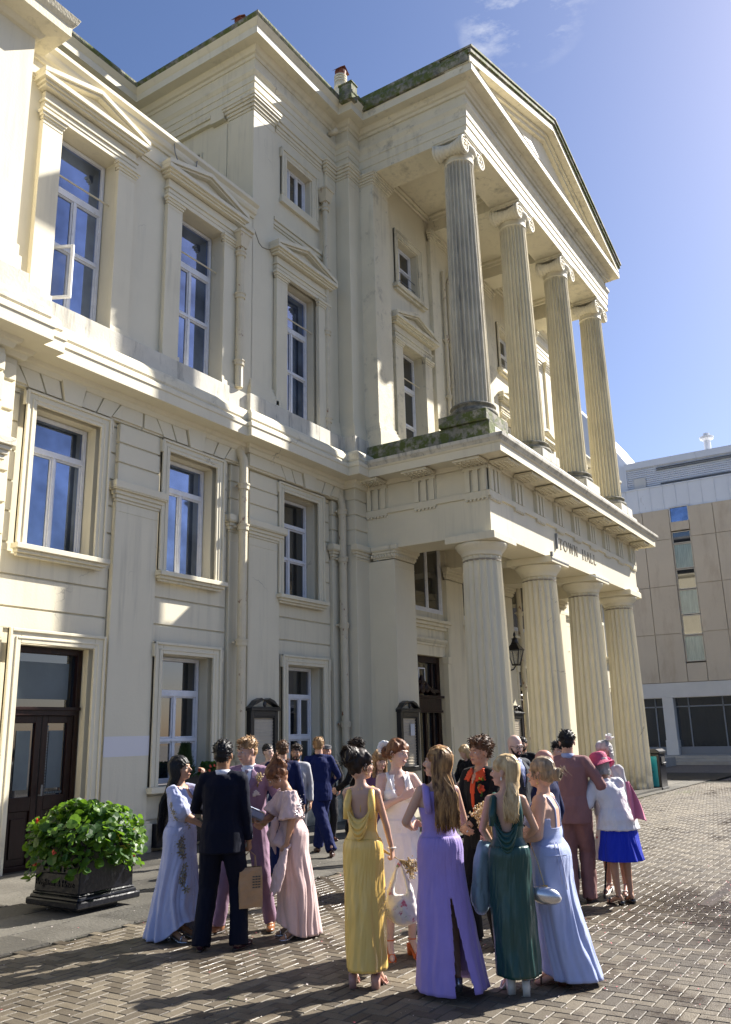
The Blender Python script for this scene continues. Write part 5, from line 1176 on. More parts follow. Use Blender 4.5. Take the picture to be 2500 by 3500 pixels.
def person(label, pos, rel, h=1.75, sex='m', g=1.0, skin='skin', lean=(0, 0, 0), head=(0, 0, 0), armL=None, armR=None, feet=None, bust=1.0, vox=.0085, heels=0.0, ears=True, face=True, cat='person', group=None, smile=False, lip=None, brow='hair_dark', far=False, shoulders=1.0):
    """local frame: +y forward, +x = the person's right side"""
    v = Vector((pos[0], pos[1], 0)).normalized(); r = Vector((v.y, -v.x, 0)); a = radians(rel); f = -cos(a)*v+sin(a)*r
    root = empty('person', (pos[0], pos[1], gz(pos[0])), label, cat, group, atan2(-f.x, f.y))
    s = h/1.75; F = sex == 'f'; P = dict(root=root, s=s, F=F, g=g, heels=heels, skin=skin, vox=vox, far=far)
    hz = heels
    def sp(z):
        t = min(max((z-.95*s)/(.50*s), 0), 1.25); return Vector((lean[0]*t**1.3, lean[1]*t**1.5, -lean[2]*t))
    P['sp'] = sp
    if F: R = [(.85, .09, .085, 0), (.90, .165, .115, -.012), (.96, .178, .122, -.018), (1.02, .160, .110, -.01), (1.10, .122, .090, 0), (1.18, .126, .092, .004), (1.27, .145, .100, .008), (1.34, .145, .095, 0), (1.40, .130, .080, -.008), (1.44, .085, .06, -.012), (1.48, .05, .05, -.012)]
    else: R = [(.85, .10, .09, 0), (.90, .156, .110, -.01), (.97, .166, .115, -.012), (1.07, .148, .105, 0), (1.18, .156, .112, .006), (1.29, .165, .116, .006), (1.37, .166, .106, -.004), (1.42, .135, .085, -.010), (1.455, .09, .068, -.014), (1.49, .06, .06, -.012)]
    def ringsof(lo=0, hi=9, add=0.0, gg=1.0):
        out = []
        for z, rx, ry, cy in R:
            if lo <= z <= hi: o = sp(z*s); k = g if z < 1.4 else (1+(g-1)*.4); out.append((o.x, cy*s+o.y, z*s+o.z+hz, rx*s*k*gg+add, ry*s*k*gg+add))
        return out
    P['rings'] = ringsof
    shx = (.142 if F else .166)*s*shoulders*(1+(g-1)*.5); shz = 1.405*s if F else 1.415*s
    T = MB(); loft(T, ringsof()); o14 = sp(shz); neck_r = (.047 if F else .057)*s*(1+(g-1)*.4)
    SH = {}
    for sd, sg in (('R', 1), ('L', -1)):
        S = Vector((sg*shx, -.008*s, shz+hz))+o14; SH[sd] = S
        T.cap(Vector((sg*.05*s, -.012*s, shz+.012*s+hz))+o14, S, (.050 if F else .056)*s, (.044 if F else .050)*s*(1+(g-1)*.8))
        if F: b = sp(1.26*s); T.ell(Vector((sg*.068*s, .072*s*g, 1.265*s+hz))+b, (.058*s*bust*g, .056*s*bust*g, .060*s*bust*g))
    hp = Vector((0, .004*s, 1.505*s+hz))+sp(1.5*s); yaw, pit, rol = [radians(q) for q in head]
    HM = Matrix.Rotation(-yaw, 3, 'Z') @ Matrix.Rotation(-pit, 3, 'X') @ Matrix.Rotation(rol, 3, 'Y'); P['HM'] = HM; P['hp'] = hp
    hs = s*(1.05 if F else 1.06); hs = max(hs, 1.0); P['hs'] = hs
    H = lambda x, y, z: hp+HM @ (Vector((x, y, z))*hs); P['H'] = H
    T.cap(Vector((0, -.018*s, 1.43*s+hz))+sp(1.43*s), H(0, -.012, .06), neck_r*1.12, neck_r)
    legs = MB(); feet = feet or ((.10, 0, 8), (-.10, 0, -8)); P['feet'] = feet; P['ank'] = []; P['knee'] = []
    for (fx, fy, fa), sg in zip(feet, (1, -1)):
        lift = hz+(.085 if hz < .02 else .06)*s; A = Vector((fx*s, fy*s-.02, lift)); hj = Vector((sg*.088*s, 0, .90*s+hz))
        K, A2 = ik(hj, A, .42*s, .43*s, (sin(radians(fa))*.3, 1, 0)); P['ank'].append(A2); P['knee'].append((hj, K))
        legs.cap(hj, K, .088*s*g, .054*s*(1+(g-1)*.6)); legs.cap(K, A2, .050*s*(1+(g-1)*.6), .033*s)
        legs.cap(K.lerp(A2, .12)+Vector((0, -.012*s, 0)), K.lerp(A2, .45)+Vector((0, -.012*s, 0)), .050*s*(1+(g-1)*.6), .044*s)
        fd = Vector((sin(radians(fa)), cos(radians(fa)), 0)); toe = Vector((A2.x, A2.y, 0))+fd*.135*s; P.setdefault('fd', []).append(fd)
        legs.cap(A2-fd*.02*s, Vector((toe.x, toe.y, .028*s)), .030*s, .024*s); legs.cap(Vector((toe.x, toe.y, .026*s)), Vector((toe.x, toe.y, .018*s))+fd*.045*s, .026*s, .016*s)
        legs.ell(A2-fd*.035*s-Vector((0, 0, .02*s)), (.026*s, .03*s, .03*s))
    tl = MB(); tl.v = list(T.v); tl.f = list(T.f); tl.mi = list(T.mi); tl.add(legs.v, legs.f)
    P['T'] = T; P['TL'] = tl; P['legs'] = legs
    B = MB(); B.add(tl.v, tl.f)
    ua, fa_ = (.272 if F else .288)*s, (.232 if F else .252)*s; P['arms'] = {}
    for sd, sg, arm in (('R', 1, armR), ('L', -1, armL)):
        arm = dict(arm or {}); w = Vector(arm.get('w', (sg*(.215 if F else .235), .03, .90))); w = Vector((w.x*s, w.y*s, w.z*s+hz))
        E, Wp = ik(SH[sd], w, ua, fa_, arm.get('p', (sg*.35, -1, -.1)))
        gg = 1+(g-1)*1.5
        B.cap(SH[sd], E, (.044 if F else .052)*s*gg, (.034 if F else .042)*s*gg); B.cap(E, Wp, (.035 if F else .042)*s*gg, (.022 if F else .028)*s*(1+(g-1)*.4))
        B.cap(E.lerp(Wp, .12), E.lerp(Wp, .45), (.037 if F else .044)*s*gg, (.031 if F else .036)*s*gg)
        hd = Vector(arm['hd']) if 'hd' in arm else (Wp-E).normalized(); pn = arm.get('pn', (-sg, 0, 0)); ts = arm.get('ts', None)
        d_ = hd.normalized(); n_ = Vector(pn); l_ = d_.cross((n_-d_*n_.dot(d_)).normalized() if (n_-d_*n_.dot(d_)).length > 1e-3 else d_.orthogonal())
        if ts is None: ts = 1 if (l_.dot(Vector(arm.get('th', (0, 1, .3)))) > 0) else -1
        hand(B, Wp, hd, pn, ts, s*(.92 if F else 1.03), arm.get('curl', .35), cf_=arm.get('cf')); P['arms'][sd] = (SH[sd], E, Wp, d_, n_)
    # head
    Q = MB()
    def he(c, r, seg=16, rg=12): Q.ell(H(*c), Vector(r)*hs, HM, seg, rg)
    he((0, -.014, .145), (.074, .092, .088)); he((0, .026, .100), (.061, .061, .086)); he((0, .034, .046), (.046 if F else .052, .048, .040 if F else .042)); he((0, .068, .026), (.019 if F else .024, .017, .017))
    Q.cap(H(-.034, .076, .134), H(.034, .076, .134), .012*hs, .012*hs); Q.cap(H(0, .084, .124), H(0, .107, .090), .0075*hs, .0115*hs); he((0, .096, .083), (.0165, .012, .009), 10, 8)
    for q in (-1, 1):
        he((q*.036, .058, .084), (.024, .024, .024), 10, 8)
        if ears: he((q*.076, -.006, .103), (.008, .019, .031), 10, 8)
    he((0, .083, .050), (.022, .010, .011), 10, 8)
    Q.ell(H(0, -.045, .075), Vector((.050, .045, .06))*hs, HM)
    B.add(Q.v, Q.f); body = unify(B, vox, 2); bo = part(root, body, 'body', skin); P['body'] = bo
    if face and not far:
        for q in (-1, 1):
            e = MB(); e.ell(H(q*.030, .0785, .114), Vector((.0125, .008, .0065))*hs, HM, 10, 8); eo = part(root, e, 'eye', 'eye_white')
            e = MB(); e.ell(H(q*.030, .0845, .114), Vector((.0055, .0035, .0058))*hs, HM, 8, 6); part(root, e, 'iris', 'iris').parent = eo
            e = MB(); e.tube([H(q*.015, .0885, .131), H(q*.030, .0895, .136), H(q*.046, .080, .132)], [.0025, .0032, .0018], 5); part(root, e, 'eyebrow', brow)
        e = MB()
        if smile: e.tube([H(-.024, .084, .056), H(-.012, .0925, .051), H(0, .095, .0495), H(.012, .0925, .051), H(.024, .084, .056)], [.002, .0055, .0065, .0055, .002], 6); part(root, e, 'lips', lip or 'lip'); e = MB(); e.tube([H(-.015, .0935, .0535), H(0, .0985, .0525), H(.015, .0935, .0535)], [.002, .003, .002], 6); part(root, e, 'teeth', 'eye_white')
        else: e.tube([H(-.021, .085, .052), H(-.008, .0935, .0525), H(.008, .0935, .0525), H(.021, .085, .052)], [.0018, .005, .005, .0018], 6); part(root, e, 'lips', lip or 'lip')
    return P
def footshoe(P, m, style='oxford', name='shoe'):
    s = P['s']
    for A, fd in zip(P['ank'], P['fd']):
        b = Vector((A.x, A.y, 0)); sd = Vector((fd.y, -fd.x, 0)); o = MB(); rot = Matrix((sd, fd, Vector((0, 0, 1)))).transposed()
        if style == 'oxford':
            q = MB(); q.ell(b-fd*.015*s+Vector((0, 0, .045)), (.039*s, .055*s, .045), rot); q.ell(b+fd*.06*s+Vector((0, 0, .038)), (.042*s, .075*s, .038), rot); q.ell(b+fd*.135*s+Vector((0, 0, .028)), (.042*s, .075*s, .028), rot); q.cap(b+Vector((0, 0, .06)), b+Vector((0, 0, .10)), .040*s, .038*s)
            me = unify(q, .007, 2); part(P['root'], me, name, m)
            sl = MB(); pts = []
            for k in range(20):
                a = 2*pi*k/20; w = .040+.006*sin(a); c = b+fd*(.065+.145*sin(a))*s+sd*w*cos(a)*s; pts.append((c.x, c.y))
            sl.poly(pts, .0, .014); part(P['root'], sl, 'shoe_sole', 'sole')
        else:
            hh = P['heels']; q = MB()
            c0 = A-fd*.035*s
            if hh > .02:
                hb = Vector((c0.x, c0.y, 0)); w = .024 if style == 'block' else .012
                q.add([hb+sd*w*a_+fd*w*b_+Vector((0, 0, 0)) for a_, b_ in ((-1, -1), (1, -1), (1, 1), (-1, 1))]+[hb+sd*w*1.15*a_+fd*w*1.2*b_+Vector((0, 0, hh+.012)) for a_, b_ in ((-1, -1), (1, -1), (1, 1), (-1, 1))], [(0, 3, 2, 1), (4, 5, 6, 7), (0, 1, 5, 4), (1, 2, 6, 5), (2, 3, 7, 6), (3, 0, 4, 7)])
            toe = b+fd*.135*s
            L = []
            for t, z, w in ((-.06, hh+.016, .026), (-.02, hh*.95+.012, .028), (.05, hh*.45+.008, .030), (.11, .008, .038), (.16, .006, .036), (.195, .006, .018)):
                c = b+fd*t*s; L.append((c+sd*w*s+Vector((0, 0, z)), c-sd*w*s+Vector((0, 0, z))))
            vs = []; 
            for p, q2 in L: vs += [p, q2, p+Vector((0, 0, -.008)), q2+Vector((0, 0, -.008))]
            fs = []
            for i in range(len(L)-1): n = i*4; fs += [(n, n+1, n+5, n+4), (n+2, n+6, n+7, n+3), (n, n+4, n+6, n+2), (n+1, n+3, n+7, n+5)]
            q.add(vs, fs)
            q.tube([toe+sd*.036*s+Vector((0, 0, .01)), toe+sd*.02*s+Vector((0, 0, .048)), toe-sd*.02*s+Vector((0, 0, .048)), toe-sd*.036*s+Vector((0, 0, .01))], .007, 6)
            q.tube([A+(sd*cos(k*pi/5)+fd*sin(k*pi/5))*.036*s+Vector((0, 0, -.0)) for k in range(11)], .005, 5)
            part(P['root'], q, name, m)
def sleeves(mb, P, r0=.064, r1=.053, r2=.041, short=None, cut=0.0):
    s = P['s']*(1+(P['g']-1)*.8)
    for sd in 'RL':
        S, E, Wp, d, n = P['arms'][sd]
        if short is not None: mb.cap(S, S.lerp(E, short), r0*s, r1*s*1.1); continue
        We = E.lerp(Wp, .97); mb.cap(S, E, r0*s, r1*s); mb.cap(E, We-(We-E).normalized()*r2*s*.9, r1*s, r2*s)
        u = (We-E).normalized(); mb.tube([E.lerp(We, .5), We], [r1*.9*s, r2*s*1.04], 14)
def jacket(P, m, hem=.80, open_=0.0, name='jacket', add=.018, disp=.006, collar=True, r2=.038, vox=.0095, r0=.064, r1=.051, flare=.0):
    s = P['s']; hz = P['heels']; mb = MB(); rg = P['rings'](.89, 1.46, add*s)
    o = rg[0]; sx = 1.0
    low = [(o[0], o[1], hem*s+hz, max(o[3], rg[1][3])*(1.02+flare), max(o[4], rg[1][4])*(1.04+flare)), (o[0], o[1], (hem+.06)*s+hz, rg[1][3]*1.02, rg[1][4]*1.03)]
    loft(mb, low+rg[1:], 28)
    for sd, sg in (('R', 1), ('L', -1)):
        S = P['arms'][sd][0]; mb.cap(Vector((S.x*.30, S.y-.004, S.z+.016*s)), S+Vector((0, 0, .004)), .069*s, .063*s)
    sleeves(mb, P, r0, r1, r2)
    if collar:
        nb = Vector((0, -.018*s, 1.455*s+hz))+P['sp'](1.45*s); mb.tube([nb+Vector((.072*s*sin(a), -.01*s+.060*s*cos(a), -.012*s-.030*s*max(0, cos(a)))) for a in [radians(q) for q in range(60, 301, 20)]], .020*s, 8)
    me = unify(mb, vox, 2); ob = part(P['root'], me, name, m, disp, .075*s, len(P['root'].name)*1.7+P['root'].location.x); P['jk'] = ob
    t = MB(); loft(t, low+rg[1:], 28); loft(t, P['rings'](1.36, 1.5, add*s)); P['jbvh'] = bvh_of(me); return ob
def trousers(P, m, r=(.104, .076, .066, .064), hem=.03, name='trousers', disp=.006, vox=.0095, slim=1.0):
    s = P['s']; g = P['g']; mb = MB(); rg = P['rings'](.84, 1.08, .012*s); loft(mb, rg, 24)
    for (hj, K), A in zip(P['knee'], P['ank']):
        k = s*(1+(g-1)*.8)*slim; mb.cap(hj, K, r[0]*k, r[1]*k, 14)
        bot = Vector((A.x, A.y, max(hem, .02))); mb.tube([K, K.lerp(bot, .5), bot+Vector((0, .005, 0))], [r[1]*k, r[2]*k, r[3]*k], 16)
    me = unify(mb, vox, 2); return part(P['root'], me, name, m, disp, .07*s, P['root'].location.y*2)
def patch(P, bvh, poly, m, name, off=.004, side=1, step=.010, par=None, thick=0):
    """poly in (x,z) metres projected onto the clothed surface from the front (side=1) or back (-1)"""
    xs = [p[0] for p in poly]; zs = [p[1] for p in poly]; nx = max(2, int((max(xs)-min(xs))/step)+1); nz_ = max(2, int((max(zs)-min(zs))/step)+1)
    def inside(x, z):
        c = False; n = len(poly)
        for i in range(n):
            x1, z1 = poly[i]; x2, z2 = poly[(i+1) % n]
            if (z1 > z) != (z2 > z) and x < (x2-x1)*(z-z1)/(z2-z1)+x1: c = not c
        return c
    V = {}; vs = []; fs = []
    def vert(i, j):
        if (i, j) in V: return V[(i, j)]
        x = min(xs)+(max(xs)-min(xs))*i/nx; z = min(zs)+(max(zs)-min(zs))*j/nz_
        h = bvh.ray_cast(Vector((x, .8*side, z)), Vector((0, -side, 0)))
        if h[0] is None: V[(i, j)] = None; return None
        vs.append(h[0]+Vector((0, side*off, 0))); V[(i, j)] = len(vs)-1; return V[(i, j)]
    for i in range(nx):
        for j in range(nz_):
            x = min(xs)+(max(xs)-min(xs))*(i+.5)/nx; z = min(zs)+(max(zs)-min(zs))*(j+.5)/nz_
            if not inside(x, z): continue
            q = [vert(i, j), vert(i+1, j), vert(i+1, j+1), vert(i, j+1)]
            if None in q: continue
            if max(vs[k].y for k in q)-min(vs[k].y for k in q) > .06: continue
            fs.append(tuple(q if side > 0 else q[::-1]))
    if not fs: return None
    mb = MB(); mb.add(vs, fs); o = part(P['root'], mb, name, m)
    if par: o.parent = par
    so = o.modifiers.new('s', 'SOLIDIFY'); so.thickness = thick or .003; so.offset = 1
    return o
def shirtfront(P, shirt='shirt_white', tie=None, depth=.26, w=.055, lap=None, collar_m=None):
    s = P['s']; b = P['jbvh']; o = P['sp'](1.35*s); x0 = o.x; zt = 1.445*s+o.z
    patch(P, b, [(x0-w*s, zt+.03), (x0+w*s, zt+.03), (x0+w*.9*s, zt-.05*s), (x0, zt-depth*s), (x0-w*.9*s, zt-.05*s)], shirt, 'shirt_front', .004)
    if tie: patch(P, b, [(x0-.016*s, zt+.005), (x0+.016*s, zt+.005), (x0+.012*s, zt-.03*s), (x0+.026*s, zt-depth*s*.9), (x0, zt-depth*s*1.02), (x0-.026*s, zt-depth*s*.9), (x0-.012*s, zt-.03*s)], tie, 'tie', .009)
    if lap:
        for q in (-1, 1):
            patch(P, b, [(x0+q*w*.75*s, zt+.02), (x0+q*(w+.055)*s, zt-.04*s), (x0+q*(w+.050)*s, zt-.10*s), (x0+q*.012*s, zt-depth*s*1.02), (x0+q*.0*s, zt-depth*s*.98), (x0+q*w*.86*s, zt-.06*s)], lap, 'lapel', .010, thick=.005)
def collar(P, m='shirt_white', name='shirt_collar', up=.0):
    s = P['s']; c = Vector((0, -.016*s, 1.468*s+P['heels']))+P['sp'](1.46*s); d = (P['H'](0, -.012, .05)-c).normalized(); mb = MB(); r = .070*s*(1+(P['g']-1)*.4); mb.tube([c-d*.012, c+d*(.030*s+up)], [r*1.03, r*.97], 24); part(P['root'], mb, name, m)
def project(P, mask, z0, z1, m, name, off=.007, nt_=72, nzz=60, use='T', thick=.003, fold=None):
    """garment shell hugging the torso; mask(theta deg, z) keeps a face. theta 0 = front, 90 = person's right"""
    s = P['s']; hz = P['heels']
    if 'tb' not in P: P['tb'] = bvh_of(unify(P['TL'], .009, 2))
    b = P['tb']; vs = []; fs = []
    for j in range(nzz+1):
        z = (z0+(z1-z0)*j/nzz)*s; o = P['sp'](z); zz = z+o.z+hz
        for i in range(nt_):
            a = 2*pi*i/nt_; d = Vector((sin(a), cos(a), 0)); c = Vector((o.x, o.y-.01*s, zz))
            h = b.ray_cast(c+d*.6, -d)
            p = (h[0] if h[0] is not None else c+d*.08)+d*(off+(fold(math.degrees(a), z/s) if fold else 0)); vs.append(p)
    for j in range(nzz):
        for i in range(nt_):
            th = math.degrees(2*pi*(i+.5)/nt_); th = th-360 if th > 180 else th
            if mask(th, z0+(z1-z0)*(j+.5)/nzz): fs.append((j*nt_+i, (j+1)*nt_+i, (j+1)*nt_+(i+1) % nt_, j*nt_+(i+1) % nt_))
    mb = MB(); mb.add(vs, fs); me = bpy.data.meshes.new(name); me.from_pydata(mb.v, [], mb.f)
    bm = bmesh.new(); bm.from_mesh(me); bmesh.ops.delete(bm, geom=[v for v in bm.verts if not v.link_faces], context='VERTS')
    for _ in range(2): bmesh.ops.smooth_vert(bm, verts=bm.verts, factor=.35, use_axis_x=True, use_axis_y=True, use_axis_z=True)
    bm.to_mesh(me); bm.free(); me.polygons.foreach_set('use_smooth', [True]*len(me.polygons))
    o = part(P['root'], me, name, m); so = o.modifiers.new('s', 'SOLIDIFY'); so.thickness = thick; so.offset = 1; return o
def skirt(P, z1, z0, hem, m, name='skirt', n=9, amp=.05, off=(0, 0), mask=None, hold=.80, seed=0, power=1.6, wave=.0, lowfn=None, nzz=48, nt_=160):
    """z1 top, z0 hem (fractions of 1.75 m), hem=(rx, ry)"""
    s = P['s']; hz = P['heels']
    if 'tb' not in P: P['tb'] = bvh_of(unify(P['TL'], .009, 2))
    b = P['tb']; vs = []; fs = []
    def rbody(z, a):
        o = P['sp'](z*s) if z > .95 else Vector((0, 0, 0)); d = Vector((sin(a), cos(a), 0)); c0 = Vector((o.x, o.y-.01*s, max(z*s+o.z+hz, hz+.30*s)))
        h = b.ray_cast(c0+d*.6, -d); return ((h[0]-c0).length if h[0] is not None else .08)+.009
    hipr = [max(rbody(z, 2*pi*i/nt_) for z in (.88, .91, .94, .97)) for i in range(nt_)]
    hipr = [(hipr[i-2]+hipr[i-1]+hipr[i]+hipr[(i+1) % nt_]+hipr[(i+2) % nt_])/5 for i in range(nt_)]
    for j in range(nzz+1):
        t = j/nzz; z = z1+(z0-z1)*t; zs = z*s; o = P['sp'](zs) if z > .95 else Vector((0, 0, 0))
        for i in range(nt_):
            a = 2*pi*i/nt_; d = Vector((sin(a), cos(a), 0)); zz = zs+o.z+(hz if z > .5 else hz*z/.5)
            if lowfn and t > .6: zz += lowfn(math.degrees(a) if a < pi else math.degrees(a)-360)*((t-.6)/.4)**2
            u = max(0.0, (hold-z)/(hold-z0)) if z < hold else 0.0; u = u**power
            c = Vector((o.x+off[0]*u*s, o.y-.01*s+off[1]*u*s, zz)); rb = rbody(z, a)
            if z > .94:
                q = min(1, max(0, (1.09-z)/.15)); q = q*q*(3-2*q); r = max(rb, rb*(1-q)+hipr[i]*q*.99)
            else:
                el = 1/sqrt((sin(a)/hem[0])**2+(cos(a)/hem[1])**2)*s; r = max(hipr[i]*(1-u)+el*u, rb*.98 if z > .55 else 0)
            aw = a+.30*noise.noise((sin(a)*1.4+seed, cos(a)*1.4, t*2.2)); am = 1+.9*noise.noise((sin(a)*1.1, cos(a)*1.1+seed, t*1.5)); f = am*amp*(min(1, t*1.6))**1.3*(.55*sin(n*aw+seed+1.3*t)+.30*sin((2*n+1)*aw+seed*2.1-t)+.25*sin((n-3)*aw-seed+2*t)); r *= 1+f
            r += .0035*noise.noise((sin(a)*3+seed, cos(a)*3, z*5))*(1+2*t)+.004*noise.noise((a*9+z*6, z*7, seed))
            vs.append(c+d*r)
    for j in range(nzz):
        for i in range(nt_):
            th = 360*(i+.5)/nt_; th = th-360 if th > 180 else th
            if mask is None or mask(th, z1+(z0-z1)*(j+.5)/nzz): fs.append((j*nt_+i, j*nt_+(i+1) % nt_, (j+1)*nt_+(i+1) % nt_, (j+1)*nt_+i))
    P.pop('hr', None); mb = MB(); mb.add(vs, fs); me = bpy.data.meshes.new(name); me.from_pydata(mb.v, [], mb.f); me.polygons.foreach_set('use_smooth', [True]*len(me.polygons))
    o = part(P['root'], me, name, m); so = o.modifiers.new('s', 'SOLIDIFY'); so.thickness = .003; so.offset = 1; return o
def cowl(P, m, x=.125, ztop=1.41, zlow=1.02, seed=0, n=7, side=-1, y0=-.085):
    """draped back: U-shaped falls of cloth between the shoulders"""
    s = P['s']; hz = P['heels']; o = P['sp'](1.3*s); vs = []; fs = []; nu, nv = 40, 26
    for v in range(nv+1):
        t = v/nv
        for u in range(nu+1):
            q = -1+2*u/nu; inner = t; X = q*x*(1-.10*inner)*(1+.22*sin(pi*min(1, abs(1-abs(q))))*0)
            w = abs(q)**(2.1); zl = zlow+(.16+.10*0)*(1-inner)**1.2
            Z = ztop-(ztop-zl)*(1-w) - .01
            bulge = .075*(1-w)*(.35+.65*sin(pi*min(1, t*1.05)))+.010*sin(t*n*pi)*(1-w)**.6
            Y = side*(.092+bulge+.02*t)*1.0
            vs.append(Vector((X*s+o.x, Y*s+o.y*.9-.0, Z*s+hz+o.z)))
    for v in range(nv):
        for u in range(nu): a = v*(nu+1)+u; fs.append((a, a+1, a+nu+2, a+nu+1))
    mb = MB(); mb.add(vs, fs); ob = part(P['root'], mb, 'draped_cowl', m); so = ob.modifiers.new('s', 'SOLIDIFY'); so.thickness = .004; return ob
def hair(P, style, m, seed=1, length=.35, tail=(0, -.10), name='hair', vol=1.0):
    H, HM, hs = P['H'], P['HM'], P['hs']; rn = random.Random(seed); mb = MB()
    def he(c, r): mb.ell(H(*c), Vector(r)*hs, HM, 20, 14)
    v = vol
    if style in ('short', 'quiff', 'messy', 'curly', 'crop'):
        he((0, -.020, .160), (.081, .096, .084*v)); he((0, -.052, .112), (.064, .060, .066))
        if style in ('quiff', 'short'): he((0, .040, .215), (.056, .045, .022*v))
        if style in ('messy', 'curly'): he((0, .030, .205), (.066, .058, .038)); he((0, -.03, .17), (.088, .100, .085)); he((0, -.075, .12), (.06, .045, .065))
    elif style in ('bun', 'updo', 'long', 'half', 'bob'):
        he((0, -.018, .158), (.084, .100, .088)); he((0, -.052, .112), (.070, .064, .075))
        for q in (-1, 1): he((q*.066, .018, .160), (.022, .045, .050))
        if style in ('bob',): 
            for q in (-1, 1): he((q*.074, -.015, .09), (.022, .050, .070))
            he((0, -.07, .08), (.062, .040, .06)); he((0, .055, .195), (.060, .030, .028))
        if style == 'bun': he((0, -.115, .115), (.050, .042, .045))
        if style == 'updo': he((0, -.075, .205), (.066, .060, .055)); he((0, -.10, .15), (.06, .05, .06))
    me = unify(mb, .0075, 1)
    # roughen the cap into strands
    for vtx in me.vertices:
        p = HM.transposed() @ (vtx.co-P['hp'])/hs; k = atan2(p.x, p.z-.12)*16 if style not in ('bun', 'updo', 'half') else atan2(p.x, p.y+.3)*30
        d = .0035*sin(k*1.0+4*noise.noise(p*22))+.006*noise.noise(p*30); vtx.co = vtx.co+vtx.normal*d
    bv = bvh_of(me); L = MB()
    me2 = MB(); me2.v = [tuple(q.co) for q in me.vertices]; me2.f = [tuple(p.vertices) for p in me.polygons]; me2.mi = [0]*len(me2.f)
    hd = lambda v3: HM @ Vector(v3)
    if style in ('short', 'quiff', 'messy', 'curly', 'crop'):
        n = {'short': 160, 'quiff': 220, 'messy': 300, 'curly': 260, 'crop': 60}[style]; ln = {'short': .022, 'quiff': .024, 'messy': .030, 'curly': .024, 'crop': .010}[style]
        for k in range(n):
            vt = me.vertices[rn.randrange(len(me.vertices))]; p = HM.transposed() @ (vt.co-P['hp'])/hs
            if p.z < .13 and style in ('quiff', 'short', 'crop'): continue
            nn = vt.normal; fl = hd((rn.gauss(0, .5), (.6 if p.y > 0 else -.5)+rn.gauss(0, .4), .15+rn.gauss(0, .4)))
            if style == 'messy': fl = hd((p.x*6+rn.gauss(0, .5), .5*(1 if p.y > 0 else -1)+rn.gauss(0, .5), -.3+rn.gauss(0, .4)))
            l_ = ln*rn.uniform(.6, 1.3); a = vt.co-nn*.004; b = a+(nn*.7+fl*.7).normalized()*l_*.6; c = b+(nn*.1+fl).normalized()*l_*.6
            L.tube([a, b, c], [.0055, .0045, .001], 5)
    if style in ('long', 'half', 'bob'):
        n = 230
        for k in range(n):
            th = rn.uniform(-118, 118) if style != 'half' else rn.uniform(-70, 70); ta = radians(th); sx, cy = sin(ta), -cos(ta)
            p0 = H(sx*.04, -.02+cy*.04, .236); p1 = H(sx*.082, -.018+cy*.096, .175); p2 = H(sx*.084, -.02+cy*.092, .11)
            base = H(sx*.078, -.015+cy*.085, .05); Ln = length*rn.uniform(.8, 1.08); pts = [p0, p1, p2, base]; ph = rn.uniform(0, 6)
            spread = 1.0
            bk = P['sp'](1.3*P['s']); bx = rn.uniform(-1, 1)*(.55 if style == 'half' else 1)
            for q in range(1, 8):
                t = q/7; w = .014*sin(ph+t*9)*t+.004*rn.gauss(0, 1); u = min(1, t*2.2) if style != 'bob' else 0
                hb = P['hp']+HM @ (Vector((sx*.080, -.015+cy*.090, .05))*hs)
                bb2 = Vector((bx*.085+tail[0], -.125*P['s']*(1+(P['g']-1)*.8)+tail[1]*t-.018*rn.random(), 0))+Vector((bk.x, bk.y, 0))
                x = hb.x*(1-u)+bb2.x*u+w; y = hb.y*(1-u)+min(bb2.y, hb.y if t < .3 else 9)*u+w*.4
                pts.append(Vector((x, y, hb.z-Ln*t)))
            rs_ = rn.uniform(.45, .85); L.tube(pts, [.007*rs_, .0115*rs_, .0125*rs_, .0125*rs_]+[.0125*rs_*(1-.08*q) for q in range(1, 7)]+[.001], 5)
        if style == 'bob':
            for k in range(26):
                x = -.055+.11*k/25; L.tube([H(x*.6, .03, .235), H(x, .075, .205), H(x*1.05, .088, .160), H(x*1.05, .088, .140)], [.008, .009, .008, .002], 5)
    if style in ('bun', 'updo'):
        for k in range(70):
            a = rn.uniform(0, 2*pi); c0 = (0, -.115, .115) if style == 'bun' else (0, -.085, .20); R_ = (.042 if style == 'bun' else .06)*rn.uniform(.8, 1.1); b2 = rn.uniform(-.6, .6); pts = []
            for q in range(7):
                aa = a+q*.33; pts.append(H(c0[0]+R_*cos(aa), c0[1]+R_*.8*sin(b2)-.012-.02*rn.random(), c0[2]+R_*sin(aa)))
            L.tube(pts, [.002, .007, .008, .008, .007, .006, .001], 5)
        for k in range(26):
            q = rn.choice((-1, 1)); a = H(q*.074, rn.uniform(-.03, .05), .14); pts = [a]
            for j in range(4): a = a+hd((q*.006+rn.gauss(0, .006), rn.gauss(-.004, .006), -.018)); pts.append(a)
            L.tube(pts, [.004, .003, .0025, .002, .001], 4)
        for k in range(14):
            a = H(rn.gauss(0, .03), -.14, .14); L.tube([a, a+hd((rn.gauss(0, .02), -.03, rn.gauss(.01, .02))), a+hd((rn.gauss(0, .04), -.06, rn.gauss(.0, .04)))], [.003, .002, .0006], 4)
    me2.add(L.v, L.f); o = part(P['root'], me2, name, m); return o
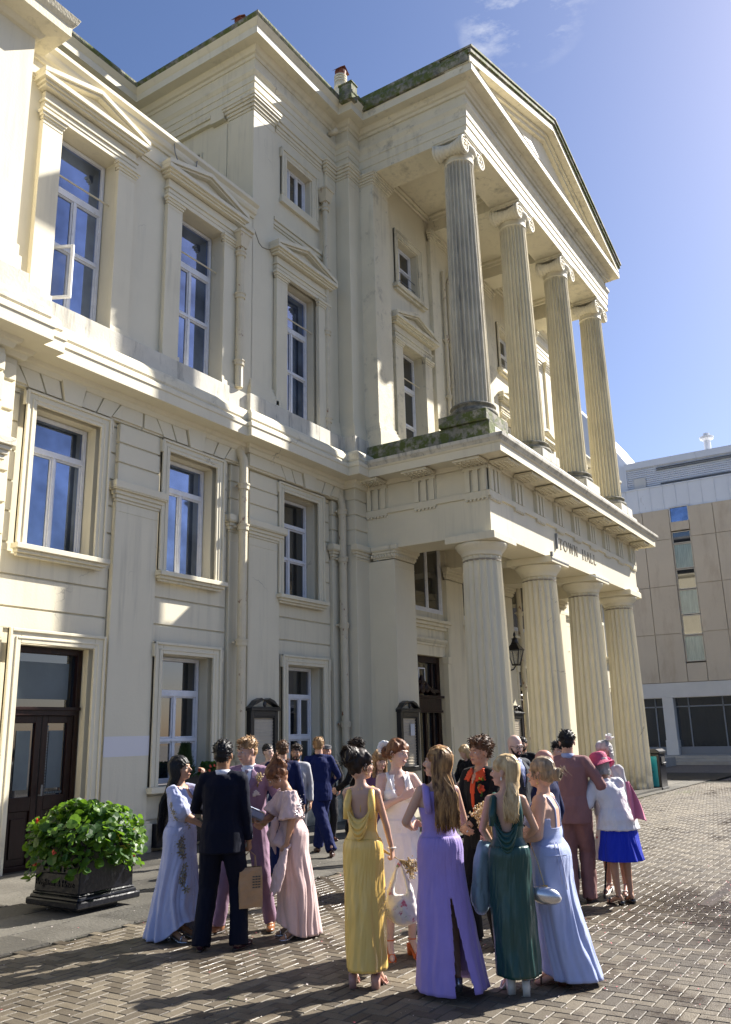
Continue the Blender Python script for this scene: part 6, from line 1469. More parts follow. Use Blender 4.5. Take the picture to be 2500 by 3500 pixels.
def beard(P, m, full=1.0):
    H, HM, hs = P['H'], P['HM'], P['hs']; mb = MB()
    def he(c, r): mb.ell(H(*c), Vector(r)*hs, HM, 14, 10)
    he((0, .044, .034), (.050, .044, .034)); he((0, .074, .020), (.024, .018, .020*full)); mb.cap(H(-.026, .082, .066), H(.026, .082, .066), .007*hs, .007*hs)
    for q in (-1, 1): mb.cap(H(q*.060, .020, .085), H(q*.044, .055, .034), .012*hs, .016*hs); mb.cap(H(q*.024, .084, .064), H(q*.027, .078, .036), .007*hs, .008*hs)
    me = unify(mb, .006, 1)
    for vt in me.vertices: vt.co = vt.co+vt.normal*.003*noise.noise(vt.co*90)
    return part(P['root'], me, 'beard', m)
def glasses(P, m='black'):
    H = P['H']; mb = MB()
    for q in (-1, 1):
        mb.tube([H(q*.031+.022*cos(a), .098, .112+.017*sin(a)) for a in [2*pi*k/14 for k in range(15)]], .0024, 5); mb.tube([H(q*.053, .097, .118), H(q*.074, .05, .120), H(q*.078, -.01, .115)], .0024, 5)
    mb.tube([H(-.009, .100, .116), H(0, .102, .119), H(.009, .100, .116)], .0022, 5); part(P['root'], mb, 'glasses', m)
def earrings(P, m='gold', drop=.03, r=.006):
    for q in (-1, 1):
        mb = MB(); a = P['H'](q*.080, -.004, .074); mb.ell(a, (.005,)*3); mb.tube([a, a-Vector((0, 0, drop))], .0015, 4); mb.ell(a-Vector((0, 0, drop)), (r, r*.7, r*1.2)); part(P['root'], mb, 'earring', m)
def W2(P, v):    # local -> world
    return P['root'].matrix_basis @ Vector(v)
def dried_bunch(loc, up, label, stems='straw', n=60, r=.07, L=.20, heads=('straw', 'cream_fl'), seed=1, name='bouquet', tail=.14):
    rn = random.Random(seed); up = Vector(up).normalized(); e = empty(name, loc, label, 'bouquet'); u = up.orthogonal().normalized(); w = up.cross(u); st = MB(); hd1, hd2 = MB(), MB(); c = Vector(loc)
    for k in range(n):
        a = rn.uniform(0, 2*pi); q = sqrt(rn.random()); d = (up+(u*cos(a)+w*sin(a))*q*.55*r/.07).normalized(); tip = c+d*L*rn.uniform(.55, 1.05)
        st.tube([c-up*tail*rn.uniform(.6, 1)+(u*cos(a)-w*sin(a))*.012*q, c, tip], [.0022, .0022, .0012], 4)
        for j in range(7):
            p = tip+Vector((rn.gauss(0, .012), rn.gauss(0, .012), rn.gauss(0, .014))); (hd1 if rn.random() < .6 else hd2).ell(p, (rn.uniform(.004, .009),)*3, None, 6, 4)
    def pp(mb, nm, m): o = mb.build(nm, M[m], e, smooth=True); o['kind'] = 'stuff'
    pp(st, 'stems', stems); pp(hd1, 'flower_heads', heads[0]); pp(hd2, 'seed_heads', heads[1]); return e
def fabric(name, col, rough=.8, sheen=.06, bump=.25, bscale=220, var=.08, **k): M[name] = mat(name, col, rough, var=var, vscale=7, bump=bump, bscale=bscale, sheen=sheen, spec=.18, **k)
def hairm(name, a, b): M[name] = mat(name, a, .5, col2=b, vscale=11, stretch=(3, 3, .6), spec=.3)
M['skin'] = mat('fair_skin', (.60, .37, .27), .48, var=.10, vscale=14, sub=.15, spec=.4); M['skin_tan'] = mat('tanned_skin', (.48, .27, .17), .48, var=.10, vscale=14, sub=.12, spec=.4); M['skin_pale'] = mat('pale_skin', (.66, .45, .36), .5, var=.08, vscale=14, sub=.15, spec=.4)
M['skin_brown'] = mat('brown_skin', (.30, .16, .09), .48, var=.1, vscale=14, sub=.1, spec=.4); M['skin_red'] = mat('ruddy_skin', (.60, .30, .22), .48, var=.15, vscale=18, sub=.15, spec=.4)
M['eye_white'] = mat('eye_white', (.72, .70, .68), .25); M['iris'] = mat('dark_iris', (.03, .02, .012), .1); M['lip'] = mat('lip', (.42, .12, .10), .4)
hairm('hair_dark', (.012, .008, .006), (.035, .020, .014)); hairm('hair_black', (.004, .004, .005), (.012, .011, .012)); hairm('hair_brown', (.055, .026, .012), (.13, .065, .03)); hairm('hair_auburn', (.10, .038, .015), (.20, .085, .035))
hairm('hair_blond', (.42, .27, .12), (.60, .44, .24)); hairm('hair_sandy', (.22, .125, .055), (.42, .26, .12)); hairm('hair_ash', (.18, .13, .085), (.40, .31, .20)); hairm('hair_grey', (.30, .29, .28), (.50, .49, .48)); hairm('hair_balayage', (.075, .032, .014), (.46, .26, .10)); hairm('hair_platinum', (.40, .26, .12), (.68, .52, .29))
fabric('lilac_blue_chiffon', (.48, .51, .72), .6, .3); fabric('navy_wool', (.003, .005, .016), sheen=0); fabric('blue_wool', (.006, .012, .060), sheen=0); fabric('blue_wool_bright', (.006, .013, .078), sheen=0); fabric('charcoal_wool', (.018, .017, .020)); fabric('grey_check', (.09, .095, .11)); fabric('mauve_wool', (.30, .19, .27)); fabric('dusky_pink_wool', (.30, .155, .145)); fabric('mid_grey_wool', (.055, .06, .07))
fabric('blush_chiffon', (.70, .52, .50), .55, .3); fabric('ivory_crepe', (.86, .84, .82), .5, .1); fabric('lavender_crepe', (.36, .27, .64), .55, .3); fabric('ice_blue_chiffon', (.42, .49, .76), .5, .3); fabric('white_linen', (.78, .78, .80), .8, .2, bump=.5, bscale=90); fabric('royal_blue_skirt', (.012, .035, .48), .65); fabric('black_cloth', (.008, .008, .009)); fabric('orange_shirt', (.62, .07, .02), .6); fabric('shirt_white', (.72, .74, .82), .7); fabric('shirt_blue', (.38, .44, .66), .7); fabric('plum_lace', (.12, .06, .12)); fabric('floral_cloth', (.70, .62, .56), grime=((.45, .07, .06), 14, .60, .66)); fabric('pale_grey_cloth', (.45, .45, .47)); fabric('tie_paisley', (.28, .22, .26), .5, grime=((.06, .05, .07), 45, .5, .58)); fabric('cap_tweed', (.10, .10, .11), .9, grime=((.20, .20, .20), 40, .52, .6)); fabric('pale_teal_cloth', (.22, .32, .38), .7); fabric('pink_chiffon', (.72, .24, .36), .6)
M['champagne'] = mat('yellow_satin', (.88, .58, .15), .30, spec=.6, var=.06, vscale=5, bump=.55, bscale=5, stretch=(1.5, 1.5, .8)); M['emerald'] = mat('bottle_green_satin', (.011, .062, .052), .34, spec=.5, var=.1, vscale=5, bump=.55, bscale=5, stretch=(1.5, 1.5, .8))
M['leather_black'] = mat('black_leather', (.010, .009, .009), .25, coat=.4); M['leather_tan'] = mat('tan_leather', (.26, .10, .035), .3, coat=.3); M['leather_brown'] = mat('brown_leather', (.07, .025, .014), .3, coat=.3); M['leather_plum'] = mat('oxblood_leather', (.045, .012, .02), .22, coat=.5); M['sole'] = mat('shoe_sole', (.03, .02, .015), .6); M['nude'] = mat('nude_leather', (.50, .27, .22), .4); M['cream_leather'] = mat('cream_leather', (.72, .68, .60), .4); M['orange_suede'] = mat('orange_suede', (.62, .14, .03), .7); M['silver'] = mat('silver_metallic', (.62, .62, .66), .25, metal=.8); M['gold'] = mat('gold', (.75, .52, .22), .25, metal=.9); M['champ_clutch'] = mat('champagne_clutch', (.50, .42, .30), .35, metal=.35, bump=.4, bscale=60); M['beads'] = mat('metallic_beading', (.30, .27, .20), .3, metal=.7); M['beads_s'] = mat('silver_beading', (.34, .33, .36), .3, metal=.6)
M['straw'] = mat('dried_straw', (.55, .38, .16), .8, var=.3, vscale=20); M['cream_fl'] = mat('cream_dried_flower', (.74, .64, .46), .8); M['pink_fl'] = mat('pink_flower', (.62, .10, .18), .7, var=.4, vscale=30); M['kraft'] = mat('kraft_paper', (.42, .27, .145), .8, var=.15, vscale=6, bump=.8, bscale=9); M['ink'] = mat('printed_ink', (.05, .06, .06), .7); M['pearl'] = mat('pearl', (.78, .75, .70), .2)
M['pink_straw'] = mat('pink_straw_hat', (.62, .10, .20), .75, var=.2, vscale=30, bump=.8, bscale=90); M['hotpink'] = mat('hot_pink_flower', (.75, .05, .25), .7); M['fascin'] = mat('ivory_feather', (.80, .78, .72), .7)
M['floral_tote'] = mat('floral_tote', (.72, .70, .66), .6, grime=[((.50, .12, .18), 16, .58, .64), ((.10, .26, .14), 12, .60, .66)])
M['screen'] = mat('phone_glass', (.01, .01, .012), .1)

def surfstrap(P, pts, side, r, m, name='strap'):
    """thin strap lying on the body: pts (x, z) seen from the front (1) or the back (-1)"""
    b = P['tb']; s = P['s']; out = []
    for x, z in pts:
        h = b.ray_cast(Vector((x*s, .8*side, z*s+P['heels'])), Vector((0, -side, 0)))
        if h[0] is not None: out.append(h[0]+h[1]*r*.8)
    if len(out) > 1: mb = MB(); mb.tube(out, r, 6); part(P['root'], mb, name, m)
GW = 'wedding guests standing outside the town hall'
def objbvh(o):
    dg = bpy.context.evaluated_depsgraph_get(); e = o.evaluated_get(dg); me = e.to_mesh(); b = BVHTree.FromPolygons([v.co.copy() for v in me.vertices], [tuple(p.vertices) for p in me.polygons]); e.to_mesh_clear(); return b
def beading(P, ob, targets, m, seed=1, size=.018, name='beading'):
    """appliqué flowers on the garment; targets = (angle deg, z) around the body axis"""
    b = objbvh(ob); rn = random.Random(seed); mb = MB(); s = P['s']
    for th, z in targets:
        a = radians(th); d = Vector((sin(a), cos(a), 0)); c = Vector((0, 0, z*s)); h = b.ray_cast(c+d*.9, -d)
        if h[0] is None: continue
        p, n = h[0], h[1]; u = n.orthogonal().normalized(); w = n.cross(u); a0 = rn.random()*6
        for k in range(6):
            aa = a0+k*pi/3; q = p+(u*cos(aa)+w*sin(aa))*size*.75+n*.004; R_ = Matrix((u*cos(aa)+w*sin(aa), -u*sin(aa)+w*cos(aa), n)).transposed(); mb.ell(q, (size*.62, size*.26, .003), R_, 8, 4)
        for k in range(5):
            q = p+(u*rn.gauss(0, 1)+w*rn.gauss(0, 1))*size*1.5+n*.003; mb.ell(q, (.004, .004, .003), None, 6, 4)
    o = part(P['root'], mb, name, m); o.parent = ob; return o
def straps(P, pts_list, r, m, name='strap'):
    for pts in pts_list:
        mb = MB(); mb.tube(pts, r, 6); part(P['root'], mb, name, m)
# ---------------------------------------------------------------- 1 woman shading her eyes
P = person('woman with long black hair shading her eyes, in a beaded lilac blue long dress', (6.20, 6.13), 62, 1.565, 'f', 1.22, 'skin_tan', lean=(0, -.02, 0), head=(-5, -6, 0),
    armR=dict(w=(.10, .30, 1.06), p=(.8, -.6, -.5), hd=(-.5, .8, 0), pn=(-.3, -.5, .7), curl=.5), armL=dict(w=(-.10, .235, 1.545), p=(-.4, .8, -1), hd=(.35, -.35, .85), pn=(.2, -.8, -.3), curl=.3), heels=.045, bust=1.15, brow='hair_black', group=GW)
hair(P, 'long', 'hair_black', 3, .56, (.02, -.05)); footshoe(P, 'silver', 'block', 'sandal')
bd = project(P, lambda t, z: not (abs(t) < 22 and z > 1.36-.16*(1-abs(t)/22)) and z < 1.425, .98, 1.46, 'lilac_blue_chiffon', 'dress_bodice', .010, fold=lambda a, z: .005*sin(a*.22+z*9))
mb = MB(); sleeves(mb, P, .060, .082, short=.82); me = unify(mb, .010, 3); sl_ = part(P['root'], me, 'dress_sleeves', 'lilac_blue_chiffon', .012, .05)
sk_ = skirt(P, 1.06, .015, (.25, .30), 'lilac_blue_chiffon', 'long_skirt', 11, .10, (0, -.05), seed=1, power=1.1, lowfn=lambda th: .16*max(0, cos(radians(th-25)))**3)
beading(P, sk_, [(60, .98), (66, .94), (58, .90), (63, .86), (55, .82), (50, .72), (56, .66), (47, .62), (52, .56), (60, .60), (45, .50)], 'beads', 1, .030); beading(P, bd, [(30, 1.30), (50, 1.28), (20, 1.22), (45, 1.16), (70, 1.22), (35, 1.10), (15, 1.34)], 'beads', 2, .024); beading(P, sl_, [(88, 1.33), (80, 1.26), (98, 1.22), (86, 1.19), (75, 1.20), (95, 1.28)], 'beads', 3, .024)
p = W2(P, P['arms']['R'][2]+Vector((-.05, .02, .085)))
e = empty('clutch_bag', p, 'small gathered champagne clutch bag held by the woman in the lilac blue dress', 'bag'); mb = MB(); mb.ell(p, (.095, .05, .05), P['root'].matrix_basis.to_3x3()); mb.ell(p+Vector((0, 0, .05)), (.05, .035, .035)); me = unify(mb, .008, 2)
for v in me.vertices: v.co = v.co+v.normal*.004*sin(v.co.x*160)
o = part(e, me, 'pouch', 'champ_clutch'); o.matrix_parent_inverse = e.matrix_basis.inverted()
mb = MB(); mb.tube([p+Vector((-.05, 0, .06)), p+Vector((-.015, 0, .085)), p+Vector((.015, 0, .085)), p+Vector((.05, 0, .06))], .006, 6); o = mb.build('clasp', M['gold'], e)
# ---------------------------------------------------------------- 2 navy suit, back view
P = person('tall black haired man in a dark navy suit seen from behind, holding a paper bag', (6.08, 5.51), 168, 1.75, 'm', 1.04, 'skin_brown', head=(4, 0, 0),
    armR=dict(w=(.235, .06, .875), pn=(-1, .2, 0), curl=.85), armL=dict(w=(-.10, .27, 1.10), p=(-1, -.5, -.3), hd=(.3, .8, .2), pn=(.6, 0, -.6), curl=.5), feet=((.165, .02, 22), (-.165, -.02, -10)), group=GW)
trousers(P, 'navy_wool', (.110, .086, .080, .082)); footshoe(P, 'leather_plum'); collar(P, 'shirt_white'); jacket(P, 'navy_wool', .79, disp=.007, flare=.05); hair(P, 'short', 'hair_black', 4, vol=1.12)
for k in range(3):
    E_, Wp_ = P['arms']['R'][1], P['arms']['R'][2]; mb = MB(); q = E_.lerp(Wp_, .90-.05*k)+Vector((.038, -.010, 0)); mb.ell(q, .006); part(P['root'], mb, 'cuff_button', 'silver')
hw = W2(P, P['arms']['R'][2]+P['arms']['R'][3]*.085)
pb = Vector((hw.x, hw.y, hw.z-.10)); e = empty('paper_bag', pb, 'crumpled brown paper carrier bag hanging from the hand of the man in navy', 'bag')
mb = MB(); ca, sa = cos(radians(-35)), sin(radians(-35))
def bb_(x, y, z): return (pb.x+x*ca-y*sa, pb.y+x*sa+y*ca, pb.z+z)
ny, nz2 = 8, 12; rn = random.Random(2); V = []
for j in range(nz2+1):
    t = j/nz2; wd, dp = .105, .055*(1-t)**.5+.022*t+.008
    for k in range(24):
        a = 2*pi*k/24; x = wd*max(-1, min(1, 1.45*cos(a))); y = dp*max(-1, min(1, 1.45*sin(a))); nn_ = .012*noise.noise((x*11, y*11+5, t*5)); V.append(bb_(x*(1+nn_*3), y+nn_, -t*-.0-.05-.33*(1-t)+.0))
F_ = [(j*24+k, j*24+(k+1) % 24, (j+1)*24+(k+1) % 24, (j+1)*24+k) for j in range(nz2) for k in range(24)]+[tuple(range(23, -1, -1))]
mb.add(V, F_); mb.build('bag_body', M['kraft'], e, smooth=False)
for s_ in (-1, 1):
    mb = MB(); mb.tube([bb_(-.055, s_*.024, -.055), bb_(-.05, s_*.012, .04), bb_(0, 0, .085), bb_(.05, s_*.012, .04), bb_(.055, s_*.024, -.055)], .004, 5); mb.build('twisted_handle', M['kraft'], e)
mb = MB()
for j in range(5):
    for k in range(3): mb.add([bb_(.01+k*.026, -.067, -.13-j*.022), bb_(.03+k*.026, -.067, -.13-j*.022), bb_(.03+k*.026, -.067, -.120-j*.022), bb_(.01+k*.026, -.067, -.120-j*.022)], [(0, 1, 2, 3)])
mb.build('printed_mark', M['ink'], e)
# ---------------------------------------------------------------- 3 mauve suit
P = person('blond man in a mauve suit with patterned tie and flower buttonhole', (6.76, 5.79), -12, 1.78, 'm', 1.03, 'skin', head=(38, 8, 3),
    armR=dict(w=(.22, .22, 1.02), p=(1, -.6, -.2), curl=.6), armL=dict(w=(-.215, .17, .985), p=(-1, -.5, -.2), hd=(.5, .5, -.5), pn=(.7, 0, 0), curl=.6), feet=((.25, .10, 35), (-.22, -.04, -8)), brow='hair_sandy', group=GW)
trousers(P, 'mauve_wool', (.108, .078, .066, .062), hem=.07); footshoe(P, 'leather_tan'); collar(P); jacket(P, 'mauve_wool', .80, disp=.006); shirtfront(P, 'shirt_white', 'tie_paisley', .25, .062, 'mauve_wool'); hair(P, 'quiff', 'hair_sandy', 5)
b = P['jbvh']; patch(P, b, [(-.145, 1.235), (-.075, 1.225), (-.082, 1.27), (-.105, 1.285), (-.128, 1.27)], 'floral_cloth', 'pocket_square', .014)
mb = MB(); mb.tube([Vector((-.028, .155, 1.24)), Vector((.028, .155, 1.235))], .004, 6); part(P['root'], mb, 'tie_clip', 'silver')
c = Vector((-.125, .125, 1.36)); dried_bunch(W2(P, c), (P['root'].matrix_basis.to_3x3() @ Vector((-.2, .3, .9))), 'dried flower buttonhole on the lapel of the mauve suit', n=16, r=.04, L=.075, seed=3, name='buttonhole', tail=.06)
# ---------------------------------------------------------------- 4 blush dress, looking down
P = person('woman in a blush pink draped dress looking down while holding up her skirt', (6.77, 5.24), -78, 1.50, 'f', 1.16, 'skin_tan', lean=(0, .07, .015), head=(6, 42, 0),
    armL=dict(w=(-.24, .13, .70), p=(-.4, -1, 0), hd=(0, .25, -1), pn=(1, 0, 0), curl=.8), armR=dict(w=(.02, .36, 1.10), p=(.8, -.3, -1), hd=(-.2, 1, .05), pn=(-.3, 0, .8), curl=.75), heels=.065, brow='hair_brown', group=GW)
hair(P, 'updo', 'hair_auburn', 6); footshoe(P, 'silver', 'block', 'sandal'); earrings(P, 'silver', .02)
bd = project(P, lambda t, z: z < 1.44, .99, 1.46, 'blush_chiffon', 'dress_bodice', .012, fold=lambda a, z: .007*sin(a*.16+z*14))
mb = MB(); 
for sd in 'RL':
    S, E, Wp, _, _ = P['arms'][sd]; d = (E-S).normalized(); q = [S-d*.03, S.lerp(E, .35), S.lerp(E, .95)]; mb.tube(q, [.060, .085, .125], 22)
me = unify(mb, .010, 2); sl_ = part(P['root'], me, 'flutter_sleeves', 'blush_chiffon', .010, .035)
sk_ = skirt(P, 1.06, .02, (.20, .245), 'blush_chiffon', 'long_skirt', 9, .12, (0, -.06), seed=2.5, power=1.1, lowfn=lambda th: .12*max(0, cos(radians(th-0)))**2)
beading(P, sl_, [(-95, 1.34), (-85, 1.28), (-100, 1.24), (-110, 1.36), (-90, 1.20)], 'beads_s', 4, .024); beading(P, bd, [(-150, 1.36), (-165, 1.28), (-130, 1.38), (20, 1.15), (-20, 1.2)], 'beads_s', 5, .022)
# gathered cloth lifted in her left hand
hl = P['arms']['L'][2]+P['arms']['L'][3]*.06; mb = MB()
for k in range(9):
    a = -1.2+k*.3; top = hl+Vector((.01*k-.04, 0, .0)); mb.tube([Vector((.02, .10, .98)), hl.lerp(Vector((0, .12, .9)), .4)+Vector((.02*sin(k), .02*k-.08, 0)), top, top+Vector((.03*sin(a), .05*cos(a)+.02, -.16)), top+Vector((.07*sin(a), .09*cos(a)+.05, -.34-.02*(k % 3)))], [.018, .024, .014, .034, .010], 8)
part(P['root'], unify(mb, .010, 2), 'gathered_skirt', 'blush_chiffon', .008, .04)
mb = MB(); w_ = P['sp'](1.0); mb.ell(Vector((-.03, .17, .99)), (.03, .03, .07)); mb.tube([Vector((-.03, .19, 1.02)), Vector((-.04, .20, .85)), Vector((-.03, .17, .72))], [.03, .035, .008], 8); mb.tube([Vector((-.02, .17, 1.02)), Vector((.04, .22, .90)), Vector((.03, .20, .78))], [.02, .03, .008], 8); part(P['root'], unify(mb, .009, 2), 'waist_tie', 'blush_chiffon')
hr_ = W2(P, P['arms']['R'][2]+P['arms']['R'][3]*.07); R3 = P['root'].matrix_basis.to_3x3()
dried_bunch(hr_, R3 @ Vector((-.1, 1, .25)), 'pink and dried flower bouquet held by the woman in the blush pink dress', n=46, r=.075, L=.15, heads=('pink_fl', 'cream_fl'), seed=7)
e = empty('clutch_bag', hr_+Vector((0, 0, .09)), 'pale blue glitter clutch bag resting on the pink bouquet', 'bag'); mb = MB(); T_ = Matrix.Translation(hr_+Vector((0, 0, .085))) @ P['root'].matrix_basis.to_3x3().to_4x4() @ Matrix.Rotation(radians(24), 4, 'X'); mb.box(-.03, .03, -.11, .12, -.045, .045); mb.v = [tuple(T_ @ Vector(p)) for p in mb.v]; o = mb.build('clutch_body', M['champ_clutch'] if False else mat('pale_blue_glitter', (.36, .42, .56), .4, metal=.5, bump=.6, bscale=180), e, bevel=.02)
mb = MB(); mb.box(-.032, .032, -.112, .122, .036, .040); mb.v = [tuple(T_ @ Vector(p)) for p in mb.v]; mb.build('clutch_rim', M['silver'], e)
# ---------------------------------------------------------------- 5 strapless woman
P = person('dark haired woman in a strapless pale jumpsuit raising one hand beside the notice board', (10.76, 8.80), 18, 1.66, 'f', .95, 'skin_pale', head=(-14, 0, 6), armL=dict(w=(-.23, .14, 1.40), p=(-.7, -.1, -1), hd=(.1, .1, 1), pn=(.3, -.8, 0), curl=.5), armR=dict(w=(.22, .12, .95)), heels=.03, group=GW, vox=.01)
hair(P, 'crop', 'hair_black', 7); project(P, lambda t, z: z < 1.30, .95, 1.34, 'pale_grey_cloth', 'strapless_top', .008); trousers(P, 'ivory_crepe', (.100, .080, .080, .09), hem=.08); footshoe(P, 'leather_black', 'block')
# ---------------------------------------------------------------- 6 navy suit back
P = person('man in navy with faded brown hair seen from behind, left of the striding man', (9.56, 7.58), 178, 1.73, 'm', 1.12, 'skin', armR=dict(w=(.29, .06, .88)), armL=dict(w=(-.27, .1, .9)), group=GW, vox=.01)
trousers(P, 'blue_wool'); footshoe(P, 'leather_black'); collar(P); jacket(P, 'blue_wool', .80); hair(P, 'quiff', 'hair_brown', 8)
# ---------------------------------------------------------------- 7 bearded man
P = person('bearded man in a pale linen jacket half hidden behind the shoulder of the navy suit', (10.43, 8.02), -6, 1.68, 'm', 1.0, 'skin_tan', head=(0, 6, -6), group=GW, vox=.01)
trousers(P, 'grey_check'); footshoe(P, 'leather_black'); collar(P); jacket(P, 'pale_grey_cloth', .80); shirtfront(P, 'shirt_white', None, .22); hair(P, 'short', 'hair_dark', 9); beard(P, 'hair_dark', .8)
# ---------------------------------------------------------------- 8 striding blue suit
P = person('man in a bright navy suit striding away with sandy cropped hair', (11.40, 8.30), -172, 1.77, 'm', 1.10, 'skin', head=(12, 0, 0), armR=dict(w=(.20, .22, 1.02), p=(1, -.6, -.2)), armL=dict(w=(-.28, .02, .92)), feet=((.02, .36, -6), (.16, -.38, 14)), group=GW, vox=.01)
trousers(P, 'blue_wool_bright', (.108, .086, .078, .076), hem=.10, disp=.010); footshoe(P, 'leather_brown'); collar(P, 'blue_wool'); jacket(P, 'blue_wool_bright', .80, disp=.009); hair(P, 'quiff', 'hair_sandy', 10)
# ---------------------------------------------------------------- 9 flat cap
P = person('older man in a charcoal suit and flat cap with hands in pockets', (12.96, 9.26), 22, 1.64, 'm', 1.06, 'skin_red', head=(8, 4, 0), armL=dict(w=(-.22, .10, .93), p=(-1, -.3, 0)), armR=dict(w=(.22, .10, .93), p=(1, -.3, 0)), group=GW, vox=.01)
trousers(P, 'charcoal_wool'); footshoe(P, 'leather_brown'); collar(P); jacket(P, 'charcoal_wool', .80); shirtfront(P, 'shirt_white', None, .3)
mb = MB(); H, HM, hs = P['H'], P['HM'], P['hs']; mb.ell(H(0, -.01, .19), Vector((.095, .115, .048))*hs, HM); mb.ell(H(0, .075, .175), Vector((.065, .06, .014))*hs, HM); mb.ell(H(0, .03, .205), Vector((.08, .08, .03))*hs, HM); part(P['root'], unify(mb, .008, 2), 'flat_cap', 'cap_tweed')
# ---------------------------------------------------------------- 10 dark curly haired man
P = person('dark haired man in black behind the yellow satin dress', (10.83, 7.18), -105, 1.73, 'm', .98, 'skin', head=(-5, 10, 0), armL=dict(w=(-.15, .28, 1.05), p=(-1, -.5, -.5)), group=GW, vox=.01)
trousers(P, 'black_cloth'); footshoe(P, 'leather_black'); jacket(P, 'black_cloth', .84, collar=False, add=.016); hair(P, 'messy', 'hair_dark', 11)
# ---------------------------------------------------------------- 11 fringe
P = person('woman with a blonde fringe in a plum lace dress between the yellow and white dresses', (9.0, 5.65), 8, 1.56, 'f', 1.05, 'skin', head=(-12, 10, 0), heels=.03, group=GW, vox=.01)
hair(P, 'bob', 'hair_sandy', 12, .16); project(P, lambda t, z: z < 1.42, .98, 1.46, 'plum_lace', 'dress_bodice', .010); mb = MB(); sleeves(mb, P, .06, .05, .04); part(P['root'], unify(mb, .011, 2), 'lace_sleeves', 'plum_lace'); skirt(P, 1.0, .45, (.26, .26), 'plum_lace', 'skirt', 7, .05); footshoe(P, 'leather_black', 'block')
# ---------------------------------------------------------------- 12 yellow satin
P = person('slim woman in a backless yellow satin dress with dark pinned up hair, holding a tote', (5.74, 3.77), 166, 1.575, 'f', .88, 'skin', lean=(0, -.01, 0), head=(42, -2, 0),
    armR=dict(w=(.245, .17, .80), p=(.5, -1, 0), hd=(.05, .25, -1), pn=(-1, .2, 0), curl=.8), armL=dict(w=(-.02, .25, 1.02), p=(-1, -.5, -.3), curl=.5), heels=.085, brow='hair_dark', group=GW, vox=.0075, shoulders=.98)
hair(P, 'updo', 'hair_dark', 13); earrings(P, 'gold', .025); footshoe(P, 'nude', 'block', 'sandal')
def ym(t, z):
    if z > 1.395: return False
    w = 50*max(0, min(1, (z-1.04)/.30))+6
    if abs(t) > 180-w and z > 1.05: return False
    return not (60 < abs(t) < 112 and z > 1.26)
project(P, ym, .97, 1.42, 'champagne', 'dress_bodice', .009, nt_=100, nzz=70)
for q in (-1, 1): mb = MB(); s = P['s']; mb.tube([Vector((q*.085*s, .085*s, 1.36*s+.085)), Vector((q*.085*s, .03*s, 1.435*s+.085)), Vector((q*.095*s, -.05*s, 1.415*s+.085)), Vector((q*.105*s, -.105*s, 1.33*s+.085)), Vector((q*.11*s, -.12*s, 1.20*s+.085))], [.014, .022, .026, .030, .026], 10); part(P['root'], mb, 'shoulder_strap', 'champagne')
cowl(P, 'champagne', .125, 1.36, 1.05)
skirt(P, 1.04, .12, (.165, .175), 'champagne', 'long_skirt', 6, .05, (.02, -.02), seed=3, power=1.3, hold=.86)
s = P['s']; nk = Vector((0, -.066*s, 1.465*s+.085)); straps(P, [[nk+Vector((.055*s*sin(a), .06*s*(1-cos(a))*.9, 0)) for a in [radians(q) for q in range(-100, 101, 20)]], [nk, nk+Vector((.006, -.012, -.05)), nk+Vector((.004, -.02, -.19))], [nk, nk+Vector((-.012, -.012, -.03)), nk+Vector((-.016, -.018, -.10))], [nk, nk+Vector((.02, -.012, -.02)), nk+Vector((.006, -.012, -.045)), nk]], .0035, 'champagne', 'neck_tie')
Wp = P['arms']['R'][2]; mb = MB(); mb.tube([Wp+Vector((.030*cos(a), .030*sin(a), .012)) for a in [2*pi*k/12 for k in range(13)]], .005, 6); part(P['root'], mb, 'bracelet', 'pearl')
hh = P['arms']['R'][2]+P['arms']['R'][3]*.07; hw = W2(P, hh); R3 = P['root'].matrix_basis.to_3x3(); tp = hw+R3 @ Vector((.045, .02, -.03))
e = empty('tote_bag', tp, 'floral cloth carrier bag hanging from the hand of the woman in yellow', 'bag'); mb = MB()
def lc(x, y, z): return tp+R3 @ Vector((x, y, z))
for q in (-1, 1): mb.tube([lc(0, 0, .01), lc(q*.035, 0, -.08), lc(q*.075, .0, -.20), lc(q*.07, 0, -.30)], [.008, .014, .028, .05], 12)
mb.ell(lc(0, 0, -.33), (.13, .085, .105), R3); mb.ell(lc(.02, 0, -.37), (.12, .08, .08), R3); me = unify(mb, .009, 3)
for v in me.vertices: v.co = v.co+v.normal*.008*noise.noise(v.co*26)
o = part(e, me, 'bag_body', 'floral_tote'); o.matrix_parent_inverse = e.matrix_basis.inverted()
dried_bunch(hw+R3 @ Vector((.04, .02, -.01)), R3 @ Vector((.85, .25, -.52)), 'bunch of dried cream flowers held with the floral bag by the woman in yellow', n=50, r=.055, L=.15, seed=5, tail=.20)
# ---------------------------------------------------------------- 13 bride
P = person('laughing woman in a sleeveless white dress with one hand on her chest', (6.60, 3.97), 14, 1.665, 'f', 1.06, 'skin_pale', head=(-34, 4, -8), armR=dict(w=(.005, .175, 1.245), p=(1, -.2, -.9), hd=(-.85, .12, .42), pn=(-.1, -1, 0), curl=.12), armL=dict(w=(-.24, .15, 1.0), p=(-1, -.5, -.2)), heels=.075, brow='hair_auburn', smile=True, group=GW, vox=.0075)
hair(P, 'bun', 'hair_auburn', 14); earrings(P, 'gold', .03, .011); footshoe(P, 'orange_suede', 'block', 'sandal')
def bm_(t, z):
    a = abs(t)
    if z > 1.30: return (18+ (z-1.3)*90 < a < 58) or (122 < a < 162) and z < 1.42
    return not (a < 26*(z-1.20)/.12 and z > 1.20)
project(P, bm_, .98, 1.44, 'ivory_crepe', 'dress_bodice', .009, nt_=100, nzz=64)
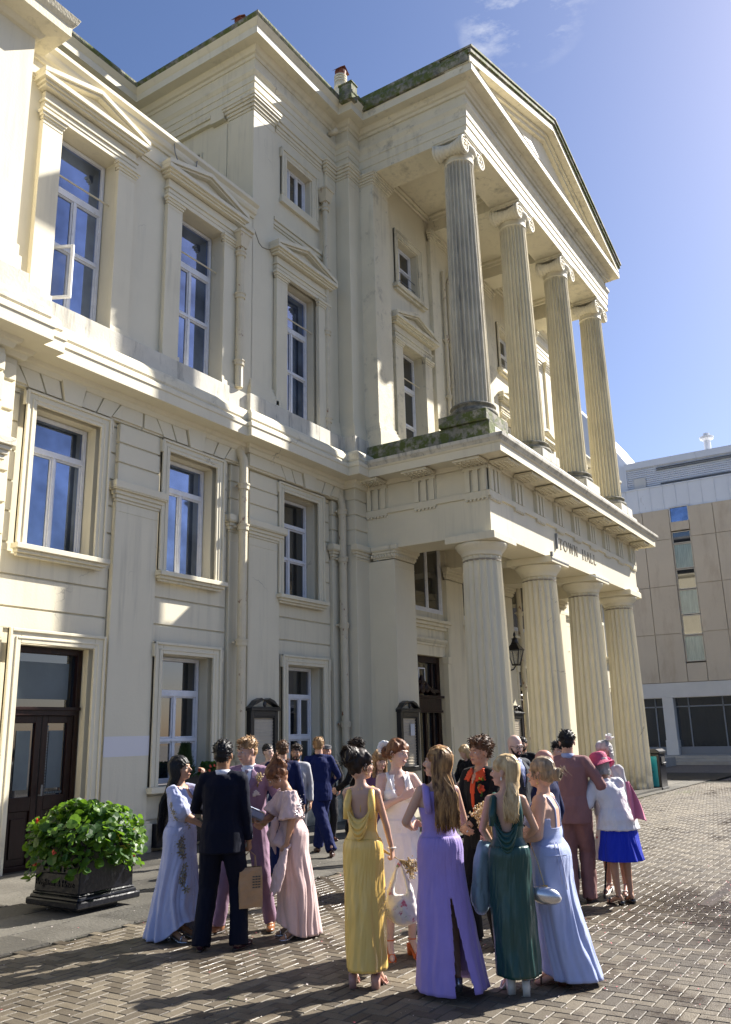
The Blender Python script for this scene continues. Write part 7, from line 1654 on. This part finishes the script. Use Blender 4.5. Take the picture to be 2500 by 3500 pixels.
for q in (-1, 1): s = P['s']; mb = MB(); mb.tube([Vector((q*.075*s, .118*s, 1.30*s+.075)), Vector((q*.088*s, .085*s, 1.38*s+.075)), Vector((q*.092*s, .01, 1.445*s+.075)), Vector((q*.09*s, -.07*s, 1.40*s+.075)), Vector((q*.08*s, -.11*s, 1.28*s+.075))], [.012, .015, .017, .015, .012], 8); part(P['root'], mb, 'shoulder_strap', 'ivory_crepe')
skirt(P, 1.06, .34, (.25, .27), 'ivory_crepe', 'skirt', 6, .05, seed=4, power=1.0, hold=.98)
mb = MB(); c = P['H'](.02, -.15, .15)
for k in range(9): a = k*.7; mb.ell(c+Vector((.035*cos(a), -.01, .035*sin(a))), (.03, .012, .03))
o = part(P['root'], mb, 'hair_flower', 'fascin')
# ---------------------------------------------------------------- 14 lavender dress
P = person('woman with long wavy highlighted hair in a lavender dress with a tall back slit', (5.92, 3.21), -166, 1.60, 'f', 1.02, 'skin', lean=(.0, 0, 0), head=(-62, -6, 0),
    armL=dict(w=(-.17, .26, 1.10), p=(-1, -.55, -.9), hd=(.5, .7, .3), curl=.5), armR=dict(w=(.16, .28, 1.06), p=(1, -.45, -.9), hd=(-.4, .8, .1), curl=.5), feet=((.10, .02, 6), (-.09, .06, -8)), heels=.075, brow='hair_dark', smile=True, group=GW, vox=.0075)
hair(P, 'long', 'hair_balayage', 15, .40, (.035, -.02)); footshoe(P, 'silver', 'block', 'sandal')
def lm(t, z):
    a = abs(t)
    if z > 1.24 and a > 128: return a < 150 and z < 1.41
    if z > 1.41: return False
    return not (62 < a < 110 and z > 1.28)
project(P, lm, .98, 1.44, 'lavender_crepe', 'dress_bodice', .009, nt_=110, nzz=70)
for q in (-1, 1): s = P['s']; mb = MB(); mb.tube([Vector((q*.10*s, .09*s, 1.34*s+.075)), Vector((q*.105*s, .02*s, 1.44*s+.075)), Vector((q*.108*s, -.06*s, 1.425*s+.075)), Vector((q*.112*s, -.10*s, 1.33*s+.075)), Vector((q*.105*s, -.11*s, 1.24*s+.075))], [.020, .026, .030, .030, .022], 10); part(P['root'], mb, 'shoulder_strap', 'lavender_crepe')
def slit(t, z):
    if z > .62: return True
    w = 4+26*((.62-z)/.60)**1.1; d = (t-172+540) % 360-180
    return abs(d) > w*.62
skirt(P, 1.06, .035, (.275, .27), 'lavender_crepe', 'long_skirt', 7, .06, (.035, -.06), mask=slit, seed=1.2, power=1.25, hold=.82, nt_=200)
mb = MB(); s = P['s']; zz_ = [(.0, -.131, 1.23), (.003, -.118, 1.12), (.006, -.118, 1.05), (.012, -.137, .95)]; mb.tube([Vector((x*s, y*s*1.03, z*s+.075)) for x, y, z in zz_], .0022, 4); part(P['root'], mb, 'zip_seam', mat('seam_purple', (.12, .08, .30), .6))
# ---------------------------------------------------------------- 15 bald man glasses
P = person('bald man with glasses in a charcoal suit turned away behind the lavender dress', (10.13, 5.44), -128, 1.65, 'm', 1.05, 'skin_red', head=(10, 0, 0), group=GW, vox=.01)
trousers(P, 'charcoal_wool'); footshoe(P, 'leather_black'); collar(P); jacket(P, 'charcoal_wool', .80); glasses(P)
# ---------------------------------------------------------------- 16 woman in black coat
P = person('woman with long blonde hair in a black furry coat leaning by the first column', (14.32, 7.13), -48, 1.58, 'f', 1.0, 'skin', head=(6, 22, 0), armL=dict(w=(-.1, .26, 1.05), p=(-1, -.4, -.6)), armR=dict(w=(.1, .26, 1.05), p=(1, -.4, -.6)), group=GW, vox=.012, far=True)
jacket(P, 'black_cloth', .78, collar=True, add=.035, disp=.018, r0=.08, r1=.068, r2=.055); trousers(P, 'black_cloth'); footshoe(P, 'leather_black'); hair(P, 'long', 'hair_blond', 16, .26, (0, .05))
# ---------------------------------------------------------------- 17 orange shirt
P = person('tousled brown haired man in a black suit with an open orange shirt and red rose', (7.36, 3.53), -38, 1.735, 'm', .98, 'skin_tan', head=(12, 2, -4), armR=dict(w=(.045, .27, 1.01), p=(1, -.3, -.5), hd=(-.7, .25, -.35), pn=(-.2, -.8, -.2), curl=.30), armL=dict(w=(-.05, .245, 1.02), p=(-1, -.3, -.5), hd=(.6, .3, -.5), pn=(0, -.8, 0), curl=.45), feet=((.16, .02, 15), (-.16, .05, -20)), brow='hair_brown', group=GW)
trousers(P, 'black_cloth', (.110, .090, .085, .082)); footshoe(P, 'leather_black'); jacket(P, 'black_cloth', .79, disp=.006, collar=True); shirtfront(P, 'orange_shirt', None, .48, .036); hair(P, 'messy', 'hair_brown', 17)
b = P['jbvh']
for q in (-1, 1): patch(P, b, [(q*.015, 1.44), (q*.075, 1.47), (q*.125, 1.375), (q*.035, 1.36)], 'orange_shirt', 'shirt_collar', .020, thick=.006)
patch(P, b, [(-.045, 1.47), (.045, 1.47), (0, 1.33)], 'skin_tan', 'open_neck', .010)
c = Vector((-.105, .145, 1.30)); wc = W2(P, c); e = empty('rose_buttonhole', wc, 'red rose buttonhole on the black suit of the man in the orange shirt', 'flower'); mb = MB(); rn = random.Random(3)
for k in range(26):
    a = k*2.4; r_ = .006+.0012*k; round_leaf(mb, wc+P['root'].matrix_basis.to_3x3() @ Vector((r_*cos(a), .014-.0004*k, r_*sin(a))), P['root'].matrix_basis.to_3x3() @ Vector((cos(a)*.7, 1, sin(a)*.7)), .013, rn, 7)
mb.build('rose', M['petal_r'], e); mb = MB()
for k in range(16): round_leaf(mb, wc+Vector((rn.gauss(0, .035), rn.gauss(0, .008), rn.gauss(.01, .05))), (rn.gauss(0, 1), -1, rn.gauss(0, 1)), .013, rn, 6)
mb.build('rose_leaves', M['leaf'], e)
for sd in 'RL':
    Wp, d_ = P['arms'][sd][2], P['arms'][sd][3]; mb = MB(); mb.ell(Wp+d_*.12*P['s'], (.011, .011, .004), d_.to_track_quat('Z', 'Y').to_matrix(), 10, 6); part(P['root'], mb, 'ring', 'silver')
# ---------------------------------------------------------------- 18 green dress
P = person('blonde woman in a bottle green satin dress with a draped open back', (6.11, 2.74), 176, 1.505, 'f', .95, 'skin', head=(-72, -2, 0),
    armL=dict(w=(-.14, .22, 1.00), p=(-1, -.4, -.6), hd=(.2, .9, .2), pn=(.6, 0, .6), curl=.7), armR=dict(w=(.12, .24, 1.04), p=(1, -.4, -.5), hd=(-.3, .9, 0), curl=.6), feet=((.075, 0, -4), (-.06, .03, -22)), heels=.085, brow='hair_sandy', group=GW, vox=.0075)
hair(P, 'half', 'hair_platinum', 18, .27, (.045, -.02)); earrings(P, 'pearl', .012, .008); footshoe(P, 'cream_leather', 'block', 'sandal')
def gm_(t, z):
    if z > 1.40: return False
    w = 46*max(0, min(1, (z-1.06)/.28))+6
    if abs(t) > 180-w and z > 1.07: return False
    return not (68 < abs(t) < 108 and z > 1.28)
project(P, gm_, .97, 1.42, 'emerald', 'dress_bodice', .009, nt_=100, nzz=70)
for q in (-1, 1): s = P['s']; mb = MB(); mb.tube([Vector((q*.09*s, .085*s, 1.36*s+.085)), Vector((q*.095*s, .02*s, 1.44*s+.085)), Vector((q*.10*s, -.06*s, 1.415*s+.085)), Vector((q*.112*s, -.11*s, 1.30*s+.085)), Vector((q*.115*s, -.12*s, 1.2*s+.085))], [.018, .024, .028, .030, .024], 10); part(P['root'], mb, 'shoulder_strap', 'emerald')
cowl(P, 'emerald', .138, 1.37, 1.0); skirt(P, 1.04, .13, (.175, .185), 'emerald', 'long_skirt', 6, .06, (.02, -.03), seed=5, power=1.2, hold=.86)
R3 = P['root'].matrix_basis.to_3x3(); hL = P['arms']['L'][2]; hw = W2(P, hL+P['arms']['L'][3]*.06)
dried_bunch(hw+R3 @ Vector((-.03, .06, .02)), R3 @ Vector((-.28, .18, 1)), 'tall bunch of dried cream gypsophila tied with ribbon, held by the woman in green', n=70, r=.06, L=.26, seed=8, tail=.12)
mb = MB(); hp_ = hw+R3 @ Vector((-.03, .06, 0))
for k in range(3): mb.tube([hp_+Vector((0, 0, -.01)), hp_+R3 @ Vector((-.05-.02*k, .02, .02*k)), hp_+R3 @ Vector((-.09, .02, -.03-.02*k)), hp_+R3 @ Vector((-.10-.01*k, .02, -.11))], [.008, .014, .014, .006], 6)
tag(mb.build('ribbon_bow', M['nude'], smooth=True), 'pale ribbon bow tied round the tall dried bunch', 'ribbon')
mb = MB(); q0 = W2(P, Vector((-.20, .13, .93))); loc_ = lambda x, y, z: W2(P, Vector((x, y, z)))
mb.ell(loc_(-.205, .12, .84), (.050, .10, .16), R3); mb.ell(loc_(-.225, .12, .72), (.060, .105, .22), R3); mb.ell(loc_(-.235, .12, .62), (.070, .11, .14), R3); mb.ell(loc_(-.17, .14, .93), (.06, .10, .05), R3); mb.tube([loc_(-.13, .12, .80), loc_(-.12, .12, .55), loc_(-.13, .13, .40)], [.04, .05, .03], 10)
me = unify(mb, .009, 3)
for v in me.vertices: v.co = v.co+v.normal*(.016*noise.noise(Vector((v.co.x*22, v.co.y*22, v.co.z*6)))+.006*sin(v.co.x*60+v.co.y*90+v.co.z*8))
o = bpy.data.objects.new('folded_jacket', me); COL.objects.link(o); me.materials.clear(); me.materials.append(M['pale_teal_cloth']); tag(o, 'pale blue grey jacket draped over the forearm of the woman in green', 'jacket')
hb = loc_(.24, .05, .63); e = empty('clutch_bag', hb, 'silver oval clutch on a thin chain hanging behind the green dress', 'bag'); mb = MB(); mb.ell(hb, (.115, .05, .062), Matrix.Rotation(radians(0), 3, 'Z') @ R3 @ Matrix.Rotation(radians(12), 3, 'Y'), 24, 16); mb.build('clutch_shell', M['silver'], e, smooth=True)
mb = MB(); mb.tube([hb+Vector((0, 0, .055)), hb+R3 @ Vector((-.04, .02, .22)), loc_(.13, .20, 1.02)], .003, 5); mb.tube([hb+R3 @ Vector((-.04, 0, .058)), hb+R3 @ Vector((.02, 0, .064))], .008, 6); mb.build('chain', M['gold'], e)
# ---------------------------------------------------------------- 19 bald bearded man
P = person('bald bearded man with dark glasses in a mid grey suit and pale blue shirt', (9.72, 4.21), 42, 1.75, 'm', 1.06, 'skin_pale', head=(6, 10, 0), group=GW)
trousers(P, 'mid_grey_wool'); footshoe(P, 'leather_black'); collar(P, 'shirt_blue'); jacket(P, 'mid_grey_wool', .80); shirtfront(P, 'shirt_blue', None, .30, .06, 'mid_grey_wool'); beard(P, 'hair_dark'); glasses(P)
# ---------------------------------------------------------------- 20 black sweatshirt
P = person('man in a black sweatshirt standing inside the portico by the second column', (14.74, 6.21), -4, 1.70, 'm', 1.05, 'skin_tan', far=False, group=GW, vox=.012)
trousers(P, 'black_cloth'); footshoe(P, 'leather_black'); jacket(P, 'black_cloth', .86, collar=False, add=.020, name='sweatshirt'); hair(P, 'crop', 'hair_black', 20); beard(P, 'hair_dark', .6)
t_ = text_obj('BOSS', .055, Vector((0, 0, 0)), Matrix.Identity(3), M['champ_clutch'], 'chest_print', None, .001); T2 = Matrix.Translation(Vector((.0, .150, 1.22))) @ Matrix(((-1, 0, 0, 0), (0, 0, 1, 0), (0, 1, 0, 0), (0, 0, 0, 1))); t_.data.transform(T2); t_.parent = P['root']
mb = MB(); mb.box(.02, .16, .148, .152, 1.238, 1.244); part(P['root'], mb, 'chest_line', 'champ_clutch')
# ---------------------------------------------------------------- 21 bald man in navy
P = person('bald man in a navy jacket behind the woman in ice blue', (8.09, 3.21), -112, 1.60, 'm', 1.05, 'skin_red', head=(-6, 0, 0), group=GW)
trousers(P, 'blue_wool'); footshoe(P, 'leather_tan'); collar(P); jacket(P, 'blue_wool', .80)
# ---------------------------------------------------------------- 22 ice blue dress
P = person('curvy woman with a low bun in a strappy ice blue chiffon dress', (6.51, 2.59), -104, 1.53, 'f', 1.30, 'skin', lean=(0, .02, 0), head=(8, -4, 0), armL=dict(w=(-.15, .25, 1.09), p=(-.5, -.7, -1), hd=(.4, .9, .25), pn=(.7, 0, .4), curl=.6), armR=dict(w=(.10, .32, 1.06), p=(1, -.4, -.6), curl=.6), heels=.035, bust=1.1, brow='hair_sandy', smile=True, group=GW, vox=.0075)
hair(P, 'bun', 'hair_ash', 22); earrings(P, 'gold', .03, .010); footshoe(P, 'leather_brown', 'block', 'sandal')
def im(t, z): a = abs(t); return z < (1.345 if a < 62 else (1.27 if a < 118 else 1.19))
bd = project(P, im, .97, 1.36, 'ice_blue_chiffon', 'dress_bodice', .010, nt_=90, nzz=60, fold=lambda a, z: .004*sin(z*60+a*.05))
s = P['s']
for q in (-1, 1): surfstrap(P, [(q*.085, 1.30+.012*k) for k in range(12)], 1, .006, 'ice_blue_chiffon', 'shoulder_strap'); surfstrap(P, [(q*(.085-.0007*k), 1.44-.014*k) for k in range(20)], -1, .006, 'ice_blue_chiffon', 'shoulder_strap')
skirt(P, 1.06, .045, (.215, .26), 'ice_blue_chiffon', 'long_skirt', 10, .10, (.02, -.10), seed=6, power=1.3, hold=.78, lowfn=lambda th: .07*max(0, cos(radians(th)))**2)
straps(P, [[Vector((-.13, -.10, .98)), Vector((-.155, -.14, .80)), Vector((-.16, -.155, .66))], [Vector((-.15, -.08, .98)), Vector((-.18, -.12, .78)), Vector((-.185, -.13, .70))]], .004, 'lilac_blue_chiffon', 'waist_ribbon')
hw = W2(P, P['arms']['L'][2]+P['arms']['L'][3]*.08); R3 = P['root'].matrix_basis.to_3x3()
e = empty('phone_and_purse', hw, 'black phone held with a small beaded purse by the woman in ice blue', 'purse'); mb = MB(); T_ = Matrix.Translation(hw+Vector((0, 0, .05))) @ R3.to_4x4() @ Matrix.Rotation(radians(15), 4, 'X'); mb.box(-.005, .005, -.037, .037, -.075, .075); mb.v = [tuple(T_ @ Vector(p)) for p in mb.v]; mb.build('phone', M['screen'], e, bevel=.004)
mb = MB(); mb.box(-.02, .02, -.10, .02, -.045, .025); mb.v = [tuple(T_ @ Vector(p)) for p in mb.v]; mb.build('beaded_purse', M['champ_clutch'], e, bevel=.01)
mb = MB(); c = P['H'](0, .0, -.02); mb.tube([Vector((.0+.07*sin(a), .02+.085*cos(a)*1.0, 1.36*s-.035*cos(a)+.03)) for a in [radians(q) for q in range(-90, 91, 15)]], .0018, 4); part(P['root'], mb, 'necklace', 'gold')
# ---------------------------------------------------------------- 23 dark haired man behind
P = person('dark haired man mostly hidden behind the man in the dusky pink suit', (10.77, 4.05), -25, 1.655, 'm', 1.0, 'skin', group=GW, vox=.011)
trousers(P, 'navy_wool'); footshoe(P, 'leather_brown'); collar(P); jacket(P, 'navy_wool', .80); hair(P, 'messy', 'hair_black', 23)
# ---------------------------------------------------------------- 24 dusky pink suit
P = person('tall man in a dusky pink suit seen from behind with cropped dark hair', (9.47, 3.46), 172, 1.79, 'm', 1.06, 'skin', head=(-10, 0, 0), armR=dict(w=(.20, .20, 1.08), p=(1, -.7, -.4), curl=.5), armL=dict(w=(-.25, .12, .95)), feet=((.10, .10, 12), (-.06, -.06, -6)), group=GW)
trousers(P, 'dusky_pink_wool', (.110, .084, .076, .074), disp=.009); footshoe(P, 'leather_brown'); collar(P, 'shirt_blue', up=.008); jacket(P, 'dusky_pink_wool', .79, disp=.008); hair(P, 'short', 'hair_black', 24)
# ---------------------------------------------------------------- 25 grey bob, floral
P = person('smiling grey haired woman in a floral dress with an ivory feather fascinator', (10.20, 3.27), -14, 1.61, 'f', 1.04, 'skin_red', head=(6, 0, 4), heels=.045, brow='hair_grey', smile=True, group=GW, armR=dict(w=(.22, .12, .95)))
hair(P, 'bob', 'hair_grey', 25, .12); project(P, lambda t, z: z < 1.42, .98, 1.46, 'floral_cloth', 'floral_bodice', .010); skirt(P, 1.02, .36, (.26, .27), 'floral_cloth', 'floral_skirt', 8, .05); footshoe(P, 'cream_leather', 'block', 'sandal')
mb = MB(); sleeves(mb, P, .064, .054, .042); part(P['root'], unify(mb, .010, 2), 'cardigan_sleeves', 'pale_grey_cloth', .005, .06); project(P, lambda t, z: abs(t) > 42, .86, 1.46, 'pale_grey_cloth', 'cardigan', .022)
mb = MB(); rn = random.Random(8); c = P['H'](-.06, -.02, .235)
for k in range(26): a = rn.uniform(0, 6.28); d = P['HM'] @ Vector((-.3+rn.gauss(0, .5), rn.gauss(0, .6), .5+rn.gauss(0, .4))); d.normalize(); mb.tube([c, c+d*.04+Vector((0, 0, .01)), c+d*.085], [.004, .014, .002], 5)
for k in range(5): a = k*1.26; mb.ell(c+P['HM'] @ Vector((.025*cos(a), .025*sin(a), .01)), (.022, .022, .010))
part(P['root'], mb, 'fascinator', 'fascin')
# ---------------------------------------------------------------- 26 pink hat
P = person('elderly woman in a pink straw hat, white jacket and royal blue skirt', (9.66, 3.03), -158, 1.50, 'f', 1.22, 'skin_tan', lean=(-.07, .10, .03), head=(-18, 16, 0), armL=dict(w=(-.34, .28, 1.08), p=(-.6, -.4, -1), hd=(-.2, 1, .1), curl=.4), armR=dict(w=(.05, .32, .93), p=(1, -.3, -.4), hd=(-.3, .7, -.3), curl=.8), feet=((.09, .03, 4), (-.10, -.05, -28)), heels=.03, group=GW)
hair(P, 'bob', 'hair_grey', 26, .05); footshoe(P, 'leather_black', 'block'); skirt(P, .98, .475, (.27, .26), 'royal_blue_skirt', 'skirt', 12, .05, power=1.0, seed=3, hold=.86)
jacket(P, 'white_linen', .83, collar=False, add=.034, disp=.010, r0=.074, r1=.064, r2=.055, flare=.10, name='linen_jacket')
H, HM, hs = P['H'], P['HM'], P['hs']; mb = MB(); pr = [(.170, .118), (.150, .126), (.120, .142), (.098, .158), (.096, .185), (.094, .215), (.085, .245), (.060, .262), (.02, .268)]; vs = []; fs = []; N_ = 40
for r_, z in pr:
    for k in range(N_): a = 2*pi*k/N_; w = 1+(.10*sin(3*a+1) if r_ > .11 else 0); vs.append(H(r_*w*cos(a), -.012+r_*w*1.12*sin(a), z-(.022*sin(2*a) if r_ > .12 else 0)))
for i in range(len(pr)-1):
    for k in range(N_): fs.append((i*N_+k, i*N_+(k+1) % N_, (i+1)*N_+(k+1) % N_, (i+1)*N_+k))
fs.append(tuple((len(pr)-1)*N_+k for k in range(N_))); mb.add(vs, fs); o = part(P['root'], mb, 'straw_hat', 'pink_straw'); so = o.modifiers.new('s', 'SOLIDIFY'); so.thickness = .004
mb = MB(); rn = random.Random(4); c = H(.085, -.075, .150)
for k in range(40): d = Vector((rn.gauss(0, 1), rn.gauss(0, 1), rn.gauss(0, 1))).normalized(); mb.tube([c, c+d*.022, c+d*.045], [.003, .010, .002], 5)
fo = part(P['root'], mb, 'hat_flower', 'hotpink'); fo.parent = o
# chiffon scarf trailing from the hat
mb = MB(); vs = []; fs = []; nu, nv = 18, 22
for j in range(nv+1):
    t = j/nv
    for i in range(nu+1):
        u = i/nu; wdt = .05+.14*t; x = .10+.08*t+(u-.5)*wdt*.9; y = -.13-.05*t+.025*sin(u*9+t*5)*(.4+t); z = 1.24-.38*t-.05*abs(u-.4)*t; vs.append(Vector((x, y, z)))
for j in range(nv):
    for i in range(nu): a = j*(nu+1)+i; fs.append((a, a+1, a+nu+2, a+nu+1))
mb.add(vs, fs); sc_ = part(P['root'], mb, 'chiffon_scarf', 'pink_chiffon'); so = sc_.modifiers.new('s', 'SOLIDIFY'); so.thickness = .003
hw = W2(P, P['arms']['R'][2]+P['arms']['R'][3]*.06); gx = 9.83; gy = 3.30
e = empty('walking_stick', (gx, gy, gz(gx)), 'dark walking stick planted beside the elderly woman in the pink hat', 'walking stick'); mb = MB(); top = hw; mb.tube([(gx, gy, gz(gx)+.03), top], .010, 8); mb.build('stick_shaft', M['navy_wool'], e); mb = MB(); mb.tube([top+Vector((0, 0, .0))+R3 @ Vector((0, .05, .01)), top, top+R3 @ Vector((0, -.05, .01))], .012, 8); mb.build('stick_handle', M['black'], e); mb = MB(); mb.tube([(gx, gy, gz(gx)), (gx, gy, gz(gx)+.05)], [.017, .013], 8); mb.build('rubber_tip', M['black'], e)
